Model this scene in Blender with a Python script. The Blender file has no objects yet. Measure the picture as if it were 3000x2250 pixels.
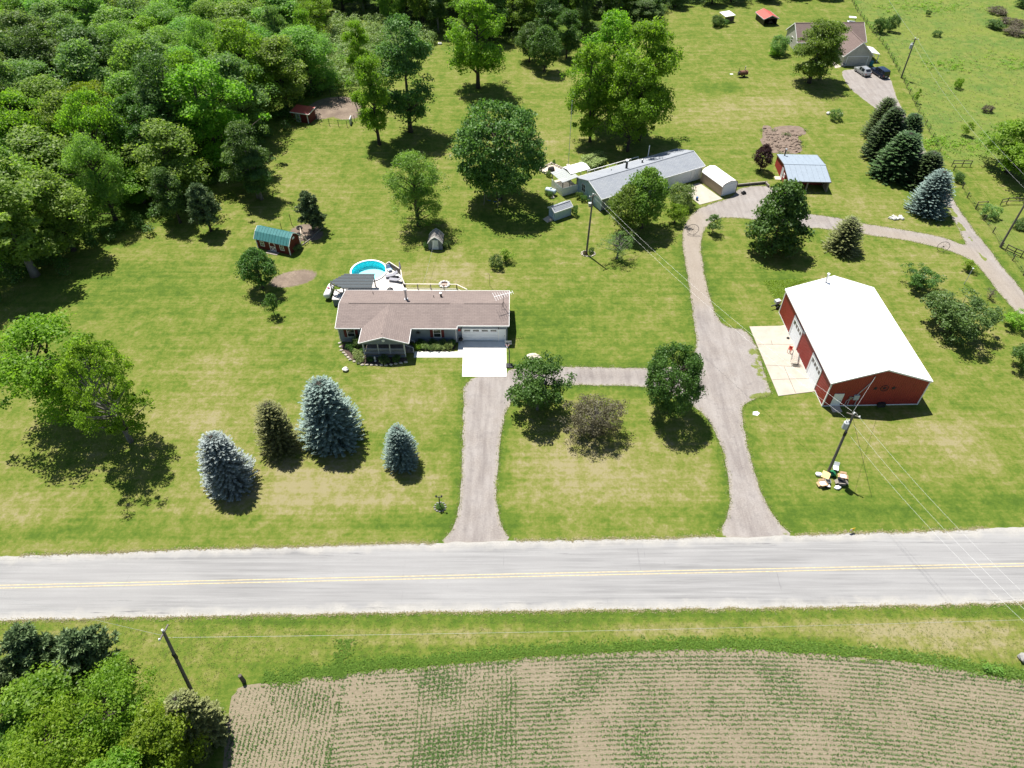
import bpy, bmesh, math, random
import numpy as np
from mathutils import Vector, Matrix, noise as mnoise
from mathutils.geometry import delaunay_2d_cdt
R = math.radians
SC = bpy.context.scene
COL = SC.collection

# ---------------------------------------------------------------- camera
cam_d = bpy.data.cameras.new('camera'); cam = bpy.data.objects.new('camera', cam_d); COL.objects.link(cam)
cam.location = (0, 0, 66.0); cam.rotation_euler = (R(45.0), 0, 0)
cam_d.sensor_width = 36.0; cam_d.lens = 24.96; cam_d.clip_start = 0.5; cam_d.clip_end = 8000
SC.camera = cam
# ---------------------------------------------------------------- sky and sun (sun beyond the houses, a little to the left, high)
SUN_EL, SUN_AZ = 65.0, -32.0            # azimuth measured from +Y (view direction) towards +X
world = bpy.data.worlds.new('World'); SC.world = world; world.use_nodes = True
wn = world.node_tree; wn.nodes.clear()
sky = wn.nodes.new('ShaderNodeTexSky'); sky.sky_type = 'NISHITA'; sky.sun_disc = False
sky.sun_elevation = R(SUN_EL); sky.sun_rotation = R(SUN_AZ); sky.air_density = 1.0; sky.dust_density = 0.6
bg = wn.nodes.new('ShaderNodeBackground'); bg.inputs['Strength'].default_value = 0.057
wo = wn.nodes.new('ShaderNodeOutputWorld')
wn.links.new(sky.outputs[0], bg.inputs[0]); wn.links.new(bg.outputs[0], wo.inputs[0])
sun_d = bpy.data.lights.new('sun', 'SUN'); sun_d.energy = 5.0; sun_d.angle = R(0.53); sun_d.color = (1.0, 0.955, 0.88)
sun = bpy.data.objects.new('sun', sun_d); COL.objects.link(sun)
sdir = Vector((math.sin(R(SUN_AZ))*math.cos(R(SUN_EL)), math.cos(R(SUN_AZ))*math.cos(R(SUN_EL)), math.sin(R(SUN_EL))))
sun.rotation_euler = sdir.to_track_quat('Z', 'Y').to_euler(); sun.location = (0, 60, 120)
SC.view_settings.view_transform = 'Standard'; SC.view_settings.look = 'None'
SC.view_settings.exposure = 1.0; SC.view_settings.gamma = 1.0; SC.view_settings.use_curve_mapping = False
SC.render.engine = 'CYCLES'
SC.cycles.max_bounces = 8; SC.cycles.diffuse_bounces = 3; SC.cycles.glossy_bounces = 3
SC.cycles.transmission_bounces = 6; SC.cycles.transparent_max_bounces = 8
SC.cycles.use_denoising = True; SC.cycles.denoiser = 'OPENIMAGEDENOISE'; SC.cycles.denoising_prefilter = 'ACCURATE'; SC.cycles.denoising_input_passes = 'RGB_ALBEDO_NORMAL'

# ---------------------------------------------------------------- materials
MATS = {}
def new_mat(name):
    m = bpy.data.materials.new(name); m.use_nodes = True; MATS[name] = m
    nt = m.node_tree; nt.nodes.clear()
    out = nt.nodes.new('ShaderNodeOutputMaterial')
    return m, nt, out
def N(nt, t, **kw):
    n = nt.nodes.new(t)
    for k, v in kw.items():
        if k in n.inputs: n.inputs[k].default_value = v
        else: setattr(n, k, v)
    return n
def coords(nt, scale=(1, 1, 1), rot=0.0, kind='Object'):
    tc = N(nt, 'ShaderNodeTexCoord'); mp = N(nt, 'ShaderNodeMapping')
    mp.inputs['Scale'].default_value = scale; mp.inputs['Rotation'].default_value = (0, 0, rot)
    nt.links.new(tc.outputs[kind], mp.inputs[0]); return mp.outputs[0]
def noise(nt, vec, scale, detail=4.0, rough=0.6, lo=0.3, hi=0.7):
    n = N(nt, 'ShaderNodeTexNoise'); n.inputs['Scale'].default_value = scale
    n.inputs['Detail'].default_value = detail; n.inputs['Roughness'].default_value = rough
    nt.links.new(vec, n.inputs['Vector'])
    mr = N(nt, 'ShaderNodeMapRange'); mr.inputs[1].default_value = lo; mr.inputs[2].default_value = hi
    nt.links.new(n.outputs[0], mr.inputs[0]); return mr.outputs[0]
def mix(nt, fac, a, b, mode='MIX'):
    n = N(nt, 'ShaderNodeMix'); n.data_type = 'RGBA'; n.blend_type = mode
    for s, v in ((n.inputs[0], fac), (n.inputs[6], a), (n.inputs[7], b)):
        if hasattr(v, 'links'): nt.links.new(v, s)
        elif isinstance(v, (int, float)): s.default_value = v
        else: s.default_value = (*v, 1.0) if len(v) == 3 else v
    return n.outputs[2]
def math_n(nt, op, a, b=None, clamp=False):
    n = N(nt, 'ShaderNodeMath'); n.operation = op; n.use_clamp = clamp
    for i, v in enumerate((a, b)):
        if v is None: continue
        if hasattr(v, 'links'): nt.links.new(v, n.inputs[i])
        else: n.inputs[i].default_value = v
    return n.outputs[0]
def attr(nt, name):
    a = N(nt, 'ShaderNodeAttribute'); a.attribute_name = name; return a.outputs['Fac']
def bsdf(nt, out, col, rough=0.8, metal=0.0, spec=0.3, bump=None, bstr=0.3, bdist=0.05):
    p = N(nt, 'ShaderNodeBsdfPrincipled'); p.inputs['Roughness'].default_value = rough
    p.inputs['Metallic'].default_value = metal; p.inputs['Specular IOR Level'].default_value = spec
    if hasattr(col, 'links'): nt.links.new(col, p.inputs['Base Color'])
    else: p.inputs['Base Color'].default_value = (*col, 1)
    if bump is not None:
        b = N(nt, 'ShaderNodeBump'); b.inputs['Strength'].default_value = bstr; b.inputs['Distance'].default_value = bdist
        nt.links.new(bump, b.inputs['Height']); nt.links.new(b.outputs[0], p.inputs['Normal'])
    nt.links.new(p.outputs[0], out.inputs[0]); return p
def paint(name, col, rough=0.7, var=0.25, scale=2.0, metal=0.0, spec=0.3, dirt=None, stretch=(1, 1, 1)):
    """plain surface with uneven wear: large and fine noise around one base colour"""
    m, nt, out = new_mat(name); v = coords(nt, stretch)
    a = noise(nt, v, scale, 5); b = noise(nt, v, scale*9, 3)
    c1 = mix(nt, a, tuple(x*(1-var) for x in col), tuple(min(.9, x*(1+var)) for x in col))
    c2 = mix(nt, math_n(nt, 'MULTIPLY', b, 0.35), c1, dirt or tuple(x*(1-2*var) for x in col))
    bsdf(nt, out, c2, rough, metal, spec, b, 0.15, 0.02); return m
def siding(name, col, period=0.2, axis=2, var=0.12):
    """lap siding / ribbed sheet: fine repeated relief along one axis, plus wear"""
    m, nt, out = new_mat(name); v = coords(nt)
    sx = N(nt, 'ShaderNodeSeparateXYZ'); nt.links.new(v, sx.inputs[0])
    fr = math_n(nt, 'FRACT', math_n(nt, 'DIVIDE', sx.outputs[axis], period))
    w = noise(nt, v, 1.5, 4)
    c = mix(nt, w, tuple(x*(1-var) for x in col), tuple(x*(1+var) for x in col))
    bsdf(nt, out, c, 0.6, 0, 0.3, fr, 0.5, 0.03); return m
def shingle(name, c1, c2, c3, course=0.16, tab=0.34, axis='XY', along=0):
    m, nt, out = new_mat(name); v = coords(nt)
    if along:                       # courses run along local y
        mp = N(nt, 'ShaderNodeMapping'); mp.inputs['Rotation'].default_value = (0, 0, R(90)); nt.links.new(v, mp.inputs[0]); v = mp.outputs[0]
    br = N(nt, 'ShaderNodeTexBrick'); br.inputs['Color1'].default_value = (*c1, 1); br.inputs['Color2'].default_value = (*c2, 1)
    br.inputs['Mortar'].default_value = (*[x*.55 for x in c1], 1); br.inputs['Scale'].default_value = 1.0
    br.inputs['Brick Width'].default_value = tab*2; br.inputs['Row Height'].default_value = course*1.6; br.inputs['Mortar Size'].default_value = 0.018
    br.inputs['Bias'].default_value = -0.1
    nt.links.new(v, br.inputs['Vector'])
    w = noise(nt, v, 0.5, 5, .65, .3, .75); sp = noise(nt, v, 22, 2)
    st = noise(nt, coords(nt, (1.2, .12, 1) if not along else (.12, 1.2, 1)), 1.5, 4, .6, .45, .8)
    c = mix(nt, math_n(nt, 'MULTIPLY', w, .45), br.outputs[0], c3)
    c = mix(nt, math_n(nt, 'MULTIPLY', sp, .25), c, tuple(x*.6 for x in c1))
    c = mix(nt, math_n(nt, 'MULTIPLY', st, .3), c, tuple(x*.7 for x in c3))
    bsdf(nt, out, c, 0.95, 0, 0.15, br.outputs[1], 0.4, 0.02); return m
def leafmat(name, dark, light, trans=0.35, rough=0.5, spec=0.28, hue=0.03, tmul=(1.24, 1.38, 0.60)):
    m, nt, out = new_mat(name)
    t = attr(nt, 'tint'); oi = N(nt, 'ShaderNodeObjectInfo')
    c = mix(nt, t, dark, light)
    hs = N(nt, 'ShaderNodeHueSaturation')
    nt.links.new(math_n(nt, 'ADD', math_n(nt, 'MULTIPLY', oi.outputs['Random'], hue), .5-hue/2), hs.inputs['Hue'])
    nt.links.new(math_n(nt, 'ADD', math_n(nt, 'MULTIPLY', oi.outputs['Random'], .3), .85), hs.inputs['Value'])
    nt.links.new(c, hs.inputs['Color'])
    p = N(nt, 'ShaderNodeBsdfPrincipled'); p.inputs['Roughness'].default_value = rough; p.inputs['Specular IOR Level'].default_value = spec
    nt.links.new(hs.outputs[0], p.inputs['Base Color'])
    tr = N(nt, 'ShaderNodeBsdfTranslucent')
    nt.links.new(mix(nt, 1.0, hs.outputs[0], tmul, 'MULTIPLY'), tr.inputs[0])
    ms = N(nt, 'ShaderNodeMixShader'); ms.inputs[0].default_value = trans
    nt.links.new(p.outputs[0], ms.inputs[1]); nt.links.new(tr.outputs[0], ms.inputs[2]); nt.links.new(ms.outputs[0], out.inputs[0]); return m

# leaves (dark, light) base colours
leafmat('leaf_maple', (.040, .095, .018), (.115, .205, .042), 0.38)
leafmat('leaf_round', (.046, .105, .022), (.150, .250, .060), 0.4)
leafmat('leaf_walnut', (.095, .205, .018), (.255, .405, .042), 0.56)
leafmat('leaf_oak', (.052, .115, .028), (.140, .230, .058), 0.4)
leafmat('leaf_willow', (.105, .195, .034), (.240, .345, .070), 0.52)
leafmat('leaf_wood', (.115, .225, .042), (.275, .405, .092), 0.56, hue=.05)
leafmat('leaf_dull', (.100, .185, .052), (.240, .330, .110), 0.52, hue=.04)
leafmat('leaf_yellow', (.120, .210, .016), (.270, .370, .032), 0.55)
leafmat('leaf_apple', (.060, .125, .030), (.150, .240, .070), 0.38)
leafmat('leaf_bronze', (.062, .058, .032), (.165, .145, .090), 0.25, tmul=(1.2, 1.0, .6))
leafmat('leaf_purple', (.026, .010, .011), (.070, .030, .028), 0.15, tmul=(1.2, .8, .7))
leafmat('leaf_lime', (0.115, 0.216, 0.019), (0.267, 0.401, 0.033), .42)
leafmat('leaf_mid', (.085, .170, .026), (.215, .320, .056), 0.48)
leafmat('leaf_hosta', (0.080, 0.150, 0.030), (0.363, 0.440, 0.154), .30)
leafmat('leaf_sumac', (.110, .205, .052), (.270, .390, .130), 0.42)
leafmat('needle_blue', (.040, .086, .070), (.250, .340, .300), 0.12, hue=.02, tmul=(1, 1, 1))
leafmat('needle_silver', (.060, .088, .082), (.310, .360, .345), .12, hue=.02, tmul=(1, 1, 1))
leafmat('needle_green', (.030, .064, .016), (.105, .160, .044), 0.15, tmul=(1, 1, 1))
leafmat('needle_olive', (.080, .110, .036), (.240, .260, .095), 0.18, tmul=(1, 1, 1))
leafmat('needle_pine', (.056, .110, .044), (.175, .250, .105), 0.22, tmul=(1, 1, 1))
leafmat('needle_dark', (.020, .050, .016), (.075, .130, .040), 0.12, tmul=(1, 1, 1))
leafmat('corn_leaf', (.048, .094, .022), (.108, .165, .046), 0.28)
leafmat('weed_leaf', (.090, .185, .026), (.180, .300, .050), 0.38)
leafmat('meadow_leaf', (.105, .145, .028), (.205, .215, .062), 0.38, hue=0)
leafmat('straw_leaf', (0.230, 0.200, 0.110), (0.440, 0.385, 0.231), .30, tmul=(1, 1, 1))
leafmat('residue', (.205, .168, .118), (.300, .255, .180), .1, 1.0, .0, tmul=(1, 1, 1))
paint('bark',       (.075, .062, .050), .95, .35, 3, stretch=(1, 1, .3))
paint('bark_grey',  (.20, .185, .17), .95, .3, 3, stretch=(1, 1, .3))
paint('shingle_wood', (.26, .24, .22), .9, .25, 2)
shingle('roof_brown', (.175, .142, .132), (.215, .175, .161), (.255, .205, .186))
shingle('roof_brown_porch', (.175, .142, .132), (.215, .175, .161), (.255, .205, .186), along=1)
shingle('roof_grey', (.235, .255, .29), (.285, .305, .335), (.32, .335, .355))
shingle('roof_plum', (.150, .112, .102), (.185, .140, .127), (.205, .158, .142))
siding('siding_slate', (.185, .215, .255), .13)
siding('siding_blue', (.36, .47, .56), .13)
siding('siding_tan', (.42, .41, .37), .16)
siding('siding_grey', (.20, .225, .27), .15)
siding('sheet_red', (.150, .020, .016), .30, 0, .10)
siding('sheet_red_y', (.150, .020, .016), .30, 1, .10)
siding('sheet_tan', (.30, .235, .16), .45, 2, .06)
siding('sheet_teal', (.050, .175, .175), .25, 0)
siding('sheet_blue', (.22, .265, .315), .22, 0, .05)
siding('boards_red', (.13, .022, .018), .2, 0)
paint('roof_white', (.80, .80, .80), .35, .03, .4, spec=.4)
paint('roof_red', (.42, .080, .060), .5, .1, .8)
paint('trim_white', (.78, .78, .77), .5, .05, 2)
paint('door_white', (.70, .73, .76), .45, .05, 1.5)
paint('trim_grey', (.45, .47, .48), .6, .1, 2)
paint('dark_metal', (.03, .03, .032), .5, .3, 3)
paint('steel', (.45, .46, .47), .35, .15, 3, metal=.7)
paint('rust', (.16, .075, .05), .85, .35, 3)
paint('wood_grey', (.23, .205, .175), .9, .25, 3, stretch=(1, 1, 1))
paint('wood_dark', (.10, .085, .07), .9, .3, 3)
paint('wood_pale', (.52, .45, .36), .85, .15, 2)
paint('deck_board', (.56, .53, .50), .85, .14, 1.2, stretch=(.3, 3, 1))
paint('deck_rail', (.60, .55, .47), .85, .12, 1.2)
paint('pole_wood', (.150, .135, .115), .95, .25, 2, stretch=(2, 2, .2))
paint('shutter_red', (.105, .014, .018), .6, .1, 2)
paint('cardboard', (.42, .28, .16), .9, .12, 3)
paint('plywood', (.62, .43, .20), .8, .1, 2)
paint('plastic_white', (.78, .79, .80), .4, .04, 2)
paint('plastic_green', (.02, .16, .06), .5, .1, 2)
paint('plastic_blue', (.02, .10, .30), .5, .1, 2)
paint('plastic_teal', (.01, .16, .20), .5, .1, 2)
paint('plastic_black', (.012, .012, .014), .45, .2, 2)
paint('plastic_pink', (.75, .22, .32), .5, .05, 2)
paint('plastic_red', (.45, .05, .03), .5, .1, 2)
paint('sign_yellow', (.75, .48, .02), .5, .1, 6)
paint('fabric_grey', (.26, .26, .29), .9, .15, 4)
paint('fabric_blue', (.10, .32, .62), .9, .1, 4)
paint('fabric_lilac', (.50, .42, .55), .9, .1, 4)
paint('tank_white', (.80, .80, .80), .4, .04, 2)
paint('tank_blue', (.42, .52, .58), .45, .08, 2)
paint('stone_pale', (.50, .45, .37), .9, .25, 3)
paint('stone_grey', (.27, .26, .25), .9, .3, 3)
paint('stone_white', (.62, .61, .58), .9, .2, 3)
paint('rubber', (.018, .018, .02), .8, .3, 4)
paint('car_silver', (.33, .345, .36), .28, .03, 1, metal=.35, spec=.5)
paint('car_navy', (.012, .022, .050), .25, .1, 1, metal=.2, spec=.6)
paint('wire', (.36, .37, .37), .5, .05, 1, metal=.3)
paint('liner_wall', (.02, .58, .66), .5, .04, 1)
paint('liner_floor', (.42, .84, .86), .6, .04, .8)
paint('mulch', (.085, .060, .048), .95, .35, 4)
paint('slab_tan', (.50, .43, .35), .9, .12, .5)

def glass(name, col, rough=.06):
    m, nt, out = new_mat(name); bsdf(nt, out, col, rough, 0, .7); return m
glass('glass', (.020, .026, .030)); glass('car_glass', (.010, .012, .016), .05)
m, nt, out = new_mat('pool_water')
tr = N(nt, 'ShaderNodeBsdfTransparent'); tr.inputs[0].default_value = (.80, .97, .98, 1)
gl = N(nt, 'ShaderNodeBsdfGlossy'); gl.inputs['Roughness'].default_value = .04
fr = N(nt, 'ShaderNodeFresnel'); fr.inputs[0].default_value = 1.33
bp = N(nt, 'ShaderNodeBump'); bp.inputs['Strength'].default_value = .03; nt.links.new(noise(nt, coords(nt), 3, 3), bp.inputs['Height'])
nt.links.new(bp.outputs[0], fr.inputs['Normal']); nt.links.new(bp.outputs[0], gl.inputs['Normal'])
ms = N(nt, 'ShaderNodeMixShader'); nt.links.new(fr.outputs[0], ms.inputs[0]); nt.links.new(tr.outputs[0], ms.inputs[1]); nt.links.new(gl.outputs[0], ms.inputs[2]); nt.links.new(ms.outputs[0], out.inputs[0])
m, nt, out = new_mat('panel_clear')
tr = N(nt, 'ShaderNodeBsdfTransparent'); tr.inputs[0].default_value = (.75, .78, .80, 1)
df = N(nt, 'ShaderNodeBsdfPrincipled'); df.inputs['Base Color'].default_value = (.5, .52, .52, 1); df.inputs['Roughness'].default_value = .3
ms = N(nt, 'ShaderNodeMixShader'); ms.inputs[0].default_value = .55; nt.links.new(tr.outputs[0], ms.inputs[1]); nt.links.new(df.outputs[0], ms.inputs[2]); nt.links.new(ms.outputs[0], out.inputs[0])
m, nt, out = new_mat('panel_smoke')
tr = N(nt, 'ShaderNodeBsdfTransparent'); tr.inputs[0].default_value = (.16, .19, .21, 1)
df = N(nt, 'ShaderNodeBsdfPrincipled'); df.inputs['Base Color'].default_value = (.085, .11, .125, 1); df.inputs['Roughness'].default_value = .35
ms = N(nt, 'ShaderNodeMixShader'); ms.inputs[0].default_value = .7; nt.links.new(tr.outputs[0], ms.inputs[1]); nt.links.new(df.outputs[0], ms.inputs[2]); nt.links.new(ms.outputs[0], out.inputs[0])

# ground: mown lawn, straw-dry patches, lush strips, rank meadow and bare soil, driven by the sheet's own patch attributes
m, nt, out = new_mat('lawn'); v = coords(nt)
fine = noise(nt, v, 2.6, 5, .7, .32, .68); speck = noise(nt, v, 9, 3, .65, .3, .7); mid = noise(nt, v, .33, 5, .62, .34, .66); big = noise(nt, v, .055, 4, .55, .35, .65)
streak = noise(nt, coords(nt, (.05, 1.0, 1), R(-1.5)), .9, 4, .6, .36, .64)
streak2 = noise(nt, coords(nt, (1.0, .06, 1), R(12)), .8, 4, .6, .38, .66)
mow = noise(nt, coords(nt, (.02, 1.0, 1), R(-1.2)), 2.2, 2, .5, .35, .65)
dry = attr(nt, 'dry'); lush = attr(nt, 'lush'); wild = attr(nt, 'wild'); soil = attr(nt, 'soil')
blot = noise(nt, v, .9, 5, .70, .38, .62)
def wsum(*tw):
    r = None
    for t, w in tw:
        x = math_n(nt, 'MULTIPLY', t, w); r = x if r is None else math_n(nt, 'ADD', r, x)
    return r
f = wsum((fine, .26), (speck, .12), (blot, .24), (mid, .24), (streak, .10), (mow, .10), (streak2, .08), (big, .10), (dry, .26), (lush, -.28))
mr = N(nt, 'ShaderNodeMapRange'); mr.inputs[1].default_value = .28; mr.inputs[2].default_value = 1.04; nt.links.new(f, mr.inputs[0])
ramp = N(nt, 'ShaderNodeValToRGB'); nt.links.new(mr.outputs[0], ramp.inputs[0]); el = ramp.color_ramp.elements
el[0].position = 0; el[0].color = (.052, .094, .012, 1); el[1].position = 1; el[1].color = (.225, .200, .105, 1)
for p, c in ((.28, (.079, .123, .016)), (.50, (.120, .146, .026)), (.70, (.159, .163, .047)), (.86, (.196, .183, .072))):
    e = el.new(p); e.color = (*c, 1)
g = ramp.outputs[0]
wc = mix(nt, noise(nt, v, .12, 5, .65, .36, .64), (.142, .176, .034), (.086, .145, .030))
wc = mix(nt, noise(nt, v, .5, 4, .6, .45, .75), wc, (.195, .198, .055))
wc = mix(nt, math_n(nt, 'MULTIPLY', speck, .45), wc, (.068, .110, .018))
g = mix(nt, wild, g, wc)
sc_ = mix(nt, fine, (.165, .128, .100), (.26, .205, .158)); sc_ = mix(nt, mid, sc_, (.135, .104, .082))
sf = N(nt, 'ShaderNodeMapRange'); sf.inputs[1].default_value = .35; sf.inputs[2].default_value = .62
nt.links.new(math_n(nt, 'ADD', soil, math_n(nt, 'MULTIPLY', math_n(nt, 'SUBTRACT', fine, .5), .3)), sf.inputs[0])
g = mix(nt, sf.outputs[0], g, sc_)
bsdf(nt, out, g, .95, 0, .1, math_n(nt, 'ADD', fine, speck), .5, .09)

m, nt, out = new_mat('asphalt'); v = coords(nt)
u = attr(nt, 'u'); au = math_n(nt, 'ABSOLUTE', u); road_rot = R(-1.25)
st = noise(nt, coords(nt, (.05, 1.6, 1), road_rot), 1.6, 6, .65, .35, .68); cl = noise(nt, v, .5, 5, .6, .3, .7); sp = noise(nt, v, 14, 3, .7, .35, .7); patch = noise(nt, coords(nt, (.16, .5, 1), road_rot), .35, 3, .5, .46, .56)
c = mix(nt, st, (.170, .169, .169), (.285, .283, .281)); c = mix(nt, math_n(nt, 'MULTIPLY', patch, .4), c, (.30, .297, .293)); c = mix(nt, math_n(nt, 'MULTIPLY', cl, .25), c, (.24, .237, .235)); c = mix(nt, math_n(nt, 'MULTIPLY', sp, .3), c, (.17, .17, .17))
wt = N(nt, 'ShaderNodeMapRange'); wt.inputs[1].default_value = .25; wt.inputs[2].default_value = 0.0; nt.links.new(math_n(nt, 'ABSOLUTE', math_n(nt, 'SUBTRACT', au, .38)), wt.inputs[0])
c = mix(nt, math_n(nt, 'MULTIPLY', wt.outputs[0], .28), c, (.20, .198, .20))
sh = N(nt, 'ShaderNodeMapRange'); sh.inputs[1].default_value = .74; sh.inputs[2].default_value = .96
nt.links.new(math_n(nt, 'ADD', au, math_n(nt, 'MULTIPLY', math_n(nt, 'SUBTRACT', cl, .5), .22)), sh.inputs[0])
c = mix(nt, sh.outputs[0], c, mix(nt, sp, (.255, .245, .225), (.37, .36, .34)))
crk = noise(nt, coords(nt, (.09, 2.4, 1), road_rot), 1.0, 8, .8, .585, .64)
ed = N(nt, 'ShaderNodeMapRange'); ed.inputs[1].default_value = .5; ed.inputs[2].default_value = .8; nt.links.new(au, ed.inputs[0])
c = mix(nt, math_n(nt, 'MULTIPLY', crk, math_n(nt, 'ADD', math_n(nt, 'MULTIPLY', ed.outputs[0], .55), .35)), c, (.105, .105, .11))
crk2 = noise(nt, coords(nt, (1.6, .12, 1), R(8)), .8, 8, .8, .63, .66); c = mix(nt, math_n(nt, 'MULTIPLY', crk2, .45), c, (.11, .11, .115))
bsdf(nt, out, c, .9, 0, .2, sp, .3, .02)
paint('road_yellow', (.46, .385, .225), .85, .25, 4)

m, nt, out = new_mat('gravel'); v = coords(nt)
u = attr(nt, 'u'); f1 = noise(nt, v, 6, 4, .7, .3, .7); f2 = noise(nt, v, .45, 5, .6, .36, .64); f3 = noise(nt, coords(nt, (1, .12, 1)), 1.3, 5, .6, .4, .68); f4 = noise(nt, v, .9, 6, .7, .5, .72)
c = mix(nt, f1, (.178, .158, .145), (.282, .256, .236)); c = mix(nt, math_n(nt, 'MULTIPLY', f2, .5), c, (.310, .292, .280))
c = mix(nt, math_n(nt, 'MULTIPLY', f3, .35), c, (.115, .098, .092)); c = mix(nt, math_n(nt, 'MULTIPLY', f4, .5), c, (.100, .086, .082))
eu = N(nt, 'ShaderNodeMapRange'); eu.inputs[1].default_value = .5; eu.inputs[2].default_value = 1.0; nt.links.new(u, eu.inputs[0])
c = mix(nt, math_n(nt, 'MULTIPLY', eu.outputs[0], .6), c, mix(nt, f1, (.21, .188, .155), (.31, .28, .235)))
rut = attr(nt, 'rut'); c = mix(nt, math_n(nt, 'MULTIPLY', rut, math_n(nt, 'ADD', math_n(nt, 'MULTIPLY', f3, .6), .10)), c, mix(nt, f1, (.125, .108, .103), (.185, .165, .158)))
tan = attr(nt, 'tan'); c = mix(nt, math_n(nt, 'MULTIPLY', tan, .6), c, mix(nt, f1, (.20, .165, .125), (.29, .245, .19)))
gm = N(nt, 'ShaderNodeMapRange'); gm.inputs[1].default_value = .5; gm.inputs[2].default_value = .65; nt.links.new(math_n(nt, 'MULTIPLY', attr(nt, 'weed'), f2), gm.inputs[0])
c = mix(nt, gm.outputs[0], c, mix(nt, f1, (.09, .125, .025), (.16, .17, .05)))
bsdf(nt, out, c, .95, 0, .15, f1, .4, .04)

m, nt, out = new_mat('concrete'); v = coords(nt)
f1 = noise(nt, v, .8, 5, .6, .3, .7); f2 = noise(nt, v, 8, 3, .6, .35, .7); f3 = noise(nt, v, .35, 6, .7, .55, .75)
c = mix(nt, f1, (.33, .297, .25), (.41, .372, .318)); c = mix(nt, math_n(nt, 'MULTIPLY', f2, .2), c, (.29, .25, .20)); c = mix(nt, math_n(nt, 'MULTIPLY', f3, .35), c, (.22, .185, .15))
bsdf(nt, out, c, .9, 0, .2, f2, .15, .01)
m, nt, out = new_mat('concrete_new'); v = coords(nt)
c = mix(nt, noise(nt, v, .8, 5), (.60, .59, .55), (.68, .67, .63)); bsdf(nt, out, c, .9, 0, .2)

m, nt, out = new_mat('field_soil'); v = coords(nt)
f1 = noise(nt, v, 5, 5, .7, .3, .7); f2 = noise(nt, v, .22, 5, .6, .35, .65); f3 = noise(nt, coords(nt, (.5, 2.5, 1)), 3.2, 4, .7, .42, .7)
c = mix(nt, f1, (.158, .129, .088), (.225, .189, .133)); c = mix(nt, math_n(nt, 'MULTIPLY', f2, .5), c, (.235, .200, .142)); c = mix(nt, math_n(nt, 'MULTIPLY', f3, .45), c, (.31, .27, .19))
bsdf(nt, out, c, .97, 0, .1, math_n(nt, 'ADD', f1, f3), .6, .08)

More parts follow.
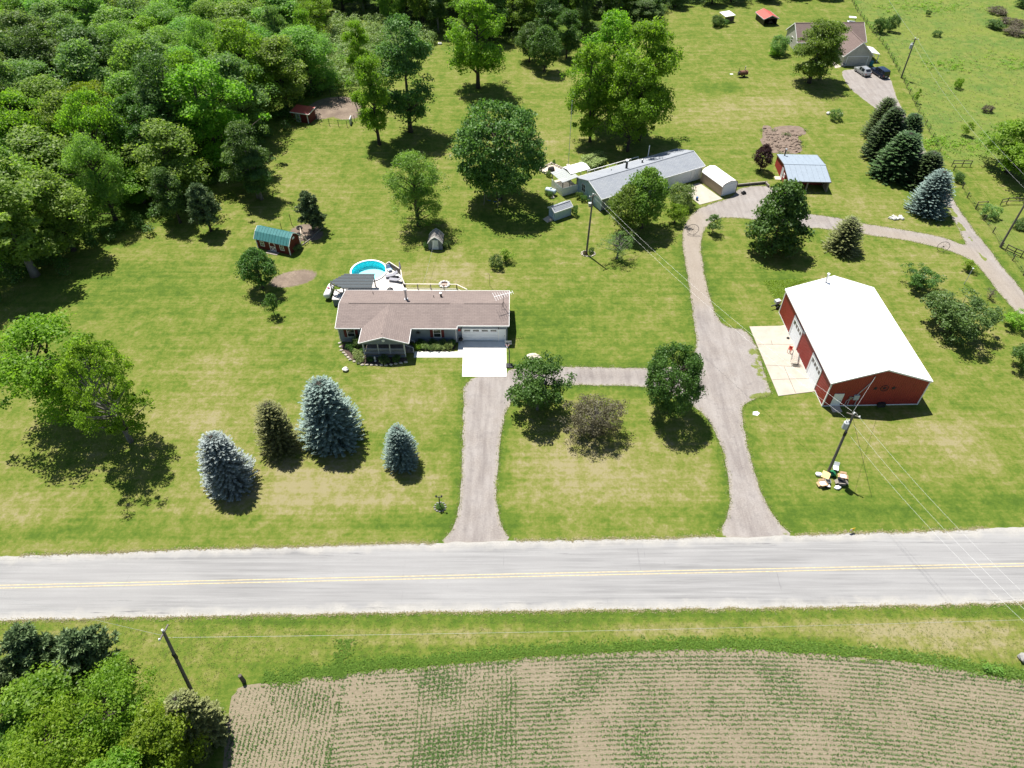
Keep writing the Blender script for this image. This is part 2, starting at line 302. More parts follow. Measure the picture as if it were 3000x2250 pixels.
# ---------------------------------------------------------------- mesh helpers
def V3(p, z=0.0): return Vector((p[0], p[1], p[2] if len(p) > 2 else z))
class MB:
    def __init__(s): s.v = []; s.f = []
    def add(s, vs, fs):
        n = len(s.v); s.v += [tuple(p) for p in vs]; s.f += [tuple(i+n for i in f) for f in fs]; return s
    def fbox(s, o, ax, ay, az, x, y, z):
        o, ax, ay, az = Vector(o), Vector(ax), Vector(ay), Vector(az)
        vs = [o+ax*a+ay*b+az*c for c in z for b in y for a in x]
        return s.add(vs, [(0, 2, 3, 1), (4, 5, 7, 6), (0, 1, 5, 4), (2, 6, 7, 3), (0, 4, 6, 2), (1, 3, 7, 5)])
    def box(s, x0, x1, y0, y1, z0, z1): return s.fbox((0, 0, 0), (1, 0, 0), (0, 1, 0), (0, 0, 1), (x0, x1), (y0, y1), (z0, z1))
    def bar(s, a, b, w, h=None):
        """rectangular bar from a to b, w wide and h high, centred on the line"""
        a, b = Vector(a), Vector(b); d = b-a; L = d.length; d.normalize(); h = h or w
        up = Vector((0, 0, 1)) if abs(d.z) < .95 else Vector((0, 1, 0))
        sx = d.cross(up).normalized(); up = sx.cross(d)
        return s.fbox(a, d, sx, up, (0, L), (-w/2, w/2), (-h/2, h/2))
    def poly(s, pts): return s.add(pts, [tuple(range(len(pts)))])
    def slab(s, pts, t):
        """planar polygon given by its top outline, t thick downwards"""
        pts = [Vector(p) for p in pts]; n = (pts[1]-pts[0]).cross(pts[2]-pts[0]).normalized()
        if n.z < 0: pts.reverse(); n = -n
        k = len(pts); vs = pts+[p-n*t for p in pts]
        return s.add(vs, [tuple(range(k)), tuple(range(2*k-1, k-1, -1))]+[(i, i+k, (i+1) % k+k, (i+1) % k) for i in range(k)])
    def extrude(s, pts, d):
        pts = [Vector(p) for p in pts]; d = Vector(d); k = len(pts)
        return s.add(pts+[p+d for p in pts], [tuple(range(k-1, -1, -1)), tuple(range(k, 2*k))]+[(i, (i+1) % k, (i+1) % k+k, i+k) for i in range(k)])
    def tube(s, pts, r, n=8, cap=True):
        pts = [Vector(p) for p in pts]; rs = r if isinstance(r, (list, tuple)) else [r]*len(pts); m = len(pts); base = len(s.v); ref = None
        for i, p in enumerate(pts):
            d = (pts[min(i+1, m-1)]-pts[max(i-1, 0)]).normalized()
            if ref is None: ref = d.orthogonal().normalized()
            a = (ref-d*ref.dot(d)).normalized(); b = d.cross(a); ref = a
            s.v += [tuple(p+(a*math.cos(2*math.pi*j/n)+b*math.sin(2*math.pi*j/n))*rs[i]) for j in range(n)]
        for i in range(m-1):
            for j in range(n):
                k = (j+1) % n; s.f.append((base+i*n+j, base+i*n+k, base+(i+1)*n+k, base+(i+1)*n+j))
        if cap:
            s.f.append(tuple(base+j for j in range(n-1, -1, -1))); s.f.append(tuple(base+(m-1)*n+j for j in range(n)))
        return s
    def lathe(s, prof, c=(0, 0, 0), n=20, axis='Z'):
        base = len(s.v); c = Vector(c)
        for r, z in prof:
            for j in range(n):
                t = 2*math.pi*j/n; p = (r*math.cos(t), r*math.sin(t), z)
                if axis == 'X': p = (z, r*math.cos(t), r*math.sin(t))
                if axis == 'Y': p = (r*math.cos(t), z, r*math.sin(t))
                s.v.append(tuple(c+Vector(p)))
        for i in range(len(prof)-1):
            for j in range(n):
                k = (j+1) % n; s.f.append((base+i*n+j, base+i*n+k, base+(i+1)*n+k, base+(i+1)*n+j))
        return s
    def rock(s, c, rx, ry, rz, rng, n=10):
        base = len(s.v); rows = 5
        for i in range(rows+1):
            ph = math.pi*i/rows
            for j in range(n):
                t = 2*math.pi*j/n; k = 1+rng.uniform(-.2, .2)
                s.v.append((c[0]+rx*k*math.sin(ph)*math.cos(t), c[1]+ry*k*math.sin(ph)*math.sin(t), c[2]+rz*k*math.cos(ph)))
        for i in range(rows):
            for j in range(n):
                k = (j+1) % n; s.f.append((base+i*n+j, base+(i+1)*n+j, base+(i+1)*n+k, base+i*n+k))
        return s
    def build(s, name, mat, parent=None, smooth=False, loc=None):
        me = bpy.data.meshes.new(name); me.from_pydata(s.v, [], s.f)
        bm = bmesh.new(); bm.from_mesh(me); bmesh.ops.recalc_face_normals(bm, faces=bm.faces); bm.to_mesh(me); bm.free()
        me.materials.append(MATS[mat])
        if smooth: me.polygons.foreach_set('use_smooth', [True]*len(me.polygons))
        o = bpy.data.objects.new(name, me); COL.objects.link(o)
        if parent is not None: o.parent = parent
        if loc is not None: o.location = loc
        return o
def np_mesh(name, verts, quads, mat, parent=None, attrs=None, tris=False, smooth=False):
    me = bpy.data.meshes.new(name); k = 3 if tris else 4; nf = len(quads)
    me.vertices.add(len(verts)); me.vertices.foreach_set('co', np.asarray(verts, np.float32).ravel())
    me.loops.add(nf*k); me.loops.foreach_set('vertex_index', np.asarray(quads, np.int32).ravel())
    me.polygons.add(nf); me.polygons.foreach_set('loop_start', np.arange(0, nf*k, k, dtype=np.int32))
    for an, av in (attrs or {}).items():
        a = me.attributes.new(an, 'FLOAT', 'POINT'); a.data.foreach_set('value', np.asarray(av, np.float32))
    me.materials.append(MATS[mat]); me.update(calc_edges=True)
    if smooth: me.polygons.foreach_set('use_smooth', np.ones(nf, bool))
    o = bpy.data.objects.new(name, me); COL.objects.link(o)
    if parent is not None: o.parent = parent
    return o
def tag(o, label=None, cat=None, group=None, kind=None):
    if label: o['label'] = label
    if cat: o['category'] = cat
    if group: o['group'] = group
    if kind: o['kind'] = kind
    return o
def thing(name, label, cat, loc=(0, 0, 0), rz=0.0, group=None):
    o = bpy.data.objects.new(name, None); COL.objects.link(o); o.empty_display_size = .3
    o.location = V3(loc); o.rotation_euler = (0, 0, rz); return tag(o, label, cat, group)
def single(mb, name, mat, label, cat, group=None, smooth=False, loc=None):
    return tag(mb.build(name, mat, None, smooth, loc), label, cat, group)

# ---------------------------------------------------------------- ground sheet
def poly_sd(px, py, poly):
    """signed distance to a polygon, negative inside"""
    P = np.array(poly, float); d2 = np.full(px.shape, 1e12); ins = np.zeros(px.shape, bool); n = len(P)
    for i in range(n):
        a, b = P[i], P[(i+1) % n]; e = b-a; L = max(e@e, 1e-9)
        t = np.clip(((px-a[0])*e[0]+(py-a[1])*e[1])/L, 0, 1)
        d2 = np.minimum(d2, (px-a[0]-t*e[0])**2+(py-a[1]-t*e[1])**2)
        c = ((a[1] > py) != (b[1] > py)) & (px < (b[0]-a[0])*(py-a[1])/((b[1]-a[1]) if abs(b[1]-a[1]) > 1e-9 else 1e-9)+a[0]); ins ^= c
    d = np.sqrt(d2); return np.where(ins, -d, d)
def line_d(px, py, pts):
    d2 = np.full(px.shape, 1e12)
    for a, b in zip(pts[:-1], pts[1:]):
        a = np.array(a[:2], float); b = np.array(b[:2], float); e = b-a; L = max(e@e, 1e-9)
        t = np.clip(((px-a[0])*e[0]+(py-a[1])*e[1])/L, 0, 1); d2 = np.minimum(d2, (px-a[0]-t*e[0])**2+(py-a[1]-t*e[1])**2)
    return np.sqrt(d2)
WOODS = [(-90.80, 78.17), (-78.06, 79.21), (-75.41, 84.61), (-71.83, 90.43), (-67.01, 98.03), (-60.15, 102.12), (-56.85, 108.65), (-54.29, 114.89), (-48.75, 122.47), (-49.76, 131.67), (-46.81, 142.89), (-46.31, 149.56), (-42.71, 156.67), (-45.98, 179.64), (-53.62, 213.56), (-75, 300), (-330, 300), (-330, 110)]
BACKWOODS = [(-53.62, 213.56), (-43.69, 207.88), (-24.77, 194.83), (-12.62, 192.17), (-1.87, 187.32), (3.95, 185.75), (13.23, 185.75), (22.04, 193.82), (35.82, 198.23), (41.19, 209.75), (51.21, 215.89), (78.51, 220.68), (97.74, 224.80), (95, 290), (-75, 300)]
THICKET = [(-42.66, 159.15), (-47.72, 188.92), (-48.09, 204.23), (-37.87, 202.44), (-27.07, 193.82), (-19.04, 190.53), (-21.07, 179.64), (-27.97, 171.01), (-32.99, 160.41), (-39.85, 157.90)]
FENCE = [(97.82, 225.92), (95.21, 211.01), (93.82, 195.28), (93.03, 184.09), (90.05, 166.47), (87.07, 150.87), (84.91, 138.59), (83.23, 129.63), (83.00, 122.77), (81.07, 112.94), (80.79, 109.15), (80.29, 101.73), (79.47, 97.22), (79.60, 93.78), (79.30, 89.82), (78.89, 84.91)]
MEADOW = [(p[0]+.3, p[1]) for p in FENCE[:8]]+[(83.84, 124.72), (87.59, 124.72), (100.32, 126.65), (200, 140), (330, 300), (110, 300)]
PADDOCK = [(80.79, 109.15), (83.18, 109.66), (86.03, 110.34), (90.36, 111.02), (95.80, 111.02), (83.61, 88.50), (79.30, 89.82), (80.29, 101.73)]
FIELD = [(-25.57, 26.26), (-24.21, 26.77), (-19.97, 26.94), (-19.22, 27.46), (-17.49, 27.46), (-13.27, 28.06), (-8.95, 28.28), (-4.63, 28.77), (0.00, 29.22), (8.56, 29.76), (16.57, 30.12), (22.78, 30.12), (28.85, 29.67), (34.82, 29.13), (39.03, 28.68), (43.03, 27.89), (49.36, 26.77), (75, 27.0), (75, 4), (-14, 4), (-24.15, 18.21), (-25.06, 21.10), (-25.51, 23.81)]
ROAD_TOP = [(-68.10, 39.05), (-54.04, 39.98), (-29.86, 40.88), (-15.15, 41.39), (0.00, 41.85), (26.68, 42.36), (44.96, 43.07), (55.89, 43.60), (70.94, 44.37)]
ROAD_BOT = [(-63.82, 32.46), (-50.55, 33.13), (-27.83, 33.62), (-14.10, 33.91), (0.00, 34.11), (24.72, 34.41), (41.51, 34.71), (51.53, 35.06), (65.25, 35.52)]
LOT = [(21.96, 42.25), (23.58, 44.68), (24.62, 47.15), (25.23, 51.42), (25.32, 56.02), (24.52, 60.04), (22.86, 62.44), (20.16, 64.93), (16.63, 65.61), (11.78, 65.70), (6.93, 65.87), (2.06, 65.70), (0.12, 63.26), (-0.93, 60.59), (-1.51, 55.65), (-1.77, 50.07), (-1.77, 46.83), (-1.16, 43.78), (0.30, 41.73), (-8.13, 41.56), (-6.59, 43.18), (-5.97, 45.59), (-5.82, 48.75), (-5.99, 54.20), (-6.11, 60.20), (-6.46, 67.52), (-0.62, 67.52), (-0.50, 69.04), (7.12, 69.40), (17.05, 68.95), (22.06, 69.13), (24.72, 71.14), (25.95, 74.37), (26.24, 79.21), (27.20, 89.23), (27.91, 99.37), (29.20, 104.24), (31.73, 108.65), (35.00, 110.94), (39.56, 113.13), (40.86, 116.36), (46.87, 117.51), (50.75, 113.29), (50.76, 108.20), (50.09, 107.88), (56.63, 106.15), (59.25, 104.63), (64.19, 103.13), (68.98, 101.50), (71.67, 100.21), (74.22, 97.55), (74.67, 100.53), (75.33, 104.46), (75.92, 109.64), (76.53, 113.27), (78.53, 126.65), (79.01, 140.26), (78.52, 147.21), (78.05, 150.25), (76.88, 155.29), (75.93, 160.58), (76.99, 169.36), (79.19, 171.19), (87.94, 171.19), (87.36, 165.41), (85.35, 157.90), (83.87, 150.87), (82.36, 139.15), (80.60, 127.64), (78.42, 113.64), (77.81, 107.53), (77.48, 101.18), (77.40, 96.48), (77.16, 92.04), (77.28, 89.21), (77.21, 85.42), (77.19, 76.70), (74.31, 75.31), (73.99, 79.09), (73.75, 81.81), (73.55, 83.34), (73.46, 86.48), (73.60, 89.21), (73.44, 93.20), (72.35, 94.97), (70.54, 96.78), (67.67, 98.33), (64.33, 99.74), (60.58, 100.69), (58.35, 101.50), (53.85, 102.64), (48.82, 103.46), (45.92, 104.53), (40.00, 106.12), (36.15, 106.71), (33.36, 104.67), (31.31, 100.46), (30.27, 94.14), (29.68, 86.88), (29.60, 80.26), (30.51, 77.26), (34.03, 77.05), (33.70, 65.44), (33.69, 64.01), (30.08, 62.93), (28.98, 60.99), (28.50, 56.38), (28.37, 51.42), (28.43, 47.79), (29.21, 44.37), (30.84, 42.25)]

xs = np.unique(np.concatenate([np.arange(-140, 140.1, .8), -140-np.geomspace(2, 4000, 26), 140+np.geomspace(2, 4000, 26)]))
ys = np.unique(np.concatenate([np.arange(12, 226.1, .8), 12-np.geomspace(2, 4000, 26), 226+np.geomspace(2, 5000, 26)]))
GX, GY = np.meshgrid(xs, ys); gx, gy = GX.ravel(), GY.ravel()
rngg = np.random.default_rng(5)
def blob(c, rx, ry, rot=0, soft=.5):
    """soft-edged oval patch, 1 in the middle"""
    dx, dy = gx-c[0], gy-c[1]; a = R(rot); u, w = (dx*math.cos(a)+dy*math.sin(a))/rx, (-dx*math.sin(a)+dy*math.cos(a))/ry
    return np.clip((1-np.sqrt(u*u+w*w))/soft+.0, 0, 1)
dry = .10+.16*np.clip((74-gy)/14, 0, 1)*(gy > 36)
for c, rx, ry, s in (((10.38, 50.07), 15, 8.5, .95), ((6.95, 55.65), 9, 6, .5), ((-13.49, 63.43), 9, 6, .75), ((-18.41, 49.41), 14, 6, .75), ((-28.89, 48.75), 14, 8, .6), ((-39.11, 69.49), 10, 5, .65),
                     ((-39.33, 60.20), 12, 7, .6), ((-11.16, 89.23), 15, 4.5, 1.0), ((-7.09, 94.14), 10, 5, .7), ((54.65, 151.88), 22, 9, .9), ((43.95, 143.97), 16, 9, .6), ((10.04, 165.59), 14, 7, .4),
                     ((63.66, 107.90), 9, 9, .55), ((52.54, 110.94), 12, 7, .5), ((53.75, 57.50), 9, 4.5, .95), ((55.76, 52.10), 10, 5, .45), ((43.67, 56.38), 8, 5, .5), ((15.09, 31.98), 11, 1.3, 1.2),
                     ((42.38, 31.37), 13, 2.4, 1.25), ((31.61, 32.79), 18, 1.5, .9), ((-9.28, 31.70), 16, 1.6, .75), ((-36.52, 32.27), 20, 1.2, .6), ((9.37, 75.16), 8, 4, .35), ((4.97, 133.62), 12, 8, .55),
                     ((-55.15, 46.21), 8, 4, .7), ((64.53, 94.14), 16, 8, .45), ((63.87, 79.21), 8, 8, .35), ((-40.12, 120.73), 10, 8, .3), ((29.06, 148.42), 9, 9, .6), ((62.71, 162.97), 16, 6, .45), ((-33.41, 112.50), 8, 6, .35), ((37.36, 61.79), 5, 3, .45)):
    dry += s*blob(c, rx, ry, 0, .7)
lush = np.zeros(gx.shape)
sd_lot = poly_sd(gx, gy, LOT); sd_field = poly_sd(gx, gy, FIELD)
lush += .8*np.exp(-(np.clip(sd_lot, 0, 50)/1.3)**2)*(gy < 100)
lush += .6*np.exp(-((line_d(gx, gy, ROAD_TOP)-3.2)/1.3)**2)*(gy > 38)
lush += .9*np.exp(-((line_d(gx, gy, ROAD_BOT)-.9)/.8)**2)*(gy < 40)
lush += .55*np.exp(-((sd_field-.7)/.8)**2)
for c, rx, ry, s in (((8.30, 79.21), 12, 9, .5), ((4.72, 72.27), 9, 5, .45), ((-29.11, 69.49), 10, 7, .4), ((-24.03, 84.61), 9, 7, .4), ((-60.34, 86.88), 22, 9, .45), ((-4.87, 94.14), 6, 5, .3), ((54.62, 47.47), 12, 6, .5),
                     ((36.31, 47.47), 12, 7, .4), ((61.36, 55.65), 8, 6, .35), ((3.50, 106.42), 12, 5, .5), ((47.39, 160.41), 9, 4, .7), ((55.17, 106.42), 8, 7, .4), ((75.22, 112.50), 6, 9, .7), ((41.08, 89.23), 6, 3.2, .9), ((1.61, 79.21), 9, 4, .3)):
    lush += s*blob(c, rx, ry, 0, .7)
wild = np.clip(.5-poly_sd(gx, gy, MEADOW)/1.6, 0, 1); wild = np.maximum(wild, .55*np.clip(.5-poly_sd(gx, gy, PADDOCK)/1.5, 0, 1))
wild = np.maximum(wild, np.clip(.5-poly_sd(gx, gy, THICKET)/3, 0, 1))
soil = np.zeros(gx.shape)
for c, rx, ry, rot, s in (((-33.78, 89.03), 4.4, 2.5, 20, 1.4), ((-34.67, 101.85), 3.2, 3.4, 20, 1.2), ((-33.09, 100.96), 2.2, 2.2, 20, 1.1), ((-37.96, 150.87), 6.6, 5.8, 0, 1.7), ((-40.96, 148.42), 5, 5, 0, 1.4), ((-34.96, 147.21), 4.0, 3.6, 0, 1.3), ((-33.45, 101.78), 1.2, 1.2, 0, .7)):
    soil = np.maximum(soil, s*blob(c, rx, ry, rot, .55))
lush = np.maximum(lush, np.clip(-.2-poly_sd(gx, gy, WOODS)/5, 0, 1)); lush = np.maximum(lush, np.clip(-poly_sd(gx, gy, BACKWOODS)/5, 0, 1))
nx, ny = len(xs), len(ys); ii = np.arange(nx*ny).reshape(ny, nx)
quads = np.stack([ii[:-1, :-1], ii[:-1, 1:], ii[1:, 1:], ii[1:, :-1]], -1).reshape(-1, 4)
far = np.clip((np.hypot(gx, gy-100)-320)/600, 0, 1)
gz = far*0-0.0
ground = np_mesh('ground', np.stack([gx, gy, gz], -1), quads, 'lawn', None, dict(dry=np.clip(dry, 0, 1.4), lush=np.clip(lush, 0, 1), wild=wild, soil=np.clip(soil, 0, 1)))
tag(ground, 'mown lawn with straw-dry patches and rough meadow', kind='structure')

def edge_noise(pts, amp, step=.5, closed=True, seed=1):
    out = []; n = len(pts); rg = random.Random(seed)
    for i in range(n if closed else n-1):
        a, b = Vector(pts[i][:2]), Vector(pts[(i+1) % n][:2]); d = b-a; k = max(1, int(d.length/step)); nrm = Vector((-d.y, d.x)).normalized() if d.length > 1e-6 else Vector((0, 0))
        for j in range(k):
            p = a+d*(j/k); w = mnoise.noise(Vector((p.x*.9, p.y*.9, seed*7.1)))*amp+mnoise.noise(Vector((p.x*3.1, p.y*3.1, seed*3.3)))*amp*.6
            out.append(p+nrm*(w if j or not closed else w*.5))
    if not closed: out.append(Vector(pts[-1][:2]))
    return out
def smooth_poly(pts, it=1):
    for _ in range(it):
        q = []; n = len(pts)
        for i in range(n):
            a, b = Vector(pts[i][:2]), Vector(pts[(i+1) % n][:2]); q += [a*.75+b*.25, a*.25+b*.75]
        pts = q
    return pts
def area(name, outline, z, mat, amp=.18, grid=1.2, attr_fn=None, smooth=1, step=.45, seed=1):
    """flat sheet inside an outline, meshed so that it can carry attributes, with a ragged edge"""
    ol = edge_noise(smooth_poly(outline, smooth) if smooth else outline, amp, step, True, seed)
    P = np.array([[p.x, p.y] for p in ol]); n = len(P)
    X, Y = np.meshgrid(np.arange(P[:, 0].min(), P[:, 0].max(), grid), np.arange(P[:, 1].min(), P[:, 1].max(), grid))
    X, Y = X.ravel(), Y.ravel(); sel = poly_sd(X, Y, P[::2]) < -grid*.5
    vs = [Vector(p) for p in P]+[Vector((a, b)) for a, b in zip(X[sel], Y[sel])]
    r = delaunay_2d_cdt(vs, [], [list(range(n))], 1, 1e-4)
    vv = np.array([[p.x, p.y, z] for p in r[0]]); tri = [f for f in r[2] if len(f) == 3]
    at = attr_fn(vv[:, 0], vv[:, 1], P) if attr_fn else None
    tri = [f if (vv[f[1]]-vv[f[0]])[0]*(vv[f[2]]-vv[f[0]])[1]-(vv[f[1]]-vv[f[0]])[1]*(vv[f[2]]-vv[f[0]])[0] > 0 else f[::-1] for f in tri]
    return np_mesh(name, vv, np.array(tri), mat, None, at, tris=True)
TRACK = [(76.68, 109.64), (75.84, 103.13), (75.66, 98.02), (75.36, 92.91)]
RUTS = [[(-3.78, 41.90), (-3.72, 46.21), (-3.83, 52.79), (-3.61, 60.20), (-3.53, 65.96)], [(26.17, 42.31), (26.43, 46.83), (27.16, 54.20), (27.00, 60.20), (26.71, 65.96), (27.27, 75.16), (27.71, 84.61)], [(0.25, 67.26), (8.87, 67.52), (18.04, 67.08), (25.63, 65.10)]]
def lot_attr(x, y, P):
    sd = -poly_sd(x, y, P[::2]); u = np.clip(1-sd/1.1, 0, 1)
    weed = 1.25*np.exp(-(line_d(x, y, TRACK)/.45)**2)+.75*np.exp(-(sd/.5)**2)
    dx, dy = x-(33.05, 69.49)[0], y-(33.05, 69.49)[1]; weed += 1.1*np.exp(-((dx/1.2)**2+(dy/4)**2))
    dx, dy = x-(31.91, 63.59)[0], y-(31.91, 63.59)[1]; weed += 1.1*np.exp(-((dx/2)**2+(dy/1)**2))
    rut = np.zeros(x.shape); tan = np.exp(-(line_d(x, y, [(31.16, 106.42), (29.58, 99.37), (28.94, 94.14), (28.05, 84.61)])/3.0)**2)+.8*np.exp(-(line_d(x, y, [(58.73, 103.13), (73.63, 95.87), (75.31, 82.06)])/2.2)**2)
    for ln in RUTS: d = line_d(x, y, ln); rut = np.maximum(rut, np.exp(-(d/.75)**2))
    return dict(u=u, weed=np.clip(weed, 0, 1.4), rut=rut, tan=np.clip(tan, 0, 1))
driveway = tag(area('driveway', LOT, .008, 'gravel', .16, .6, lot_attr, 2, .35), 'gravel driveways joining the road, the houses and the red barn', kind='structure')

# road: asphalt between gravel shoulders, two yellow lines
def interp(pts, X): P = np.array(pts); return np.interp(X, P[:, 0], P[:, 1])
X = np.concatenate([[-900, -300], np.arange(-75, 75, .5), [300, 900]])
def ext(pts):
    P = np.array(pts); s = (P[-1, 1]-P[0, 1])/(P[-1, 0]-P[0, 0]); return np.vstack([[-900, P[0, 1]+s*(-900-P[0, 0])], P, [900, P[-1, 1]+s*(900-P[-1, 0])]])
yt, yb = interp(ext(ROAD_TOP), X), interp(ext(ROAD_BOT), X)
jt = np.array([mnoise.noise(Vector((x*.8, 1.5, 0)))*.14+mnoise.noise(Vector((x*2.7, 4.5, 0)))*.12 for x in X]); jb = np.array([mnoise.noise(Vector((x*.8, 9.5, 0)))*.12+mnoise.noise(Vector((x*2.7, 7.5, 0)))*.12 for x in X])
yt2, yb2 = yt+.25+jt, yb-.1+jb
us = np.array([-1, -.9, -.8, -.4, 0, .4, .8, .9, 1.0]); cols = []
for u_ in us: cols.append(np.stack([X, (yt2+yb2)/2+u_*(yt2-yb2)/2, np.full(X.shape, .014)+.05*(1-abs(u_))], -1))
vv = np.stack(cols, 1).reshape(-1, 3); k = len(us); i0 = np.arange((len(X)-1)*k).reshape(-1, k)[:, :-1].ravel()
road = np_mesh('road', vv, np.stack([i0, i0+k, i0+k+1, i0+1], -1), 'asphalt', None, dict(u=np.tile(us, len(X))), smooth=True)
tag(road, 'pale two-lane asphalt road with gravel shoulders', kind='structure')
YL = [(-66.32, 36.31), (-52.34, 36.65), (0.00, 37.94), (53.64, 39.18), (67.83, 39.54)]
ym = interp(ext(YL), X)
for off in (-.16, .16):
    m_ = np.stack([np.stack([X, ym+off+w, .014+.05*(1-np.abs((ym+off-(yt2+yb2)/2)/((yt2-yb2)/2)))+.006], -1) for w in (-.045, .045)], 1).reshape(-1, 3)
    i0 = np.arange(len(X)-1)*2
    np_mesh('centre_line', m_, np.stack([i0, i0+2, i0+3, i0+1], -1), 'road_yellow', road)

# corn field with young plants in rows
field = tag(area('field', FIELD, .010, 'field_soil', .22, 1.5, None, 1, .4, 3), 'tilled field of tan soil with crop stubble', kind='structure')
def leaf_quads(c, axis, side, L, W, tint):
    """diamond leaf quads: centre, unit axis, unit side, length, width"""
    a, s = axis*(L/2)[:, None], side*(W/2)[:, None]
    v = np.stack([c-a, c+s-a*.1, c+a, c-s-a*.1], 1).reshape(-1, 3); q = np.arange(len(c)*4).reshape(-1, 4)
    return v, q, np.repeat(tint, 4)
def unit(a): return a/np.maximum(np.linalg.norm(a, axis=1), 1e-9)[:, None]
rg = np.random.default_rng(11)
EDGE = np.array([p for p in FIELD[2:17]])
pts = []
for k in range(0, 62):                                   # long rows that follow the field edge
    x = np.arange(-16, 62, .12)+rg.uniform(0, .1); y = np.interp(x, EDGE[:, 0], EDGE[:, 1]); y0 = np.interp(x, EDGE[:, 0], np.convolve(np.pad(EDGE[:, 1], 2, 'edge'), np.ones(5)/5, 'valid'))
    pts.append(np.stack([x, np.minimum(y, y0)*.6+y0*.4-.40-k*.385], -1))
x0, x1 = (-24.16, 23.41)[0], (-15.50, 23.41)[0]
for xr in np.arange(x0-3, x1, .385):                       # short headland rows across them
    y = np.arange(10, 33, .16); pts.append(np.stack([np.full(y.shape, xr)+(y-26)*.015, y+rg.uniform(0, .1)], -1))
x0, x1 = (-8.49, 23.41)[0], (0.58, 23.41)[0]
for xr in np.arange(x0, x1, .42):
    y = np.arange(12, 31, .17); pts.append(np.stack([np.full(y.shape, xr), y], -1))
pts = np.concatenate(pts); pts += rg.normal(0, .022, pts.shape)
xl = (-15.71, 23.41)[0]
sdp = poly_sd(pts[:, 0], pts[:, 1], FIELD)
n1 = np.array([mnoise.noise(Vector((p[0]*.22, p[1]*.3, 2))) for p in pts]); n2 = np.array([mnoise.noise(Vector((p[0]*1.1, p[1]*1.3, 5))) for p in pts])
thin = np.exp(-(((pts[:, 0]-(-14.79, 26.69)[0])/2.2)**2+((pts[:, 1]-(-14.79, 26.69)[1])/2.2)**2))
keep = (sdp < -.25) & (pts[:, 1] > 16) & (rg.random(len(pts)) < np.clip(.95+.40*n1+.25*n2-.8*thin, .2, 1))
keep &= ~((pts[:, 0] < xl-5) & (np.arange(len(pts)) < 62*len(np.arange(-16, 62, .12))) & (pts[:, 1] > 0))
pts = pts[keep]; n1 = n1[keep]
size = np.clip(.135+.08*n1+rg.normal(0, .03, len(pts)), .05, .28)
vs, qs, ts = [], [], []; nb = 0
for j in range(5):
    th = rg.uniform(0, 6.28, len(pts)); up = rg.uniform(.25, 1.2, len(pts))
    ax = unit(np.stack([np.cos(th), np.sin(th), up], -1)); sd = unit(np.cross(ax, np.array([0, 0, 1.0])))
    L = size*rg.uniform(.8, 1.3, len(pts)); c = np.stack([pts[:, 0], pts[:, 1], np.full(len(pts), .012)], -1)+ax*(L/2)[:, None]
    v, q, t = leaf_quads(c, ax, sd, L, L*.36, rg.random(len(pts))); vs.append(v); qs.append(q+nb); ts.append(t); nb += len(v)
tag(np_mesh('corn_seedlings', np.concatenate(vs), np.concatenate(qs), 'corn_leaf', None, dict(tint=np.concatenate(ts))), 'rows of young green corn plants in the tilled field', 'crop', kind='stuff')

sx_ = rg.uniform(-22, 62, 12000); sp_ = np.stack([sx_, rg.uniform(16, 33, 12000)], -1); sp_ = sp_[poly_sd(sp_[:, 0], sp_[:, 1], FIELD) < -.1]; n_ = len(sp_)
th = rg.normal(0, .7, n_); ax = np.stack([np.cos(th), np.sin(th), np.zeros(n_)], -1); sd = np.stack([-np.sin(th), np.cos(th), np.zeros(n_)], -1)
v, q, t = leaf_quads(np.concatenate([sp_, np.full((n_, 1), .03)], 1), ax, sd, rg.uniform(.06, .2, n_), rg.uniform(.012, .035, n_), rg.random(n_))
tag(np_mesh('crop_residue', v, q, 'residue', None, dict(tint=t)), 'pale straw residue lying between the crop rows', 'straw', kind='stuff')
def tufts(name, label, pts, size, mat, seed, blades=4, spread=1.0, cat='grass'):
    rg = np.random.default_rng(seed); vs, qs, ts = [], [], []; nb = 0; n = len(pts)
    for j in range(blades):
        th = rg.uniform(0, 6.28, n); ax = unit(np.stack([np.cos(th)*spread, np.sin(th)*spread, rg.uniform(.5, 1.4, n)], -1)); sd = unit(np.cross(ax, np.array([0, 0, 1.0])))
        L = size*rg.uniform(.6, 1.4, n); c = np.concatenate([pts, np.full((n, 1), .01)], 1)+ax*(L/2)[:, None]+np.concatenate([rg.normal(0, .08, (n, 2)), np.zeros((n, 1))], 1)
        v, q, t = leaf_quads(c, ax, sd, L, L*.35, rg.random(n)); vs.append(v); qs.append(q+nb); ts.append(t); nb += len(v)
    return tag(np_mesh(name, np.concatenate(vs), np.concatenate(qs), mat, None, dict(tint=np.concatenate(ts))), label, cat, kind='stuff')
def scatter(n, poly, seed, pad=0.0):
    rg = np.random.default_rng(seed); P = np.array(poly); p = rg.uniform(P.min(0), P.max(0), (n, 2)); return p[poly_sd(p[:, 0], p[:, 1], P) < pad]
rg = np.random.default_rng(21)
x = rg.uniform(-23, 62, 7000); e = np.interp(x, EDGE[:, 0], EDGE[:, 1]); wp = np.stack([x, e+rg.normal(.45, .38, len(x))], -1)
xe = rg.uniform(0, 1, 1500); wl = np.stack([-17.6+rg.normal(0, .5, 1500)+xe*1.6, 14+xe*17], -1)
wl = wl[poly_sd(wl[:, 0], wl[:, 1], FIELD) > -.4]
tufts('weeds', 'bright green weeds along the edge of the tilled field', np.concatenate([wp[poly_sd(wp[:, 0], wp[:, 1], FIELD) > -.5], wl]), .20, 'weed_leaf', 22, 4, 1.2, 'weeds')
vb = scatter(26000, [(ROAD_BOT[1][0], 12)]+[(p[0], p[1]-.3) for p in ROAD_BOT[1:8]]+[(70, 20)], 24); vb = vb[(poly_sd(vb[:, 0], vb[:, 1], FIELD) > 1.4)]
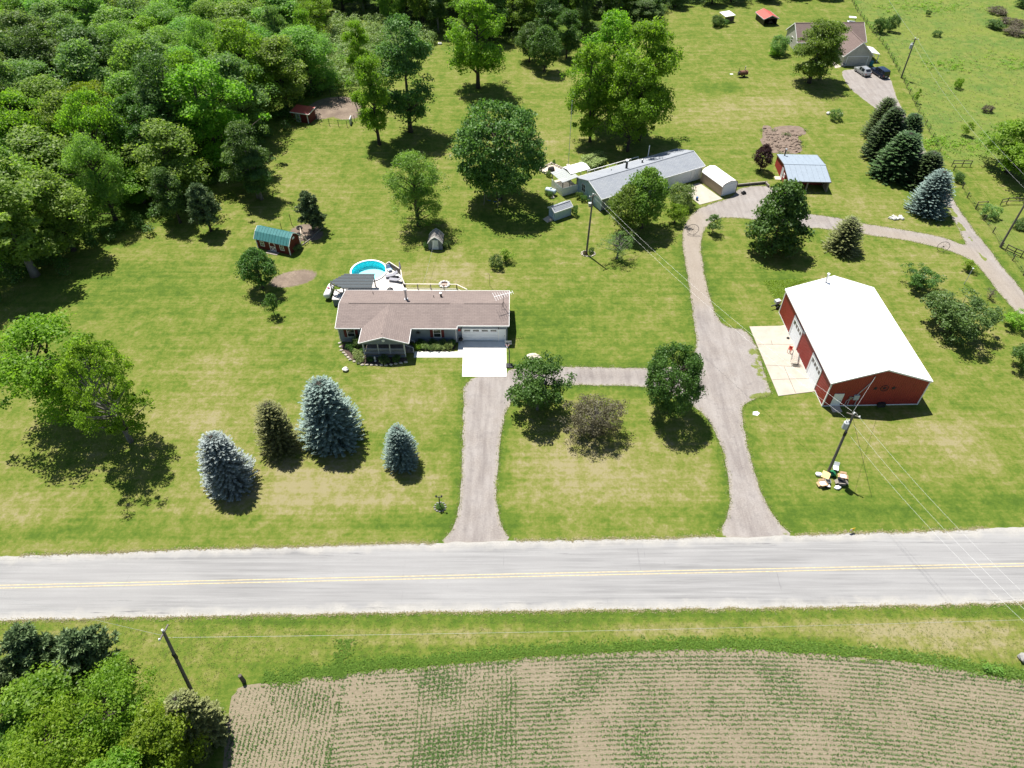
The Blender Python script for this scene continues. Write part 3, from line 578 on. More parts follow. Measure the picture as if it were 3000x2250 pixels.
tufts('verge_grass', 'rough yellowing grass between the road and the tilled field', vb, .11, 'meadow_leaf', 25, 4, 1.6)
xe = rg.uniform(-52, 52, 7000); side = rg.random(7000) < .5
fr_ = np.where(side, np.interp(xe, X, yt2)+np.abs(rg.normal(0, .16, 7000))-.05, np.interp(xe, X, yb2)-np.abs(rg.normal(0, .16, 7000))+.05)
fp = np.stack([xe, fr_], -1); fp = fp[poly_sd(fp[:, 0], fp[:, 1], LOT) > .2]
tufts('roadside_straw', 'dry straw-coloured grass fringe along the road shoulders', fp, .13, 'straw_leaf', 26, 3, 1.5)
mp_ = scatter(42000, MEADOW, 28); mp_ = mp_[(mp_[:, 1] < 235) & (mp_[:, 0] < 175)]
tufts('meadow_grass', 'tall uncut meadow grass beyond the wire fence', mp_, .24, 'meadow_leaf', 29, 4, 1.4)

le = np.array([[p.x, p.y] for p in edge_noise(smooth_poly(LOT, 2), .16, .12, True, 1)]); rg = np.random.default_rng(33)
le = np.concatenate([le+rg.normal(0, .13, le.shape) for _ in range(2)]); le = le[(le[:, 1] < 125) & (le[:, 1] > np.interp(le[:, 0], X, yt2)+.5)]; le = le[(np.abs(poly_sd(le[:, 0], le[:, 1], [(-6.7, 67.3), (-.7, 67.3), (-.7, 75), (-6.7, 75)])) > .4)]
half = rg.random(len(le)) < .45
tufts('driveway_edge_straw', 'dry straw-coloured grass fringe along the gravel driveways', le[half], .11, 'straw_leaf', 34, 3, 1.6)
tufts('driveway_edge_grass', 'green grass fringe growing over the driveway edges', le[~half], .12, 'meadow_leaf', 35, 4, 1.5)

# ---------------------------------------------------------------- trees
def crown_leaves(rg, H, hb, Rr, prof, ncl, rc, lpc, leaf_, up=.32, shell=.45, lobes=.22, droop=0.0, sky=.55, asp=.62, boughs=0, bough_r=.46):
    """leaf quads in clumps spread through a crown volume; returns (verts, quads, tint, clump centres)"""
    lpc, leaf = int(lpc*1.5), leaf_*.80
    th = rg.uniform(0, 2*np.pi, ncl); t = rg.beta(1.25, 1.1, ncl)
    ph = rg.uniform(0, 6.28, 6); lob = 1+lobes*(np.sin(2*th+ph[0]+3*t)+.7*np.sin(3*th+ph[1]-5*t)+.6*np.sin(5*th+ph[2]+8*t))
    rad = Rr*prof(t)*lob*np.sqrt(shell+(1-shell)*rg.random(ncl)); rad = np.maximum(rad-rc*.6, .05)
    C = np.stack([rad*np.cos(th), rad*np.sin(th), hb+t*(H-hb)], -1); C[:, 2] = np.minimum(C[:, 2], H-rc*.5)
    if boughs:                                   # most clumps gather on a few separate big boughs, so the outline is lobed and open between them
        bt = np.linspace(.12, .93, boughs)+rg.uniform(-.06, .06, boughs); ba = np.arange(boughs)*2.4+rg.uniform(0, 6.28)+rg.uniform(-.4, .4, boughs)
        br = Rr*prof(np.clip(bt, 0, 1))*rg.uniform(.35, .66, boughs); br[-1] *= .3
        BC = np.stack([br*np.cos(ba), br*np.sin(ba), hb+bt*(H-hb)], -1); bs = Rr*bough_r*rg.uniform(.7, 1.2, boughs)*(1-.3*bt)
        m_ = rg.random(ncl) < .82; k_ = rg.choice(boughs, m_.sum(), p=bs**2/(bs**2).sum()); dd = unit(rg.normal(0, 1, (m_.sum(), 3))+np.array([0, 0, .35]))
        C[m_] = BC[k_]+dd*(bs[k_]*(.45+.55*rg.random(m_.sum())**.5))[:, None]*np.array([1.15, 1.15, .72]); C[:, 2] = np.clip(C[:, 2], hb*.75, H-rc*.4)
    rcl = rc*rg.uniform(.5, 1.6, ncl)
    idx = np.repeat(np.arange(ncl), lpc); n = len(idx)
    d = unit(rg.normal(0, 1, (n, 3))); out = unit(C[idx]*np.array([1, 1, 0])+1e-3); d = unit(d+out*.45+np.array([0, 0, sky]))
    pos = C[idx]+d*(rcl[idx]*(.3+.85*rg.random(n)**.7))[:, None]*np.array([1.1, 1.1, .75]); pos[:, 2] -= droop*rg.random(n)*rcl[idx]
    nrm = unit(d*.6+np.array([0, 0, up])+rg.normal(0, .6, (n, 3)))
    ax = unit(np.cross(nrm, rg.normal(0, 1, (n, 3)))); sd = np.cross(nrm, ax)
    L = leaf*rg.uniform(.5, 1.6, n); ctint = rg.random(ncl)
    v, q, tt = leaf_quads(pos, ax, sd, L, L*asp, np.clip(.55*ctint[idx]+.45*rg.random(n), 0, 1))
    return v, q, tt, C
def limb(mb, a, b, r0, r1, rg, sag=.12, n=6, seg=4):
    a, b = Vector(a), Vector(b); L = (b-a).length; P = []
    off = Vector((rg.uniform(-1, 1), rg.uniform(-1, 1), rg.uniform(.2, 1)))*L*sag
    for i in range(seg+1):
        t = i/seg; P.append(a.lerp(b, t)+off*math.sin(math.pi*t))
    mb.tube(P, [r0+(r1-r0)*i/seg for i in range(seg+1)], n)
PROTO = {}
def register(name, tname, trunk_mb, crown, leafm, bark, H, Rr):
    me_t = trunk_mb.build('trunk', bark, None, True); cr = np_mesh('crown', crown[0], crown[1], leafm, None, dict(tint=crown[2]))
    PROTO[name] = (tname, me_t.data, cr.data, H, Rr)
    bpy.data.objects.remove(me_t); bpy.data.objects.remove(cr)
ROUND = lambda t: np.sqrt(np.clip(1-(2*(t*.92+.02)-1)**2, .02, 1))**.75
EGG = lambda t: np.sin(np.pi*np.clip(t*.9+.12, 0, 1)**1.15)**.65
TALL = lambda t: np.clip(np.sin(np.pi*np.clip(t*.86+.10, 0, 1)), .05, 1)**.55
LOW = lambda t: np.clip(1-t, .02, 1)**.55*np.clip(.62+t*3, 0, 1)
LOWT = lambda t: np.clip(1-t, .03, 1)**.85*np.clip(.7+t*2, 0, 1)
VASE = lambda t: np.clip(np.sin(np.pi*np.clip(t**1.35*.80+.12, 0, 1)), .05, 1)**.7
def broadleaf(name, seed, H, hb, Rr, prof, ncl, rc, lpc, leaf, leafm, bark='bark', nl=26, tr=None, forks=1, lean=0, **kw):
    rg = np.random.default_rng(seed); rnd = random.Random(seed)
    v, q, t, C = crown_leaves(rg, H, hb, Rr, prof, ncl, rc, lpc, leaf, **kw)
    mb = MB(); tr = tr or H*.019+.06; top = hb+(H-hb)*.62
    stems = []
    for k in range(forks):
        a = 2*math.pi*k/forks+seed; s = 0 if forks == 1 else Rr*.28
        P = [(0, 0, -.15), (0, 0, hb*.4)]+[(s*math.cos(a)*f+rnd.uniform(-.12, .12)*Rr*.3, s*math.sin(a)*f+rnd.uniform(-.12, .12)*Rr*.3, hb*.4+(top-hb*.4)*f) for f in (.35, .7, 1)]
        rs = [tr*1.35, tr, tr*.78, tr*.5, tr*.22]
        if forks > 1: rs = [x*.75 for x in rs]
        mb.tube(P, rs, 9); stems.append(P)
    order = rg.permutation(len(C))[:nl]
    for i in order:
        P = stems[i % forks]; zc = max(hb*.55, min(top*.96, C[i][2]-np.hypot(C[i][0], C[i][1])*.75)); f = min(1, max(0, (zc-P[1][2])/(P[-1][2]-P[1][2])))
        j = min(3, 1+int(f*3)); lo, hi = Vector(P[j]), Vector(P[min(j+1, 4)]); a = lo.lerp(hi, min(1, max(0, (zc-lo.z)/max(.01, hi.z-lo.z))))
        limb(mb, a, C[i], tr*.34, tr*.07, rnd, .08, 5)
    register(name, 'broadleaf_tree', mb, (v, q, t), leafm, bark, H, Rr)
def conifer(name, seed, H, Rr, leafm, dens=1.0, shape=.8, droop=.28, spray=.34, first=.04, tip=.12, tname='spruce_tree', gap=.26, belly=0.0, asp=.36):
    rg = np.random.default_rng(seed); z = H*first; cs, axs, sds, Ls, tt = [], [], [], [], []
    mb = MB(); mb.tube([(0, 0, -.1), (0, 0, H*.5), (0, 0, H*.97)], [H*.022, H*.012, .02], 7)
    while z < H*.975:
        f = z/H; L0 = Rr*((1-f)**shape)*(1-belly*max(0, .16-f)/.16)+.12; nb = int((7+9*(L0/Rr))*dens); ph = rg.uniform(0, 6.28)
        for k in range(nb):
            L = L0*rg.uniform(.80, 1.10)*(1+.08*math.sin(3*(ph+k*6.28/nb)+z)); a = ph+2*math.pi*k/nb+rg.uniform(-.14, .14); d = np.array([math.cos(a), math.sin(a), 0])
            m_ = max(3, int(L/.17)); s = np.linspace(.28, 1, m_)
            P = d*(s*L)[:, None]; P[:, 2] = z-droop*L*np.sin(s*1.9)+tip*L*np.maximum(0, s-.55)*2; P[:, 2] += rg.normal(0, .03, m_)
            side = np.array([-d[1], d[0], 0])
            for sg in (-1, 1, 0):
                ax = unit(d*(.75 if sg else 1.0)+side*sg*.75+np.stack([np.zeros(m_), np.zeros(m_), rg.uniform(-.05, .45, m_)], -1)+rg.normal(0, .14, (m_, 3)))
                Lq = spray*rg.uniform(.7, 1.25, m_)*(1-.25*s); cs.append(P+ax*(Lq*.42)[:, None]); axs.append(ax)
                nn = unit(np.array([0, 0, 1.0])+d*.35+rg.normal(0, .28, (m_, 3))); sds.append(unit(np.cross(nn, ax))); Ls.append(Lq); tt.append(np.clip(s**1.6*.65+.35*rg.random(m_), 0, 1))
            if k % 3 == 0: mb.tube([(0, 0, z), tuple(P[-1]*.9+np.array([0, 0, z*.1]))], [.03+.01*L, .01], 4, False)
        z += gap*rg.uniform(.8, 1.2)*(.7+.5*(1-f))
    c = np.concatenate(cs); L = np.concatenate(Ls); v, q, t = leaf_quads(c, np.concatenate(axs), np.concatenate(sds), L, L*asp, np.concatenate(tt))
    register(name, tname, mb, (v, q, t), leafm, 'bark', H, Rr)
def pine(name, seed, H, Rr, hb, leafm):
    rg = np.random.default_rng(seed); rnd = random.Random(seed); mb = MB(); mb.tube([(0, 0, -.1), (.1, .05, H*.4), (0, 0, H*.95)], [H*.024, H*.017, .03], 8)
    cs, axs, sds, Ls, tt = [], [], [], [], []
    for z in np.arange(hb, H*.98, H*.055):
        f = (z-hb)/(H-hb); L0 = Rr*(1-f)**.55*(.75+.25*min(1, f*4))+.2
        for k in range(rnd.randint(5, 7)):
            a = rnd.uniform(0, 6.28); L = L0*rnd.uniform(.55, 1.08); e = np.array([math.cos(a)*L, math.sin(a)*L, z+L*rnd.uniform(-.05, .35)])
            mb.tube([(0, 0, z), tuple(e)], [.05, .015], 4, False)
            for s in np.arange(.3, 1.02, .14):
                p = np.array([0, 0, z])*(1-s)+e*s+rg.normal(0, .12, 3); m_ = 24
                d = unit(rg.normal(0, 1, (m_, 3))+np.array([0, 0, .6])+unit((e-np.array([0, 0, z]))[None])*.4); Lq = rg.uniform(.30, .52, m_)
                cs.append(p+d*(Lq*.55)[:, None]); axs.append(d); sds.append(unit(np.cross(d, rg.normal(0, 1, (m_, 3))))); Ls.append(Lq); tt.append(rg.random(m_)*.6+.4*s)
    c = np.concatenate(cs); L = np.concatenate(Ls); v, q, t = leaf_quads(c, np.concatenate(axs), np.concatenate(sds), L, L*.34, np.concatenate(tt))
    register(name, 'pine_tree', mb, (v, q, t), leafm, 'bark', H, Rr)

broadleaf('maple', 3, 11, 1.9, 5.2, ROUND, 330, .85, 62, .34, 'leaf_round', nl=40, shell=.55, lobes=.07)
broadleaf('maple2', 4, 7, 1.2, 3.1, EGG, 190, .62, 52, .28, 'leaf_maple', nl=30, lobes=.12)
broadleaf('walnut', 5, 17, 3.4, 5.6, VASE, 230, .88, 70, .40, 'leaf_walnut', nl=44, lobes=.32, droop=.6, shell=.22, sky=.35, boughs=8)
broadleaf('walnut2', 6, 15, 3.2, 4.2, TALL, 200, .8, 64, .38, 'leaf_walnut', nl=36, lobes=.34, droop=.6, shell=.2, sky=.35, boughs=8)
broadleaf('walnut3', 16, 17, 2.6, 5.2, EGG, 220, .9, 70, .40, 'leaf_walnut', nl=40, lobes=.34, droop=.6, shell=.22, sky=.35, forks=2, boughs=9)
broadleaf('oak', 7, 17, 2.2, 4.3, TALL, 260, .95, 58, .38, 'leaf_oak', nl=34, lobes=.24, shell=.3, boughs=9)
broadleaf('willow', 8, 12, 1.7, 3.9, EGG, 230, .75, 62, .30, 'leaf_willow', nl=40, lobes=.2, droop=.7, shell=.25, sky=.2, asp=.4, boughs=8)
broadleaf('ash', 9, 11, 2.4, 5.0, EGG, 190, .52, 62, .30, 'leaf_willow', nl=60, lobes=.30, shell=.2, asp=.45, tr=.33, forks=2)
broadleaf('linden', 10, 12, 2.6, 5.2, ROUND, 200, .95, 62, .32, 'leaf_walnut', nl=36, lobes=.2, shell=.4, forks=3, tr=.4, boughs=7)
broadleaf('wood1', 12, 14, 2.5, 4.6, EGG, 190, .95, 74, .38, 'leaf_wood', nl=24, lobes=.3, shell=.25, boughs=7)
broadleaf('wood2', 13, 12, 2.0, 4.2, EGG, 180, .85, 74, .36, 'leaf_wood', nl=24, lobes=.32, shell=.25, boughs=6)
broadleaf('wood3', 14, 15, 3.0, 4.0, VASE, 180, .85, 74, .36, 'leaf_wood', nl=26, lobes=.34, shell=.2, bark='bark_grey', boughs=8)
broadleaf('low', 21, 8, .5, 3.3, LOW, 210, .62, 56, .30, 'leaf_maple', nl=30, lobes=.12, shell=.45)
broadleaf('apple', 17, 5, .9, 3.3, ROUND, 170, .52, 56, .24, 'leaf_apple', nl=40, lobes=.16, shell=.35, boughs=7)
broadleaf('applesmall', 18, 3.2, .8, 1.7, ROUND, 60, .42, 46, .20, 'leaf_maple', nl=22, lobes=.3, shell=.25)
broadleaf('plum', 19, 5.2, .8, 3.0, ROUND, 190, .50, 52, .20, 'leaf_bronze', nl=80, lobes=.2, shell=.2, asp=.45, sky=.2, bark='bark_grey')
broadleaf('open', 20, 6, 1.0, 3.3, VASE, 130, .62, 62, .28, 'leaf_maple', nl=44, lobes=.22, shell=.3, forks=3, bark='bark_grey', boughs=7)
broadleaf('sapling', 23, 2.6, .5, .9, EGG, 34, .30, 40, .17, 'leaf_maple', nl=16, lobes=.25, shell=.2, tr=.045)
broadleaf('wispy', 24, 6, 1.2, 2.3, EGG, 70, .45, 34, .17, 'leaf_dull', nl=60, lobes=.3, shell=.1, bark='bark_grey', asp=.45)
broadleaf('shrub', 25, 2.6, .15, 1.7, ROUND, 80, .45, 52, .20, 'leaf_apple', nl=14, lobes=.18, shell=.4, tr=.06)
broadleaf('shrub2', 26, 1.4, .08, 1.0, ROUND, 44, .28, 44, .14, 'leaf_maple', nl=8, lobes=.14, shell=.5, tr=.04)
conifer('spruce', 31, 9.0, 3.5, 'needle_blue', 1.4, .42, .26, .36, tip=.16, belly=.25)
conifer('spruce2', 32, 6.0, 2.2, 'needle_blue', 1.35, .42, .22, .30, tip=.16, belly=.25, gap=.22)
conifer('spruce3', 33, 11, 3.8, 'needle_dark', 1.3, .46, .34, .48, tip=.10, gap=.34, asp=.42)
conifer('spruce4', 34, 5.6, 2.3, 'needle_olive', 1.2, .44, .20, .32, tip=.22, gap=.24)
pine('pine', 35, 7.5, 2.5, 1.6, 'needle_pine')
pine('pine2', 36, 8.5, 2.6, 2.2, 'needle_pine')

def tree(proto, spec, label, leafm=None, group=None, rz=None, cat='tree', name=None, bark=None, hs=1.0):
    """plant one tree: spec = (x, y, height, crown width)"""
    tn, mt, mc, H, Rr = PROTO[proto]; x, y, h, w = spec; h *= hs
    t = thing(name or tn, label, cat, (x, y, 0), rz if rz is not None else (x*12.9898+y*78.233) % 6.28, group); s = w/(2*Rr); t.scale = (s, s, h/H)
    for nm, me in (('trunk', mt), ('crown', mc)):
        o = bpy.data.objects.new(nm, me); COL.objects.link(o); o.parent = t
        if nm == 'crown' and leafm: o.material_slots[0].link = 'OBJECT'; o.material_slots[0].material = MATS[leafm]
        if nm == 'trunk' and bark: o.material_slots[0].link = 'OBJECT'; o.material_slots[0].material = MATS[bark]
    return t
FS = 'spruces on the front lawn'
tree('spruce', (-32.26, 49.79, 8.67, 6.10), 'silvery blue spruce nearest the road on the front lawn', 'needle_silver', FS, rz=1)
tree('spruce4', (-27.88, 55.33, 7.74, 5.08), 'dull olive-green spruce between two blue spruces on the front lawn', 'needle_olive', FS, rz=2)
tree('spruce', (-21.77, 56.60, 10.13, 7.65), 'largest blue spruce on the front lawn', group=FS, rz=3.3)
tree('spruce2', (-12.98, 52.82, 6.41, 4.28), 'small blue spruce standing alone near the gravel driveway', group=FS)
tree('linden', (-54.62, 60.83, 13.13, 13.51), 'spreading yellow-green tree with dark forked trunk beside the sparse ash', 'leaf_walnut', rz=.4)
tree('ash', (-46.36, 56.13, 13.84, 10.74), 'sparse grey-limbed tree casting a feathery shadow on the lawn', 'leaf_walnut', bark='bark_grey', rz=2.2, hs=1.12)
tree('maple2', (-37.84, 86.60, 6.77, 5.50), 'young maple beside the bare oval dirt patch', 'leaf_maple')
tree('sapling', (-34.54, 80.19, 3.74, 2.04), 'slender sapling with its own little shadow on the open lawn')
tree('pine2', (-50.40, 102.22, 8.45, 5.74), 'long-needled pine at the edge of the woods')
tree('pine', (-33.25, 102.33, 7.06, 4.96), 'pine standing in the dirt play yard behind the green-roofed shed')
tree('pine', (-32.20, 103.08, 3.03, 2.27), 'short pine leaning beside the play-yard pine')
tree('willow', (-15.77, 103.96, 13.23, 9.43), 'airy light-green tree behind the small grey shed', rz=1.5)
tree('maple', (-2.17, 112.52, 15.64, 14.45), 'big round dark maple between the two houses', rz=.7)
tree('oak', (-20.68, 138.70, 21.18, 10.26), 'tall dark oak in the middle of the back lawn', rz=1.2)
tree('walnut2', (-26.29, 133.12, 16.72, 7.62), 'bright narrow tree next to the tall dark oak', rz=2.0)
tree('walnut2', (-35.41, 169.36, 11.11, 5.37), 'yellow-green tree rising from the sumac thicket', 'leaf_yellow')
tree('walnut', (-7.62, 160.44, 18.61, 13.34), 'bright spreading tree at the top of the back lawn', rz=4.4)
tree('maple2', (7.60, 169.87, 9.73, 7.10), 'dark rounded tree at the back edge of the lawn', 'leaf_oak', rz=.3)
tree('maple2', (4.16, 175.73, 8.47, 6.71), 'mid-green rounded tree nearest the dark backwoods', 'leaf_apple', rz=2.6)
tree('wood2', (13.20, 178.06, 10.64, 7.04), 'taller tree behind the dark rounded pair', 'leaf_maple')
GW = 'clump of tall walnut trees behind the long grey-roofed house'
tree('walnut3', (15.52, 134.38, 18.34, 9.87), 'leftmost tall bright tree of the clump behind the long house', group=GW, rz=.5)
tree('walnut', (20.00, 142.53, 20.85, 12.66), 'tallest tree at the back of the clump behind the long house', group=GW, rz=1.9)
tree('walnut3', (22.58, 130.39, 18.09, 10.13), 'front tree of the clump behind the long house', group=GW, rz=3.1)
tree('walnut', (25.50, 135.34, 22.17, 13.09), 'spreading tree on the garden-plot side of the clump behind the long house', group=GW, rz=4.0)
tree('oak', (67.78, 163.18, 12.95, 9.85), 'tall tree in front of the far house', 'leaf_mid', rz=2)
tree('wood3', (70.75, 165.06, 12.28, 7.74), 'second stem of the tall tree in front of the far house', 'leaf_mid', rz=1)
tree('shrub', (65.16, 180.43, 4.02, 4.51), 'round grey-green bush at the gable of the far house', 'leaf_dull', cat='bush', name='bush')
tree('shrub2', (63.94, 179.24, 1.83, 2.70), 'low bright bush in front of the far-house gable bush', 'leaf_walnut', cat='bush', name='bush')
GS = 'row of spruces along the farm track'
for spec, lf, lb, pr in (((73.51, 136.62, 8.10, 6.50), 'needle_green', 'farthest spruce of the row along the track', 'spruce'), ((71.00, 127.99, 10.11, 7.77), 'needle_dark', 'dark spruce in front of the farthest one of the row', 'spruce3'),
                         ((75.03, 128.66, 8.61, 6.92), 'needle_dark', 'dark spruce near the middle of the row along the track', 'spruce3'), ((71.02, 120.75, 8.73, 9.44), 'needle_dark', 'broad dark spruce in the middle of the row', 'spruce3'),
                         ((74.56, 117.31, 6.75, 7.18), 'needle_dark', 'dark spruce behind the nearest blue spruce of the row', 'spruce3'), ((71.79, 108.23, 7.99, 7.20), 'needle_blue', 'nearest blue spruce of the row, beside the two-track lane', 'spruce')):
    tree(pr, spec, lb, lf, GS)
tree('wood2', (92.76, 122.12, 9.20, 12.62), 'big leafy tree overhanging the paddock fence', 'leaf_walnut', rz=2)
tree('low', (42.23, 96.98, 11.52, 10.27), 'leafy tree in the middle of the driveway loop', 'leaf_maple', rz=1.1)
tree('spruce4', (53.43, 96.90, 6.02, 5.76), 'half-brown spruce inside the driveway loop', 'needle_olive', rz=2.5)
tree('maple2', (21.81, 103.23, 10.43, 7.58), 'tall tree hiding the front of the long grey-roofed house', 'leaf_mid', rz=2)
tree('maple2', (19.13, 102.08, 8.18, 7.22), 'lower tree joined to the one hiding the long house', 'leaf_mid', rz=5)
tree('shrub', (29.36, 110.28, 3.52, 4.69), 'loose grey-green shrub beside the concrete apron', 'leaf_dull', cat='bush', name='bush')
tree('applesmall', (27.61, 104.73, 3.34, 3.45), 'small bright-green tree at the bend of the driveway', 'leaf_walnut')
tree('sapling', (33.38, 101.69, 3.27, 2.50), 'upright shrub on the inner bend of the driveway', 'leaf_apple')
tree('wispy', (16.78, 94.32, 4.96, 5.09), 'thin twiggy tree with few leaves beside the power lines')
tree('open', (3.19, 61.43, 7.33, 7.57), 'open-crowned tree at the corner of the two gravel drives', rz=.8)
tree('plum', (9.91, 57.39, 5.05, 6.50), 'bronze-leaved twiggy tree in the dry island lawn')
tree('maple', (19.49, 60.96, 9.63, 6.95), 'dense round dark tree beside the gravel lot', 'leaf_maple', rz=3)
tree('applesmall', (61.67, 86.54, 3.21, 4.78), 'small dark orchard tree with a crooked trunk')
tree('apple', (62.30, 76.70, 5.59, 9.16), 'broad low apple tree beside the red barn', rz=1.4)
tree('sapling', (71.23, 91.24, 1.70, 2.02), 'tiny lime-green sapling next to the thin metal post', 'leaf_lime')
tree('wispy', (71.20, 83.98, 1.80, 1.68), 'rust-coloured half-dead shrub near the farm lane', 'leaf_bronze', cat='bush', name='bush')
tree('applesmall', (71.60, 77.65, 2.11, 3.30), 'bright orchard tree close to the farm lane', 'leaf_lime')
tree('applesmall', (68.51, 69.25, 3.53, 4.08), 'orchard tree at the picture edge below the farm lane', 'leaf_maple')
tree('shrub2', (-2.49, 91.98, 1.77, 2.21), 'blue-green young shrub on the dry lawn behind the house', 'leaf_apple', cat='bush', name='bush')
tree('sapling', (-1.02, 93.53, 2.18, 2.15), 'yellow-green young shrub beside the blue-green one', 'leaf_lime', cat='bush', name='bush')
tree('maple2', (46.60, 122.66, 5.03, 3.43), 'purple-leaved upright tree beside the garden plot', 'leaf_purple', bark='bark')
tree('shrub2', (67.61, 144.26, 1.93, 2.70), 'small bush between two white stones', 'leaf_dull', cat='bush', name='bush')
# meadow bushes
GM = 'bushes scattered over the meadow'
for pr, spec, lf, lb in (('shrub', (95.26, 195.28, 3.38, 3.19), 'leaf_oak', 'darker of two bushes on the meadow fence line'), ('shrub', (98.82, 196.18, 3.81, 2.88), 'leaf_apple', 'taller bush beside the dark one on the meadow fence line'),
                         ('shrub', (126.83, 198.46, 1.96, 3.89), 'leaf_oak', 'dark round bush far out in the meadow'), ('shrub2', (109.23, 192.61, 1.25, 2.22), 'leaf_oak', 'low dark bush in mid meadow'),
                         ('shrub2', (100.23, 160.24, 1.93, 1.94), 'leaf_walnut', 'small bright bush in mid meadow'), ('shrub2', (101.18, 148.11, 1.15, 2.23), 'leaf_bronze', 'brownish low bush in the meadow'),
                         ('sapling', (91.59, 136.95, 2.72, 2.23), 'leaf_walnut', 'young bush below the power lines in the meadow'), ('shrub', (142.59, 215.11, 2.54, 3.78), 'leaf_oak', 'dark bush at the far corner of the meadow'), ('shrub2', (113.38, 208.01, 1.34, 1.34), 'leaf_oak', 'tiny dark bush at the far end of the meadow'),
                         ('shrub2', (81.98, 118.68, 1.52, 1.92), 'leaf_oak', 'bush wrapped round the fence beside the blue spruce'), ('shrub', (85.85, 103.13, 1.42, 2.72), 'leaf_oak', 'dark bush in the paddock behind the utility pole'),
                         ('shrub2', (81.80, 106.49, 1.98, 2.77), 'leaf_sumac', 'whitish flowering bush inside the paddock corner'), ('sapling', (87.82, 152.74, 2.92, 1.07), 'leaf_lime', 'lime vine-covered bush on the fence beside the farm track')):
    tree(pr, spec, lb, lf, GM, cat='bush', name='bush')
for i, (x, y) in enumerate(((133.21, 210.00), (132.70, 200.79), (131.43, 194.38))):
    tree('shrub2', (x, y, 1.3, 5.0+i), 'low mauve-grey thicket in the far meadow', 'leaf_bronze', 'mauve-grey thickets in the far meadow', cat='bush', name='bush')
# the near corner below the road
tree('pine2', (-42.6, 27.6, 8.0, 5.6), 'dark pine at the lower corner beside the road', 'needle_pine')
tree('pine2', (-37.6, 27.4, 8.2, 5.8), 'second dark pine of the lower corner group', 'needle_pine', rz=3)
tree('pine', (-44.5, 24.5, 8.0, 5.4), 'dark pine cut by the picture edge in the lower corner', 'needle_pine', rz=2)
tree('spruce3', (-27.0, 22.4, 8.4, 4.6), 'drooping dark spruce beside the leaning utility pole', 'needle_olive', rz=2)
for i, (pr, px, py, h, w, lb) in enumerate((('linden', -32.6, 22.6, 8.6, 7.6, 'big bright maple filling the lower corner, nearest the road'), ('wood1', -28.6, 20.2, 8.4, 6.2, 'bright maple against the dark spruce in the lower corner'), ('wood1', -38.6, 22.0, 8.6, 8.0, 'bright maple cut by the picture edge in the lower corner'),
                                (  'linden', -35.0, 18.6, 9.4, 8.0, 'bright maple in the middle of the lower corner group'), ('wood1', -30.4, 16.6, 9.0, 7.0, 'bright maple at the field end of the lower corner group'), ('linden', -26.0, 14.6, 7.5, 6.0, 'small bright maple nearest the tilled field'))):
    tree(pr, (px, py, h, w), lb, 'leaf_yellow' if i % 2 else 'leaf_walnut', 'bright maples in the lower corner', rz=i*1.3)
for i, s in enumerate(((-42.5, 22, 3), (-39, 20.5, 3), (-36.5, 24, 2.6), (-33, 22, 2.6), (-30, 19.5, 2.2), (-44, 26, 3), (-37, 17, 3), (-31, 15, 3))):
    tree('shrub', (s[0], s[1], s[2], 4.0), 'undergrowth bush among the maples of the lower corner', 'leaf_maple', 'undergrowth bushes under the lower corner maples', cat='bush', name='bush')

# the woods: single trees packed from the lawn edge back
rnd = random.Random(77); placed = []
def too_close(x, y, d): return any((x-a)**2+(y-b)**2 < d*d for a, b in placed)
WK = {'light': ('pale feathery tree standing in the thick woods', 'leaf_wood'), 'dull': ('grey-green tree standing in the thick woods', 'leaf_dull'), 'dark': ('dark green tree standing in the thick woods', 'leaf_oak'), 'bright': ('vivid yellow-green tree standing in the thick woods', 'leaf_walnut')}
# the ones that stand out along the edge
for pr, spec, lf, lb, rz in (('walnut3', (-54.07, 123.76, 18.71, 14.18), 'leaf_walnut', 'large bright tree at the edge of the woods', 1), ('walnut', (-53.60, 144.84, 18.52, 12.88), 'leaf_walnut', 'bright tree of the woods nearest the red-roofed pen shed', 2),
                             ('wood3', (-45.18, 113.02, 13.68, 6.98), 'leaf_oak', 'pale-topped young tree standing before the woods', 3), ('oak', (-76.91, 148.42, 14.46, 7.64), 'leaf_oak', 'dark blue-green tall tree inside the woods', 4), ('oak', (-62.24, 125.20, 19.97, 9.35), 'leaf_oak', 'dark tall tree with visible trunk at the edge of the woods', 5),
                             ('linden', (-76.92, 126.65, 13.59, 11.87), 'leaf_yellow', 'rounded lime-green tree in the front of the woods', .5), ('maple', (-65.68, 120.96, 13.91, 12.38), 'leaf_maple', 'broad dark-sided tree in the front of the woods', 2.5), ('wood1', (-79.51, 108.90, 13.23, 14.88), 'leaf_wood', 'broad rusty-green tree at the front of the woods', 1.5),
                             ('wood2', (-64.93, 111.35, 6.14, 8.99), 'leaf_walnut', 'low bright tree at the foot of the woods', .2), ('wood2', (-84.45, 104.96, 11.37, 11.37), 'leaf_dull', 'grey-green tree at the outer foot of the woods', 3), ('walnut2', (-53.77, 171.19, 13.61, 5.66), 'leaf_dull', 'half-bare pale tree behind the pen shed', 1.1), ('walnut2', (-47.35, 171.19, 12.82, 5.96), 'leaf_walnut', 'narrow bright tree between the woods and the sumac thicket', 2.2),
                             ('wood1', (-56.42, 104.80, 9.78, 6.12), 'leaf_oak', 'dark tree over the shaded edge of the lawn', 4), ('wood3', (-44.46, 112.42, 8.34, 6.42), 'leaf_oak', 'dark tree with pale trunk standing on the lawn before the woods', 5.5), ('wood2', (-48.11, 116.28, 8.72, 7.00), 'leaf_dull', 'shaded tree at the lawn edge beside the pale-trunked one', 4.2)):
    x, y, h, w = spec; placed.append((x, y)); tree(pr, spec, lb, lf, None, rz)
P = np.array(WOODS); cand = []
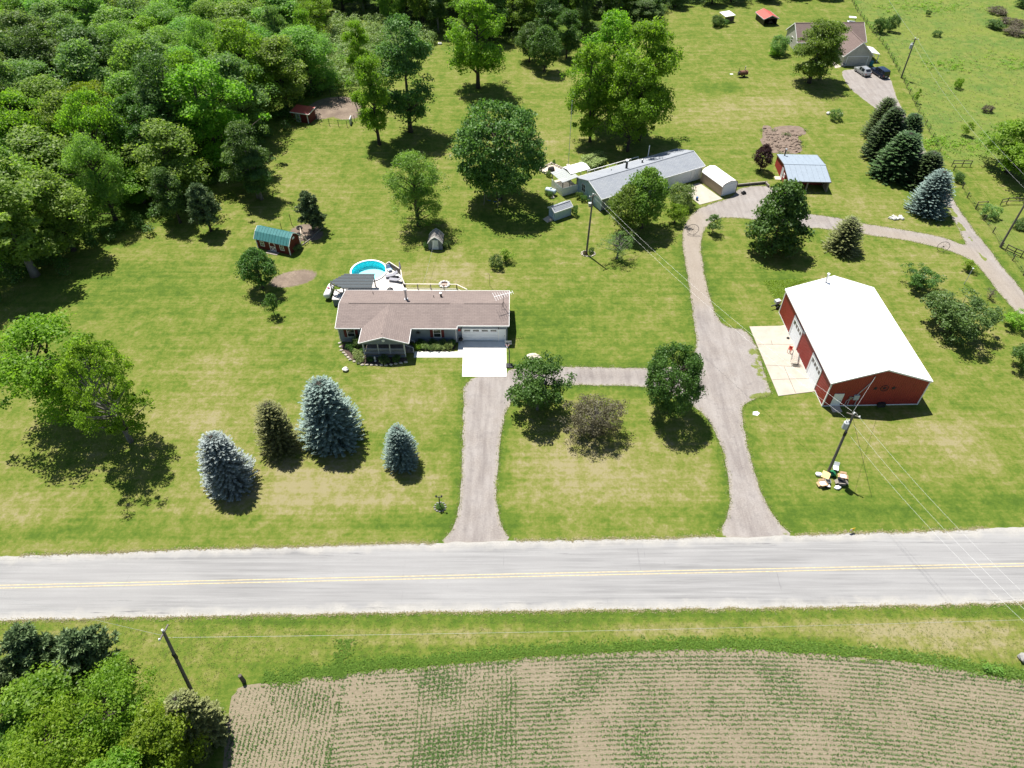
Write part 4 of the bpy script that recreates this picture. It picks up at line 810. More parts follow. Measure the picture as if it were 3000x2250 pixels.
for _ in range(9000):
    x = rnd.uniform(-190, -18); y = rnd.uniform(72, 262)
    dens = 7.0 if y < 170 else 7.6
    if abs(x) > .51*y+39 or y > 226: continue
    if too_close(x, y, dens*rnd.uniform(.85, 1.15)): continue
    if poly_sd(np.array([x]), np.array([y]), P)[0] > -1.5: continue
    placed.append((x, y)); cand.append((x, y))
for x, y in cand:
    nz = mnoise.noise(Vector((x*.035, y*.03, 3)))+rnd.uniform(-.3, .3); d = poly_sd(np.array([x]), np.array([y]), P)[0]
    k = 'bright' if nz > .30 else 'dark' if nz < -.58 else 'dull' if nz < -.26 else 'light'
    fr_ = min(1, -d/14); h = rnd.uniform(13.5, 18.5)*(.92+.08*fr_)*(1.0 if y < 160 else .78); w = rnd.uniform(9.0, 14.0)
    pr = rnd.choice({'bright': ['walnut', 'walnut2', 'linden'], 'dark': ['oak', 'wood1', 'maple'], 'dull': ['wood1', 'wood2', 'wood3', 'willow'], 'light': ['wood1', 'wood2', 'wood3', 'willow']}[k])
    zone = 'in the front rows of the woods facing the lawn' if -d < 11 else 'at the far back of the woods' if y > 180 else 'deep inside the woods behind the front rows'
    lb = {'light': 'pale feathery tree', 'dull': 'grey-green tree', 'dark': 'dark green tree', 'bright': 'vivid yellow-green tree'}[k]+' '+zone
    tree(pr, (x, y, h, w), lb, WK[k][1], lb.replace('tree', 'trees', 1), rnd.uniform(0, 6.28))
P = np.array(BACKWOODS); n0 = len(placed)
for _ in range(6000):
    x = rnd.uniform(-80, 100); y = rnd.uniform(176, 262)
    if too_close(x, y, 6.3*rnd.uniform(.85, 1.2)) or abs(x) > .51*y+39 or y > 227: continue
    d = poly_sd(np.array([x]), np.array([y]), P)[0]
    if d > -1.2: continue
    placed.append((x, y)); edge = -d < 7
    tree(rnd.choice(['oak', 'wood1', 'wood2', 'maple', 'wood3']), (x, y, (rnd.uniform(5, 8) if x > 28 and edge else rnd.uniform(11, 16)), rnd.uniform(6.5, 9)), 'dark tree of the backwoods '+('behind the sumac thicket' if x < -22 else 'behind the top of the back lawn' if x < 28 else 'along the lawn behind the far carport'), rnd.choice(['leaf_oak', 'leaf_maple', 'leaf_oak', 'leaf_mid']), 'dark trees of the backwoods, '+('thicket side' if x < -22 else 'middle' if x < 28 else 'carport side'), rnd.uniform(0, 6.28))
# undergrowth and the sumac thicket: leafy masses nobody could count
def brush(name, label, pts, h, r, leafm, seed, lpc=46, leaf=.34, cat='undergrowth'):
    rg = np.random.default_rng(seed); n = len(pts); idx = np.repeat(np.arange(n), lpc); m_ = len(idx); d = unit(rg.normal(0, 1, (m_, 3))+np.array([0, 0, .5]))
    hh = h*rg.uniform(.6, 1.2, n); C = np.concatenate([pts, (hh*.55)[:, None]], 1)
    pos = C[idx]+d*np.array([r, r, 1])*np.stack([np.ones(m_), np.ones(m_), hh[idx]*.5], -1)*(.5+.5*rg.random(m_))[:, None]; pos[:, 2] = np.maximum(pos[:, 2], .05)
    nrm = unit(d*.5+np.array([0, 0, .6])+rg.normal(0, .4, (m_, 3))); ax = unit(np.cross(nrm, rg.normal(0, 1, (m_, 3)))); L = leaf*rg.uniform(.6, 1.4, m_)
    v, q, t = leaf_quads(pos, ax, np.cross(nrm, ax), L, L*.55, np.clip(.5*rg.random(n)[idx]+.5*rg.random(m_), 0, 1))
    return tag(np_mesh(name, v, q, leafm, None, dict(tint=t)), label, cat, kind='stuff')
brush('sumac_thicket', 'pale green sumac thicket between the woods and the back lawn', scatter(950, THICKET, 41), 2.6, 1.25, 'leaf_sumac', 42, 44, .42, 'thicket')
we = np.array(edge_noise(WOODS[1:14], 2.0, 1.1, False, 5)); we = np.concatenate([we+np.random.default_rng(4).normal(0, 1.4, we.shape)+np.array([-1.5, 1.8]) for _ in range(3)])
brush('undergrowth', 'shaded shrubs and brambles along the edge of the woods', we, 1.9, 1.1, 'leaf_maple', 44)
be = np.array(edge_noise(BACKWOODS[1:13], 2.0, 1.2, False, 6)); be = np.concatenate([be+np.random.default_rng(5).normal(0, 1.2, be.shape)+np.array([0, 1.6]) for _ in range(2)])
brush('hedge_undergrowth', 'shaded shrubs along the foot of the backwoods', be, 2.2, 1.2, 'leaf_oak', 46)
fe = np.array(edge_noise(FENCE[:8], .3, .8, False, 7)); rg = np.random.default_rng(8); fe = fe[rg.random(len(fe)) < .55]+rg.normal(0, .25, (1, 2))
brush('fence_weeds', 'weeds and vines growing along the wire fence', fe+np.array([.5, 0]), .75, .5, 'leaf_walnut', 47, 26, .22)
fe = np.array(edge_noise(FENCE[8:], .3, .8, False, 9)); fe = fe[rg.random(len(fe)) < .5]
brush('paddock_weeds', 'weeds along the paddock fence', fe+np.array([.4, 0]), .5, .4, 'leaf_oak', 48, 22, .18)
mr = [(103.75, 172.69), (120.65, 174.20), (84.10, 134.28), (86.64, 132.18), (118.74, 215.11), (109.69, 214.07)]
brush('lime_weeds', 'patches of lime-green weeds in the meadow', np.concatenate([np.random.default_rng(60+i).normal(0, 1, (70, 2))*np.array([s, s*.55])+np.array(c) for i, (c, s) in enumerate(zip(mr, (3.5, 5, 3, 4, 5, 6)))]), .45, .55, 'leaf_lime', 49, 16, .26)
tl = np.array([(-43.71, 159.90), (-42.42, 161.94), (-40.62, 161.25), (-39.06, 161.94), (-37.49, 162.62), (-41.80, 164.71), (-40.22, 165.41), (-43.51, 164.71)])
brush('bramble', 'bright bramble bushes behind the dirt pen', tl, 2.0, 1.6, 'leaf_walnut', 50, 220, .3)

# ---------------------------------------------------------------- buildings
X_, Y_, Z_ = Vector((1, 0, 0)), Vector((0, 1, 0)), Vector((0, 0, 1))
def window(parent, o, r, w, h, shutters=False, panes=(1, 2), frame='trim_white', name='window', mat='glass'):
    """window on a wall: o = sill centre on the wall plane, r = unit direction along the wall (seen from outside, left to right)"""
    o, r = Vector(o), Vector(r); n = r.cross(Z_)
    p = MB().fbox(o, r, n, Z_, (-w/2, w/2), (-.05, .02), (0, h)).build(name, mat, parent)
    f = MB(); t = .07
    f.fbox(o, r, n, Z_, (-w/2-t, w/2+t), (0, .05), (-t, 0)).fbox(o, r, n, Z_, (-w/2-t, w/2+t), (0, .05), (h, h+t)).fbox(o, r, n, Z_, (-w/2-t, -w/2), (0, .05), (0, h)).fbox(o, r, n, Z_, (w/2, w/2+t), (0, .05), (0, h))
    for i in range(1, panes[1]): f.fbox(o, r, n, Z_, (-w/2, w/2), (.0, .04), (h*i/panes[1]-.025, h*i/panes[1]+.025))
    for i in range(1, panes[0]): f.fbox(o, r, n, Z_, (-w/2+w*i/panes[0]-.02, -w/2+w*i/panes[0]+.02), (.0, .042), (0, h))
    f.build('frame', frame, p)
    if shutters:
        for s in (-1, 1):
            a = -w/2-t-.42 if s < 0 else w/2+t+.02
            MB().fbox(o, r, n, Z_, (a, a+.40), (0, .05), (-.05, h+.05)).build('shutter', 'shutter_red', parent)
    return p
def slab_door(parent, o, r, w, h, mat='door_white', frame='trim_white', name='door'):
    o, r = Vector(o), Vector(r); n = r.cross(Z_)
    d = MB().fbox(o, r, n, Z_, (-w/2, w/2), (-.05, .03), (0, h)).build(name, mat, parent)
    f = MB(); f.fbox(o, r, n, Z_, (-w/2-.09, -w/2), (0, .06), (0, h+.09)).fbox(o, r, n, Z_, (w/2, w/2+.09), (0, .06), (0, h+.09)).fbox(o, r, n, Z_, (-w/2, w/2), (0, .06), (h, h+.09)); f.build('frame', frame, d)
    MB().fbox(o, r, n, Z_, (w/2-.14, w/2-.08), (.03, .09), (h*.45, h*.5)).build('handle', 'dark_metal', d)
    return d
def lift_door(parent, o, r, w, h, lights=4, mat='door_white', rows=4):
    """sectional garage door: separate panels, a row of small lights, a frame"""
    o, r = Vector(o), Vector(r); n = r.cross(Z_)
    d = MB().fbox(o, r, n, Z_, (-w/2, w/2), (-.08, -.02), (0, h)).build('garage_door', mat, parent)
    for i in range(rows): MB().fbox(o, r, n, Z_, (-w/2+.01, w/2-.01), (-.02, .02), (h*i/rows+.012, h*(i+1)/rows-.012)).build('panel', mat, d)
    for i in range(lights):
        c = -w/2+w*(i+.5)/lights; MB().fbox(o, r, n, Z_, (c-w/lights*.34, c+w/lights*.34), (.02, .03), (h*(rows-1)/rows+.12, h-.12)).build('light_pane', 'glass', d)
    f = MB(); f.fbox(o, r, n, Z_, (-w/2-.12, -w/2), (-.04, .07), (0, h+.12)).fbox(o, r, n, Z_, (w/2, w/2+.12), (-.04, .07), (0, h+.12)).fbox(o, r, n, Z_, (-w/2, w/2), (-.04, .07), (h, h+.12)); f.build('frame', 'trim_white', d)
    return d
def gable(parent, x0, x1, y0, y1, ze, zr, mat, axis='x', oh=.3, t=.12, fascia='trim_white', yr=None, ends=(.25, .25)):
    """gable roof: ridge along x or y; ze is the height of the wall plate. Two slabs, fascia boards, ridge cap"""
    def pt(a, b, z): return (a, b, z) if axis == 'x' else (b, a, z)
    if axis == 'y': x0, x1, y0, y1 = y0, y1, x0, x1
    ym = yr if yr is not None else (y0+y1)/2; a0, a1 = x0-ends[0], x1+ends[1]; parts = []
    for yw, sg in ((y0, -1), (y1, 1)):
        sl = (zr-ze)/abs(yw-ym); ye = yw+sg*oh; zz = ze-sl*oh+t
        parts.append(MB().slab([pt(a0, ye, zz), pt(a1, ye, zz), pt(a1, ym, zr+t), pt(a0, ym, zr+t)], t).build('roof', mat, parent))
        f = MB(); f.bar(pt(a0-.02, ye+sg*.03, zz-.07), pt(a1+.02, ye+sg*.03, zz-.07), .05, .2)
        for a, q in ((a0, -1), (a1, 1)): f.bar(pt(a+q*.03, ye, zz-.08), pt(a+q*.03, ym, zr+t-.08), .05, .2)
        f.build('fascia', fascia, parts[-1])
    rc = MB(); w = .16; rc.slab([pt(a0, ym-w, zr+t+.03-w*.25), pt(a1, ym-w, zr+t+.03-w*.25), pt(a1, ym, zr+t+.03), pt(a0, ym, zr+t+.03)], .02); rc.slab([pt(a0, ym, zr+t+.03), pt(a1, ym, zr+t+.03), pt(a1, ym+w, zr+t+.03-w*.25), pt(a0, ym+w, zr+t+.03-w*.25)], .02)
    rc.build('ridge_cap', mat, parts[0]); return parts
def gable_walls(parent, x0, x1, y0, y1, ze, zr, mats, axis='x', z0=0.0, names=('wall',)*4):
    """four separate walls, the gable ends pointed; mats = (front, right, back, left)"""
    t = .14; m_ = mats if isinstance(mats, (list, tuple)) else [mats]*4; out = []
    ym, xm = (y0+y1)/2, (x0+x1)/2
    if axis == 'x':
        out.append(MB().box(x0+t, x1-t, y0, y0+t, z0, ze).build('wall', m_[0], parent)); out.append(MB().extrude([(x1-t, y0, z0), (x1-t, y1, z0), (x1-t, y1, ze), (x1-t, ym, zr), (x1-t, y0, ze)], (t, 0, 0)).build('wall', m_[1], parent))
        out.append(MB().box(x0+t, x1-t, y1-t, y1, z0, ze).build('wall', m_[2], parent)); out.append(MB().extrude([(x0, y0, z0), (x0, y1, z0), (x0, y1, ze), (x0, ym, zr), (x0, y0, ze)], (t, 0, 0)).build('wall', m_[3], parent))
    else:
        out.append(MB().extrude([(x0, y0, z0), (x1, y0, z0), (x1, y0, ze), (xm, y0, zr), (x0, y0, ze)], (0, t, 0)).build('wall', m_[0], parent)); out.append(MB().box(x1-t, x1, y0+t, y1-t, z0, ze).build('wall', m_[1], parent))
        out.append(MB().extrude([(x0, y1-t, z0), (x1, y1-t, z0), (x1, y1-t, ze), (xm, y1-t, zr), (x0, y1-t, ze)], (0, t, 0)).build('wall', m_[2], parent)); out.append(MB().box(x0, x0+t, y0+t, y1-t, z0, ze).build('wall', m_[3], parent))
    return out
def pipe(parent, x, y, z0, z1, r, mat='dark_metal', cap=None, name='flue'):
    o = MB().lathe([(r, z0), (r, z1), (0, z1)], (x, y, 0), 10).build(name, mat, parent, False)
    if cap: MB().lathe([(0, z1), (r*1.5, z1), (r*1.5, z1+r*1.2), (0, z1+r*1.6)], (x, y, 0), 10).build('cap', cap, o)
    return o
rr = random.Random(3)

# --- ranch house
H = thing('house', 'slate-grey ranch house with brown shingle roof and front porch gable', 'house', (-12.3, 78.0, 0), R(-.3))
L0, L1, LM = -11.55, 11.65, 4.7          # local x: west wall, east wall, start of the garage wing
F0, F1, BK = -3.8, -3.45, 3.9
MB().box(L0, LM, F0, F0+.15, .25, 2.75).build('wall', 'siding_slate', H); MB().box(LM, L1, F1, F1+.15, .05, 2.83).build('wall', 'siding_slate', H)
MB().box(L0, L1, BK-.15, BK, .25, 2.75).build('wall', 'siding_slate', H)
MB().extrude([(L0, F0+.15, .25), (L0, BK-.15, .25), (L0, BK-.15, 2.75), (L0, 0, 3.78), (L0, F0+.15, 2.75)], (.15, 0, 0)).build('wall', 'siding_slate', H)
MB().extrude([(L1-.15, F1+.15, .05), (L1-.15, BK-.15, .05), (L1-.15, BK-.15, 2.75), (L1-.15, 0, 3.78), (L1-.15, F1+.15, 2.75)], (.15, 0, 0)).build('wall', 'siding_slate', H)
MB().box(L0+.05, LM, F0+.03, BK-.05, 0, .25).build('foundation', 'stone_grey', H)
MB().box(LM, LM+.14, F0, F1, .05, 2.8).build('wall', 'siding_slate', H)
sl = (4.08-3.02)/4.2
rf = MB().slab([(L0-.25, -4.2, 2.90), (LM+.1, -4.2, 2.90), (LM+.1, 0, 3.96), (L0-.25, 0, 3.96)], .12).build('roof', 'roof_brown', H)
MB().bar((L0-.27, -4.23, 2.82), (-8.4, -4.23, 2.82), .05, .18).bar((-1.3, -4.23, 2.82), (LM+.12, -4.23, 2.82), .05, .18).bar((L0-.28, -4.2, 2.84), (L0-.28, 0, 3.90), .05, .18).bar((LM+.13, -4.2, 2.84), (LM+.13, -3.8, 2.94), .05, .18).build('fascia', 'trim_white', rf)
rf2 = MB().slab([(LM+.1, -3.72, 3.03), (L1+.25, -3.72, 3.03), (L1+.25, 0, 3.97), (LM+.1, 0, 3.97)], .12).build('roof', 'roof_brown', H)
MB().bar((LM+.18, -3.75, 2.95), (L1+.27, -3.75, 2.95), .05, .18).bar((L1+.28, -3.72, 2.97), (L1+.28, 0, 3.90), .05, .18).build('fascia', 'trim_white', rf2)
rf3 = MB().slab([(L0-.25, 0, 3.965), (L1+.25, 0, 3.965), (L1+.25, 4.25, 2.90), (L0-.25, 4.25, 2.90)], .12).build('roof', 'roof_brown', H)
MB().bar((L0-.27, 4.28, 2.82), (L1+.27, 4.28, 2.82), .05, .18).bar((L0-.28, 0, 3.90), (L0-.28, 4.25, 2.84), .05, .18).bar((L1+.28, 0, 3.90), (L1+.28, 4.25, 2.84), .05, .18).build('fascia', 'trim_white', rf3)
MB().box(-10.5, 3.6, -.12, .12, 3.94, 4.0).box(5.6, 10.9, -.12, .12, 3.95, 4.0).build('ridge_vent', 'roof_brown', rf3)
# porch gable
PX0, PX1, PXM, PY = -8.15, -1.45, -4.8, -7.25
for s, xe in ((-1, PX0), (1, PX1)):
    yv = -4.2                                # valley foot on the main eave
    p = MB().slab([(xe, PY, 2.91), (PXM, PY, 3.97), (PXM, -.15, 3.98), (xe, yv, 2.925)], .12).build('roof', 'roof_brown_porch', H)
    MB().bar((xe+s*.03, PY, 2.84), (xe+s*.03, yv, 2.84), .05, .17).bar((xe, PY-.03, 2.84), (PXM, PY-.03, 3.89), .05, .17).build('fascia', 'trim_white', p)
MB().box(-5.12, -4.85, PY+.7, -2.5, 3.88, 3.99).build('ridge_patch', 'roof_brown', H)
MB().extrude([(PX0+.3, PY+.12, 2.62), (PX1-.3, PY+.12, 2.62), (PX1-.3, PY+.12, 2.92), (PXM, PY+.12, 3.86), (PX0+.3, PY+.12, 2.92)], (0, .12, 0)).build('gable_wall', 'siding_slate', H)
MB().lathe([(0, -.02), (.22, -.02), (.22, .05), (0, .05)], (PXM, PY+.06, 3.3), 18, 'Y').build('round_vent', 'trim_white', H)
por = MB().box(PX0+.45, PX1-.75, PY+.35, F0-.01, .45, .62).build('porch_floor', 'wood_grey', H)
MB().box(PX0+.5, PX1-.8, PY+.40, PY+.46, 0, .45).box(PX0+.5, PX0+.56, PY+.46, F0-.02, 0, .45).box(PX1-.86, PX1-.8, PY+.46, F0-.02, 0, .45).build('skirt', 'siding_slate', H)
for x in (PX0+.5, PX0+2.4, PX1-2.7, PX1-.8): MB().box(x-.06, x+.06, PY+.38, PY+.5, .621, 2.62).build('porch_post', 'trim_grey', H)
MB().bar((PX0+.56, PY+.44, 1.5), (PX1-.86, PY+.44, 1.5), .09, .07).bar((PX0+.56, PY+.44, .74), (PX1-.86, PY+.44, .74), .06, .06).build('rail', 'trim_grey', H)
bal = MB().box(-.022, .022, -.022, .022, -.36, .36).build('baluster', 'trim_grey', H); nbal = 34
for i in range(nbal):
    b = bal if i == 0 else bal.copy()
    if i: COL.objects.link(b)
    b.parent = H; b.location = (PX0+.7+i*(PX1-PX0-1.7)/(nbal-1), PY+.44, 1.12)
st = MB()
for i in range(3): st.box(PX1-.74+i*.32, PX1-.42+i*.32, PY+1.3, PY+2.6, 0, .46-.15*i)
st.build('porch_steps', 'wood_grey', H)
for y in (PY+1.25, PY+2.65): MB().bar((PX1-.8, y, 1.5), (PX1+.35, y, .95), .07, .06).bar((PX1+.3, y, 0), (PX1+.3, y, .95), .08, .08).build('stair_rail', 'trim_grey', H)
slab_door(H, (PXM+1.0, F0, .62), X_, .95, 2.0, 'trim_white'); window(H, (PXM-1.2, F0, 1.0), X_, 1.5, 1.2)
window(H, (-9.9, F0, 1.05), X_, .95, 1.35, True); window(H, (2.0, F0, 1.05), X_, .95, 1.35, True)
lift_door(H, (7.95, F1, .06), X_, 4.85, 2.13); slab_door(H, (10.95, F1, .06), X_, .86, 2.05, 'door_white')
for x in (5.35, 10.46): MB().box(x-.07, x+.07, F1-.16, F1, 2.32, 2.6).build('lamp', 'dark_metal', H)
def rosette(parent, o, r_, mat):
    m_ = MB().lathe([(0, 0), (r_*.45, 0), (r_*.45, .05), (0, .06)], o, 12, 'Y')
    for k in range(10):
        a = k*math.pi/5; m_.bar((o[0]+math.cos(a)*r_*.4, o[1]+.02, o[2]+math.sin(a)*r_*.4), (o[0]+math.cos(a)*r_, o[1]+.02, o[2]+math.sin(a)*r_), .05, .03)
    return m_.build('wall_ornament', mat, parent)
rosette(H, (-.6, F0-.06, 1.85), .36, 'dark_metal'); rosette(H, (5.05, F1-.06, 2.05), .28, 'plastic_red')
pipe(H, -2.6, 1.15, 3.5, 5.35, .16, 'steel', 'trim_white', 'chimney'); MB().box(-2.85, -2.35, .9, 1.4, 3.66, 3.80).build('flashing', 'steel', H)
pipe(H, 2.2, 2.2, 3.4, 3.95, .14, 'dark_metal', 'steel', 'roof_vent'); pipe(H, 1.2, 1.9, 3.4, 3.85, .05, 'dark_metal', None, 'vent_pipe'); pipe(H, -7.6, 3.0, 3.1, 3.6, .05, 'dark_metal', None, 'vent_pipe')
for xa in (L0-.05, LM-.1, PX0+.42, PX1-.68):
    yv = F0-.04 if xa in (L0-.05, LM-.1) else PY+.3
    MB().tube([(xa, yv, 2.75), (xa, yv, .15)], .045, 6).build('downspout', 'trim_white', H)
MB().tube([(PX0+.42, PY+.3, .12), (PX0-.6, PY+.25, .08)], .05, 6).build('downspout_end', 'trim_white', H)

# television aerial on the ridge of the garage wing
A = thing('television_aerial', 'white television aerial on a tripod mast above the garage roof', 'aerial', (-1.2, 77.3, 3.80))
mast = MB().tube([(0, 0, 0), (0, 0, 2.3)], .03, 6)
for k in range(3): mast.tube([(.45*math.cos(k*2.1), .45*math.sin(k*2.1), -.0), (0, 0, 1.0)], .02, 5)
mast.build('mast', 'dark_metal', A)
a = Vector((-1.2, -.5, 2.2)); b = Vector((1.3, .35, 2.35)); MB().bar(a, b, .05, .05).build('boom', 'plastic_white', A)
d = (b-a).normalized(); s = d.cross(Z_)
for i in range(9):
    p = a.lerp(b, i/8); L = .95-.07*i; MB().bar(p-s*L, p+s*L, .025, .025).build('element', 'plastic_white', A)

# --- pool, deck and pergola behind the ranch house
PC = (-22.0, 89.3)
P_ = thing('swimming_pool', 'round above-ground swimming pool with white rim and turquoise lining', 'pool', PC)
MB().lathe([(2.72, 0), (2.72, 1.28)], (0, 0, 0), 40).build('wall', 'plastic_white', P_, True)
MB().lathe([(2.66, .06), (2.66, 1.27)], (0, 0, 0), 40).build('lining', 'liner_wall', P_, True); MB().lathe([(0, .055), (2.66, .06)], (0, 0, 0), 40).build('floor', 'liner_floor', P_)
MB().lathe([(2.60, 1.27), (2.60, 1.34), (2.84, 1.34), (2.84, 1.24), (2.70, 1.24)], (0, 0, 0), 40).build('rim', 'plastic_white', P_); MB().lathe([(0, 1.02), (2.655, 1.02)], (0, 0, 0), 40).build('water', 'pool_water', P_)
DK = thing('deck', 'raised wooden deck with railings around the pool and along the house back', 'deck')
dp = []                                       # deck boards run along x; each board cut round the pool
brd = []
def deck_span(y):
    sp = []
    if y < 84.75: sp.append((-26.4, -6.6 if y < 83.6 else -8.2))
    elif y < 90.6:
        xr = np.interp(y, [84.75, 85.3, 86.4, 88.5, 90.4, 90.6], [-16.0, -16.0, -16.5, -16.9, -18.9, -19.2]); h2 = 2.86**2-(y-PC[1])**2
        xl = PC[0]+math.sqrt(h2) if h2 > 0 else (-26.4 if y < 86.5 else -22)
        if y < 86.45: xl = -26.4+max(0, y-84)*.9
        if xl < xr: sp.append((xl, xr))
    return sp
y = 82.35; bi = 0
while y < 90.5:
    for x0, x1 in deck_span(y+.12): MB().box(x0, x1, y, y+.225, 1.13, 1.17+.004*(bi % 3)).build('board', 'deck_board', DK)
    y += .24; bi += 1
MB().extrude([(-26.35, 82.5, 0), (-26.35, 84.2, 0), (-26.35, 84.2, 1.12), (-26.35, 82.5, 1.12)], (.05, 0, 0)).box(-26.3, -24.1, 82.3, 82.36, 0, 1.12).build('skirt', 'siding_slate', DK)
RL = [(-19.35, 89.9), (-18.9, 90.45), (-16.9, 88.5), (-16.5, 86.4), (-15.95, 84.85)]
RL2 = [(-15.95, 84.85), (-8.2, 84.75), (-6.6, 83.5)]
for ch in (RL, RL2):
    for a, b in zip(ch[:-1], ch[1:]):
        MB().bar((*a, 2.12), (*b, 2.12), .14, .06).build('rail', 'deck_rail', DK); MB().bar((*a, 1.32), (*b, 1.32), .06, .08).build('bottom_rail', 'deck_rail', DK)
        L = math.dist(a, b); k = max(1, round(L/2.0))
        for i in range(k+1):
            t = i/k; p = (a[0]+(b[0]-a[0])*t, a[1]+(b[1]-a[1])*t); MB().box(p[0]-.06, p[0]+.06, p[1]-.06, p[1]+.06, 0, 2.09).build('post', 'wood_grey', DK)
        if ch is RL:
            k = int(L/.16)
            for i in range(1, k): t = i/k; p = (a[0]+(b[0]-a[0])*t, a[1]+(b[1]-a[1])*t); MB().box(p[0]-.05, p[0]+.05, p[1]-.02, p[1]+.02, 1.18, 2.09).build('baluster', 'wood_grey', DK)
G = thing('pergola', 'dark pergola with ribbed smoky roof panels over the deck corner', 'pergola', (0, 0, 1.17))
q = [(-26.7, 83.75), (-24.85, 85.65), (-20.35, 85.65), (-20.3, 82.5), (-24.6, 82.5)]
cn = [(-26.55, 83.7), (-24.75, 85.55), (-20.45, 85.55), (-20.4, 82.6), (-24.5, 82.6)]
for p in cn: MB().box(p[0]-.07, p[0]+.07, p[1]-.07, p[1]+.07, 0, 1.78).build('post', 'wood_dark', G)
for a, b in zip(cn, cn[1:]+cn[:1]): MB().bar((*a, 1.86), (*b, 1.86), .09, .16).build('beam', 'wood_dark', G)
MB().bar((*cn[4], 0.9), (*cn[0], 0.9), .06, .08).bar((*cn[4], .1), (*cn[0], 1.7), .06, .08).build('brace', 'wood_dark', G)
y = 82.45; ri = 0
while y < 85.6:                               # roof panels, one strip each
    xl = np.interp(y, [82.45, 83.75, 85.65], [-24.75, -26.7, -24.85]); MB().box(xl, -20.3, y, y+.345, 1.96+.012*(ri % 2), 1.985+.012*(ri % 2)).build('roof_panel', 'panel_smoke', G)
    MB().bar((xl, y+.17, 2.01), (-20.3, y+.17, 2.01), .05, .03).build('rib', 'wood_dark', G); y += .35; ri += 1

def lounger(x, y, rz, label):
    t = thing('sun_lounger', label, 'lounger', (x, y, 1.18), R(rz), 'loungers on the pool deck')
    MB().box(-.95, .35, -.32, .32, .28, .36).build('seat', 'fabric_grey', t)
    MB().fbox((.35, 0, .30), (.85, 0, .52), Y_, (-.52, 0, .85), (0, .75), (-.32, .32), (0, .08)).build('backrest', 'fabric_grey', t)
    for a in (-.85, .25):
        for b in (-.28, .28): MB().box(a-.03, a+.03, b-.03, b+.03, 0, .28).build('leg', 'dark_metal', t)
lounger(-18.3, 87.9, 20, 'grey sun lounger nearer the pool'); lounger(-17.6, 86.75, -12, 'grey sun lounger nearer the deck gate')
t = thing('deck_chair', 'blue-and-white striped chair in the deck corner', 'chair', (-18.75, 89.35, 1.18), R(30))
for i in range(6): MB().box(-.3+i*.1, -.2+i*.1, -.3, .3, .34, .38).build('seat_strip', 'fabric_blue' if i % 2 else 'plastic_white', t)
for i in range(6): MB().fbox((-.3+i*.1, .3, .36), X_, (0, .35, .94), (0, -.94, .35), (0, .1), (0, .6), (-.03, .03)).build('back_strip', 'fabric_blue' if i % 2 else 'plastic_white', t)
for a in (-.27, .27):
    for b in (-.25, .28): MB().box(a-.03, a+.03, b-.03, b+.03, 0, .34).build('leg', 'plastic_white', t)
t = thing('deck_table', 'small round side table between the loungers', 'table', (-17.35, 87.75, 1.18)); MB().lathe([(0, .46), (.3, .46), (.3, .5), (0, .5)], n=16).build('top', 'trim_grey', t); MB().lathe([(.22, 0), (.05, .05), (.04, .46)], n=10).build('base', 'dark_metal', t)
t = thing('parasol', 'folded lilac parasol leaning on the deck rail', 'parasol', (-17.0, 88.75, 1.18)); MB().tube([(0, 0, 0), (0, 0, 2.2)], .03, 6).build('pole', 'trim_white', t); MB().lathe([(.05, .9), (.16, 1.0), (.09, 1.9), (.02, 2.15)], n=10).build('canopy', 'fabric_lilac', t)
t = thing('barbecue_grill', 'black covered barbecue grill on the deck', 'grill', (-17.9, 83.55, 1.18)); MB().lathe([(0, 1.15), (.28, 1.1), (.5, .85), (.5, .55), (.3, .4), (0, .36)], n=16).build('kettle', 'plastic_black', t, True)
for k in range(3): MB().tube([(.35*math.cos(k*2.1), .35*math.sin(k*2.1), .5), (.5*math.cos(k*2.1), .5*math.sin(k*2.1), 0)], .025, 5).build('leg', 'dark_metal', t)
t = thing('storage_bench', 'white storage bench beside the black grill', 'bench', (-16.75, 83.85, 1.18), R(-8)); MB().box(-.75, .75, -.35, .35, 0, .6).build('box', 'plastic_white', t); MB().box(-.8, .8, -.4, .4, .604, .68).build('lid', 'plastic_white', t)
t = thing('patio_chair', 'metal patio chair under the edge of the pergola', 'chair', (-19.8, 83.5, 1.18), R(160)); MB().box(-.3, .3, -.3, .3, .4, .45).build('seat', 'trim_grey', t); MB().box(-.3, .3, .25, .31, .45, .95).build('backrest', 'trim_grey', t)
for a in (-.26, .26):
    for b in (-.26, .26): MB().box(a-.025, a+.025, b-.025, b+.025, 0, .4).build('leg', 'dark_metal', t)
single(MB().lathe([(.22, 0), (.30, .42), (.26, .42), (.2, .1), (0, .1)], n=14), 'flower_pot', 'plastic_black', 'black flower pot on the long deck behind the railing', 'pot', loc=(-13.6, 83.7, 1.17))

def propane(name, label, c, rz, L, r, mat, dome):
    t = thing(name, label, 'tank', (*c, 0), rz); n_ = 5
    pr = [(0, -L/2-r*.6)]+[(r*math.cos(a), -L/2-r*.6*math.sin(a)) for a in (1.2, .8, .4, 0)]+[(r*math.cos(a), L/2+r*.6*math.sin(a)) for a in (0, .4, .8, 1.2)]+[(0, L/2+r*.6)]
    MB().lathe(pr, (0, 0, r+.3), 20, 'X').build('shell', mat, t, True); MB().lathe([(.2, 2*r+.25), (.2, 2*r+.42), (0, 2*r+.5)], n=12).build('dome', dome, t, True)
    for x in (-L*.3, L*.3): MB().box(x-.1, x+.1, -r*.8, r*.8, 0, .45).build('foot', 'stone_grey', t)
propane('propane_tank', 'white propane tank with pink cap beside the pergola', (-27.35, 84.9), R(83), 2.3, .5, 'tank_white', 'plastic_pink')
propane('propane_tank', 'pale blue propane tank beside the long house', (6.94, 114.12), R(-28), 1.6, .45, 'tank_blue', 'tank_blue')

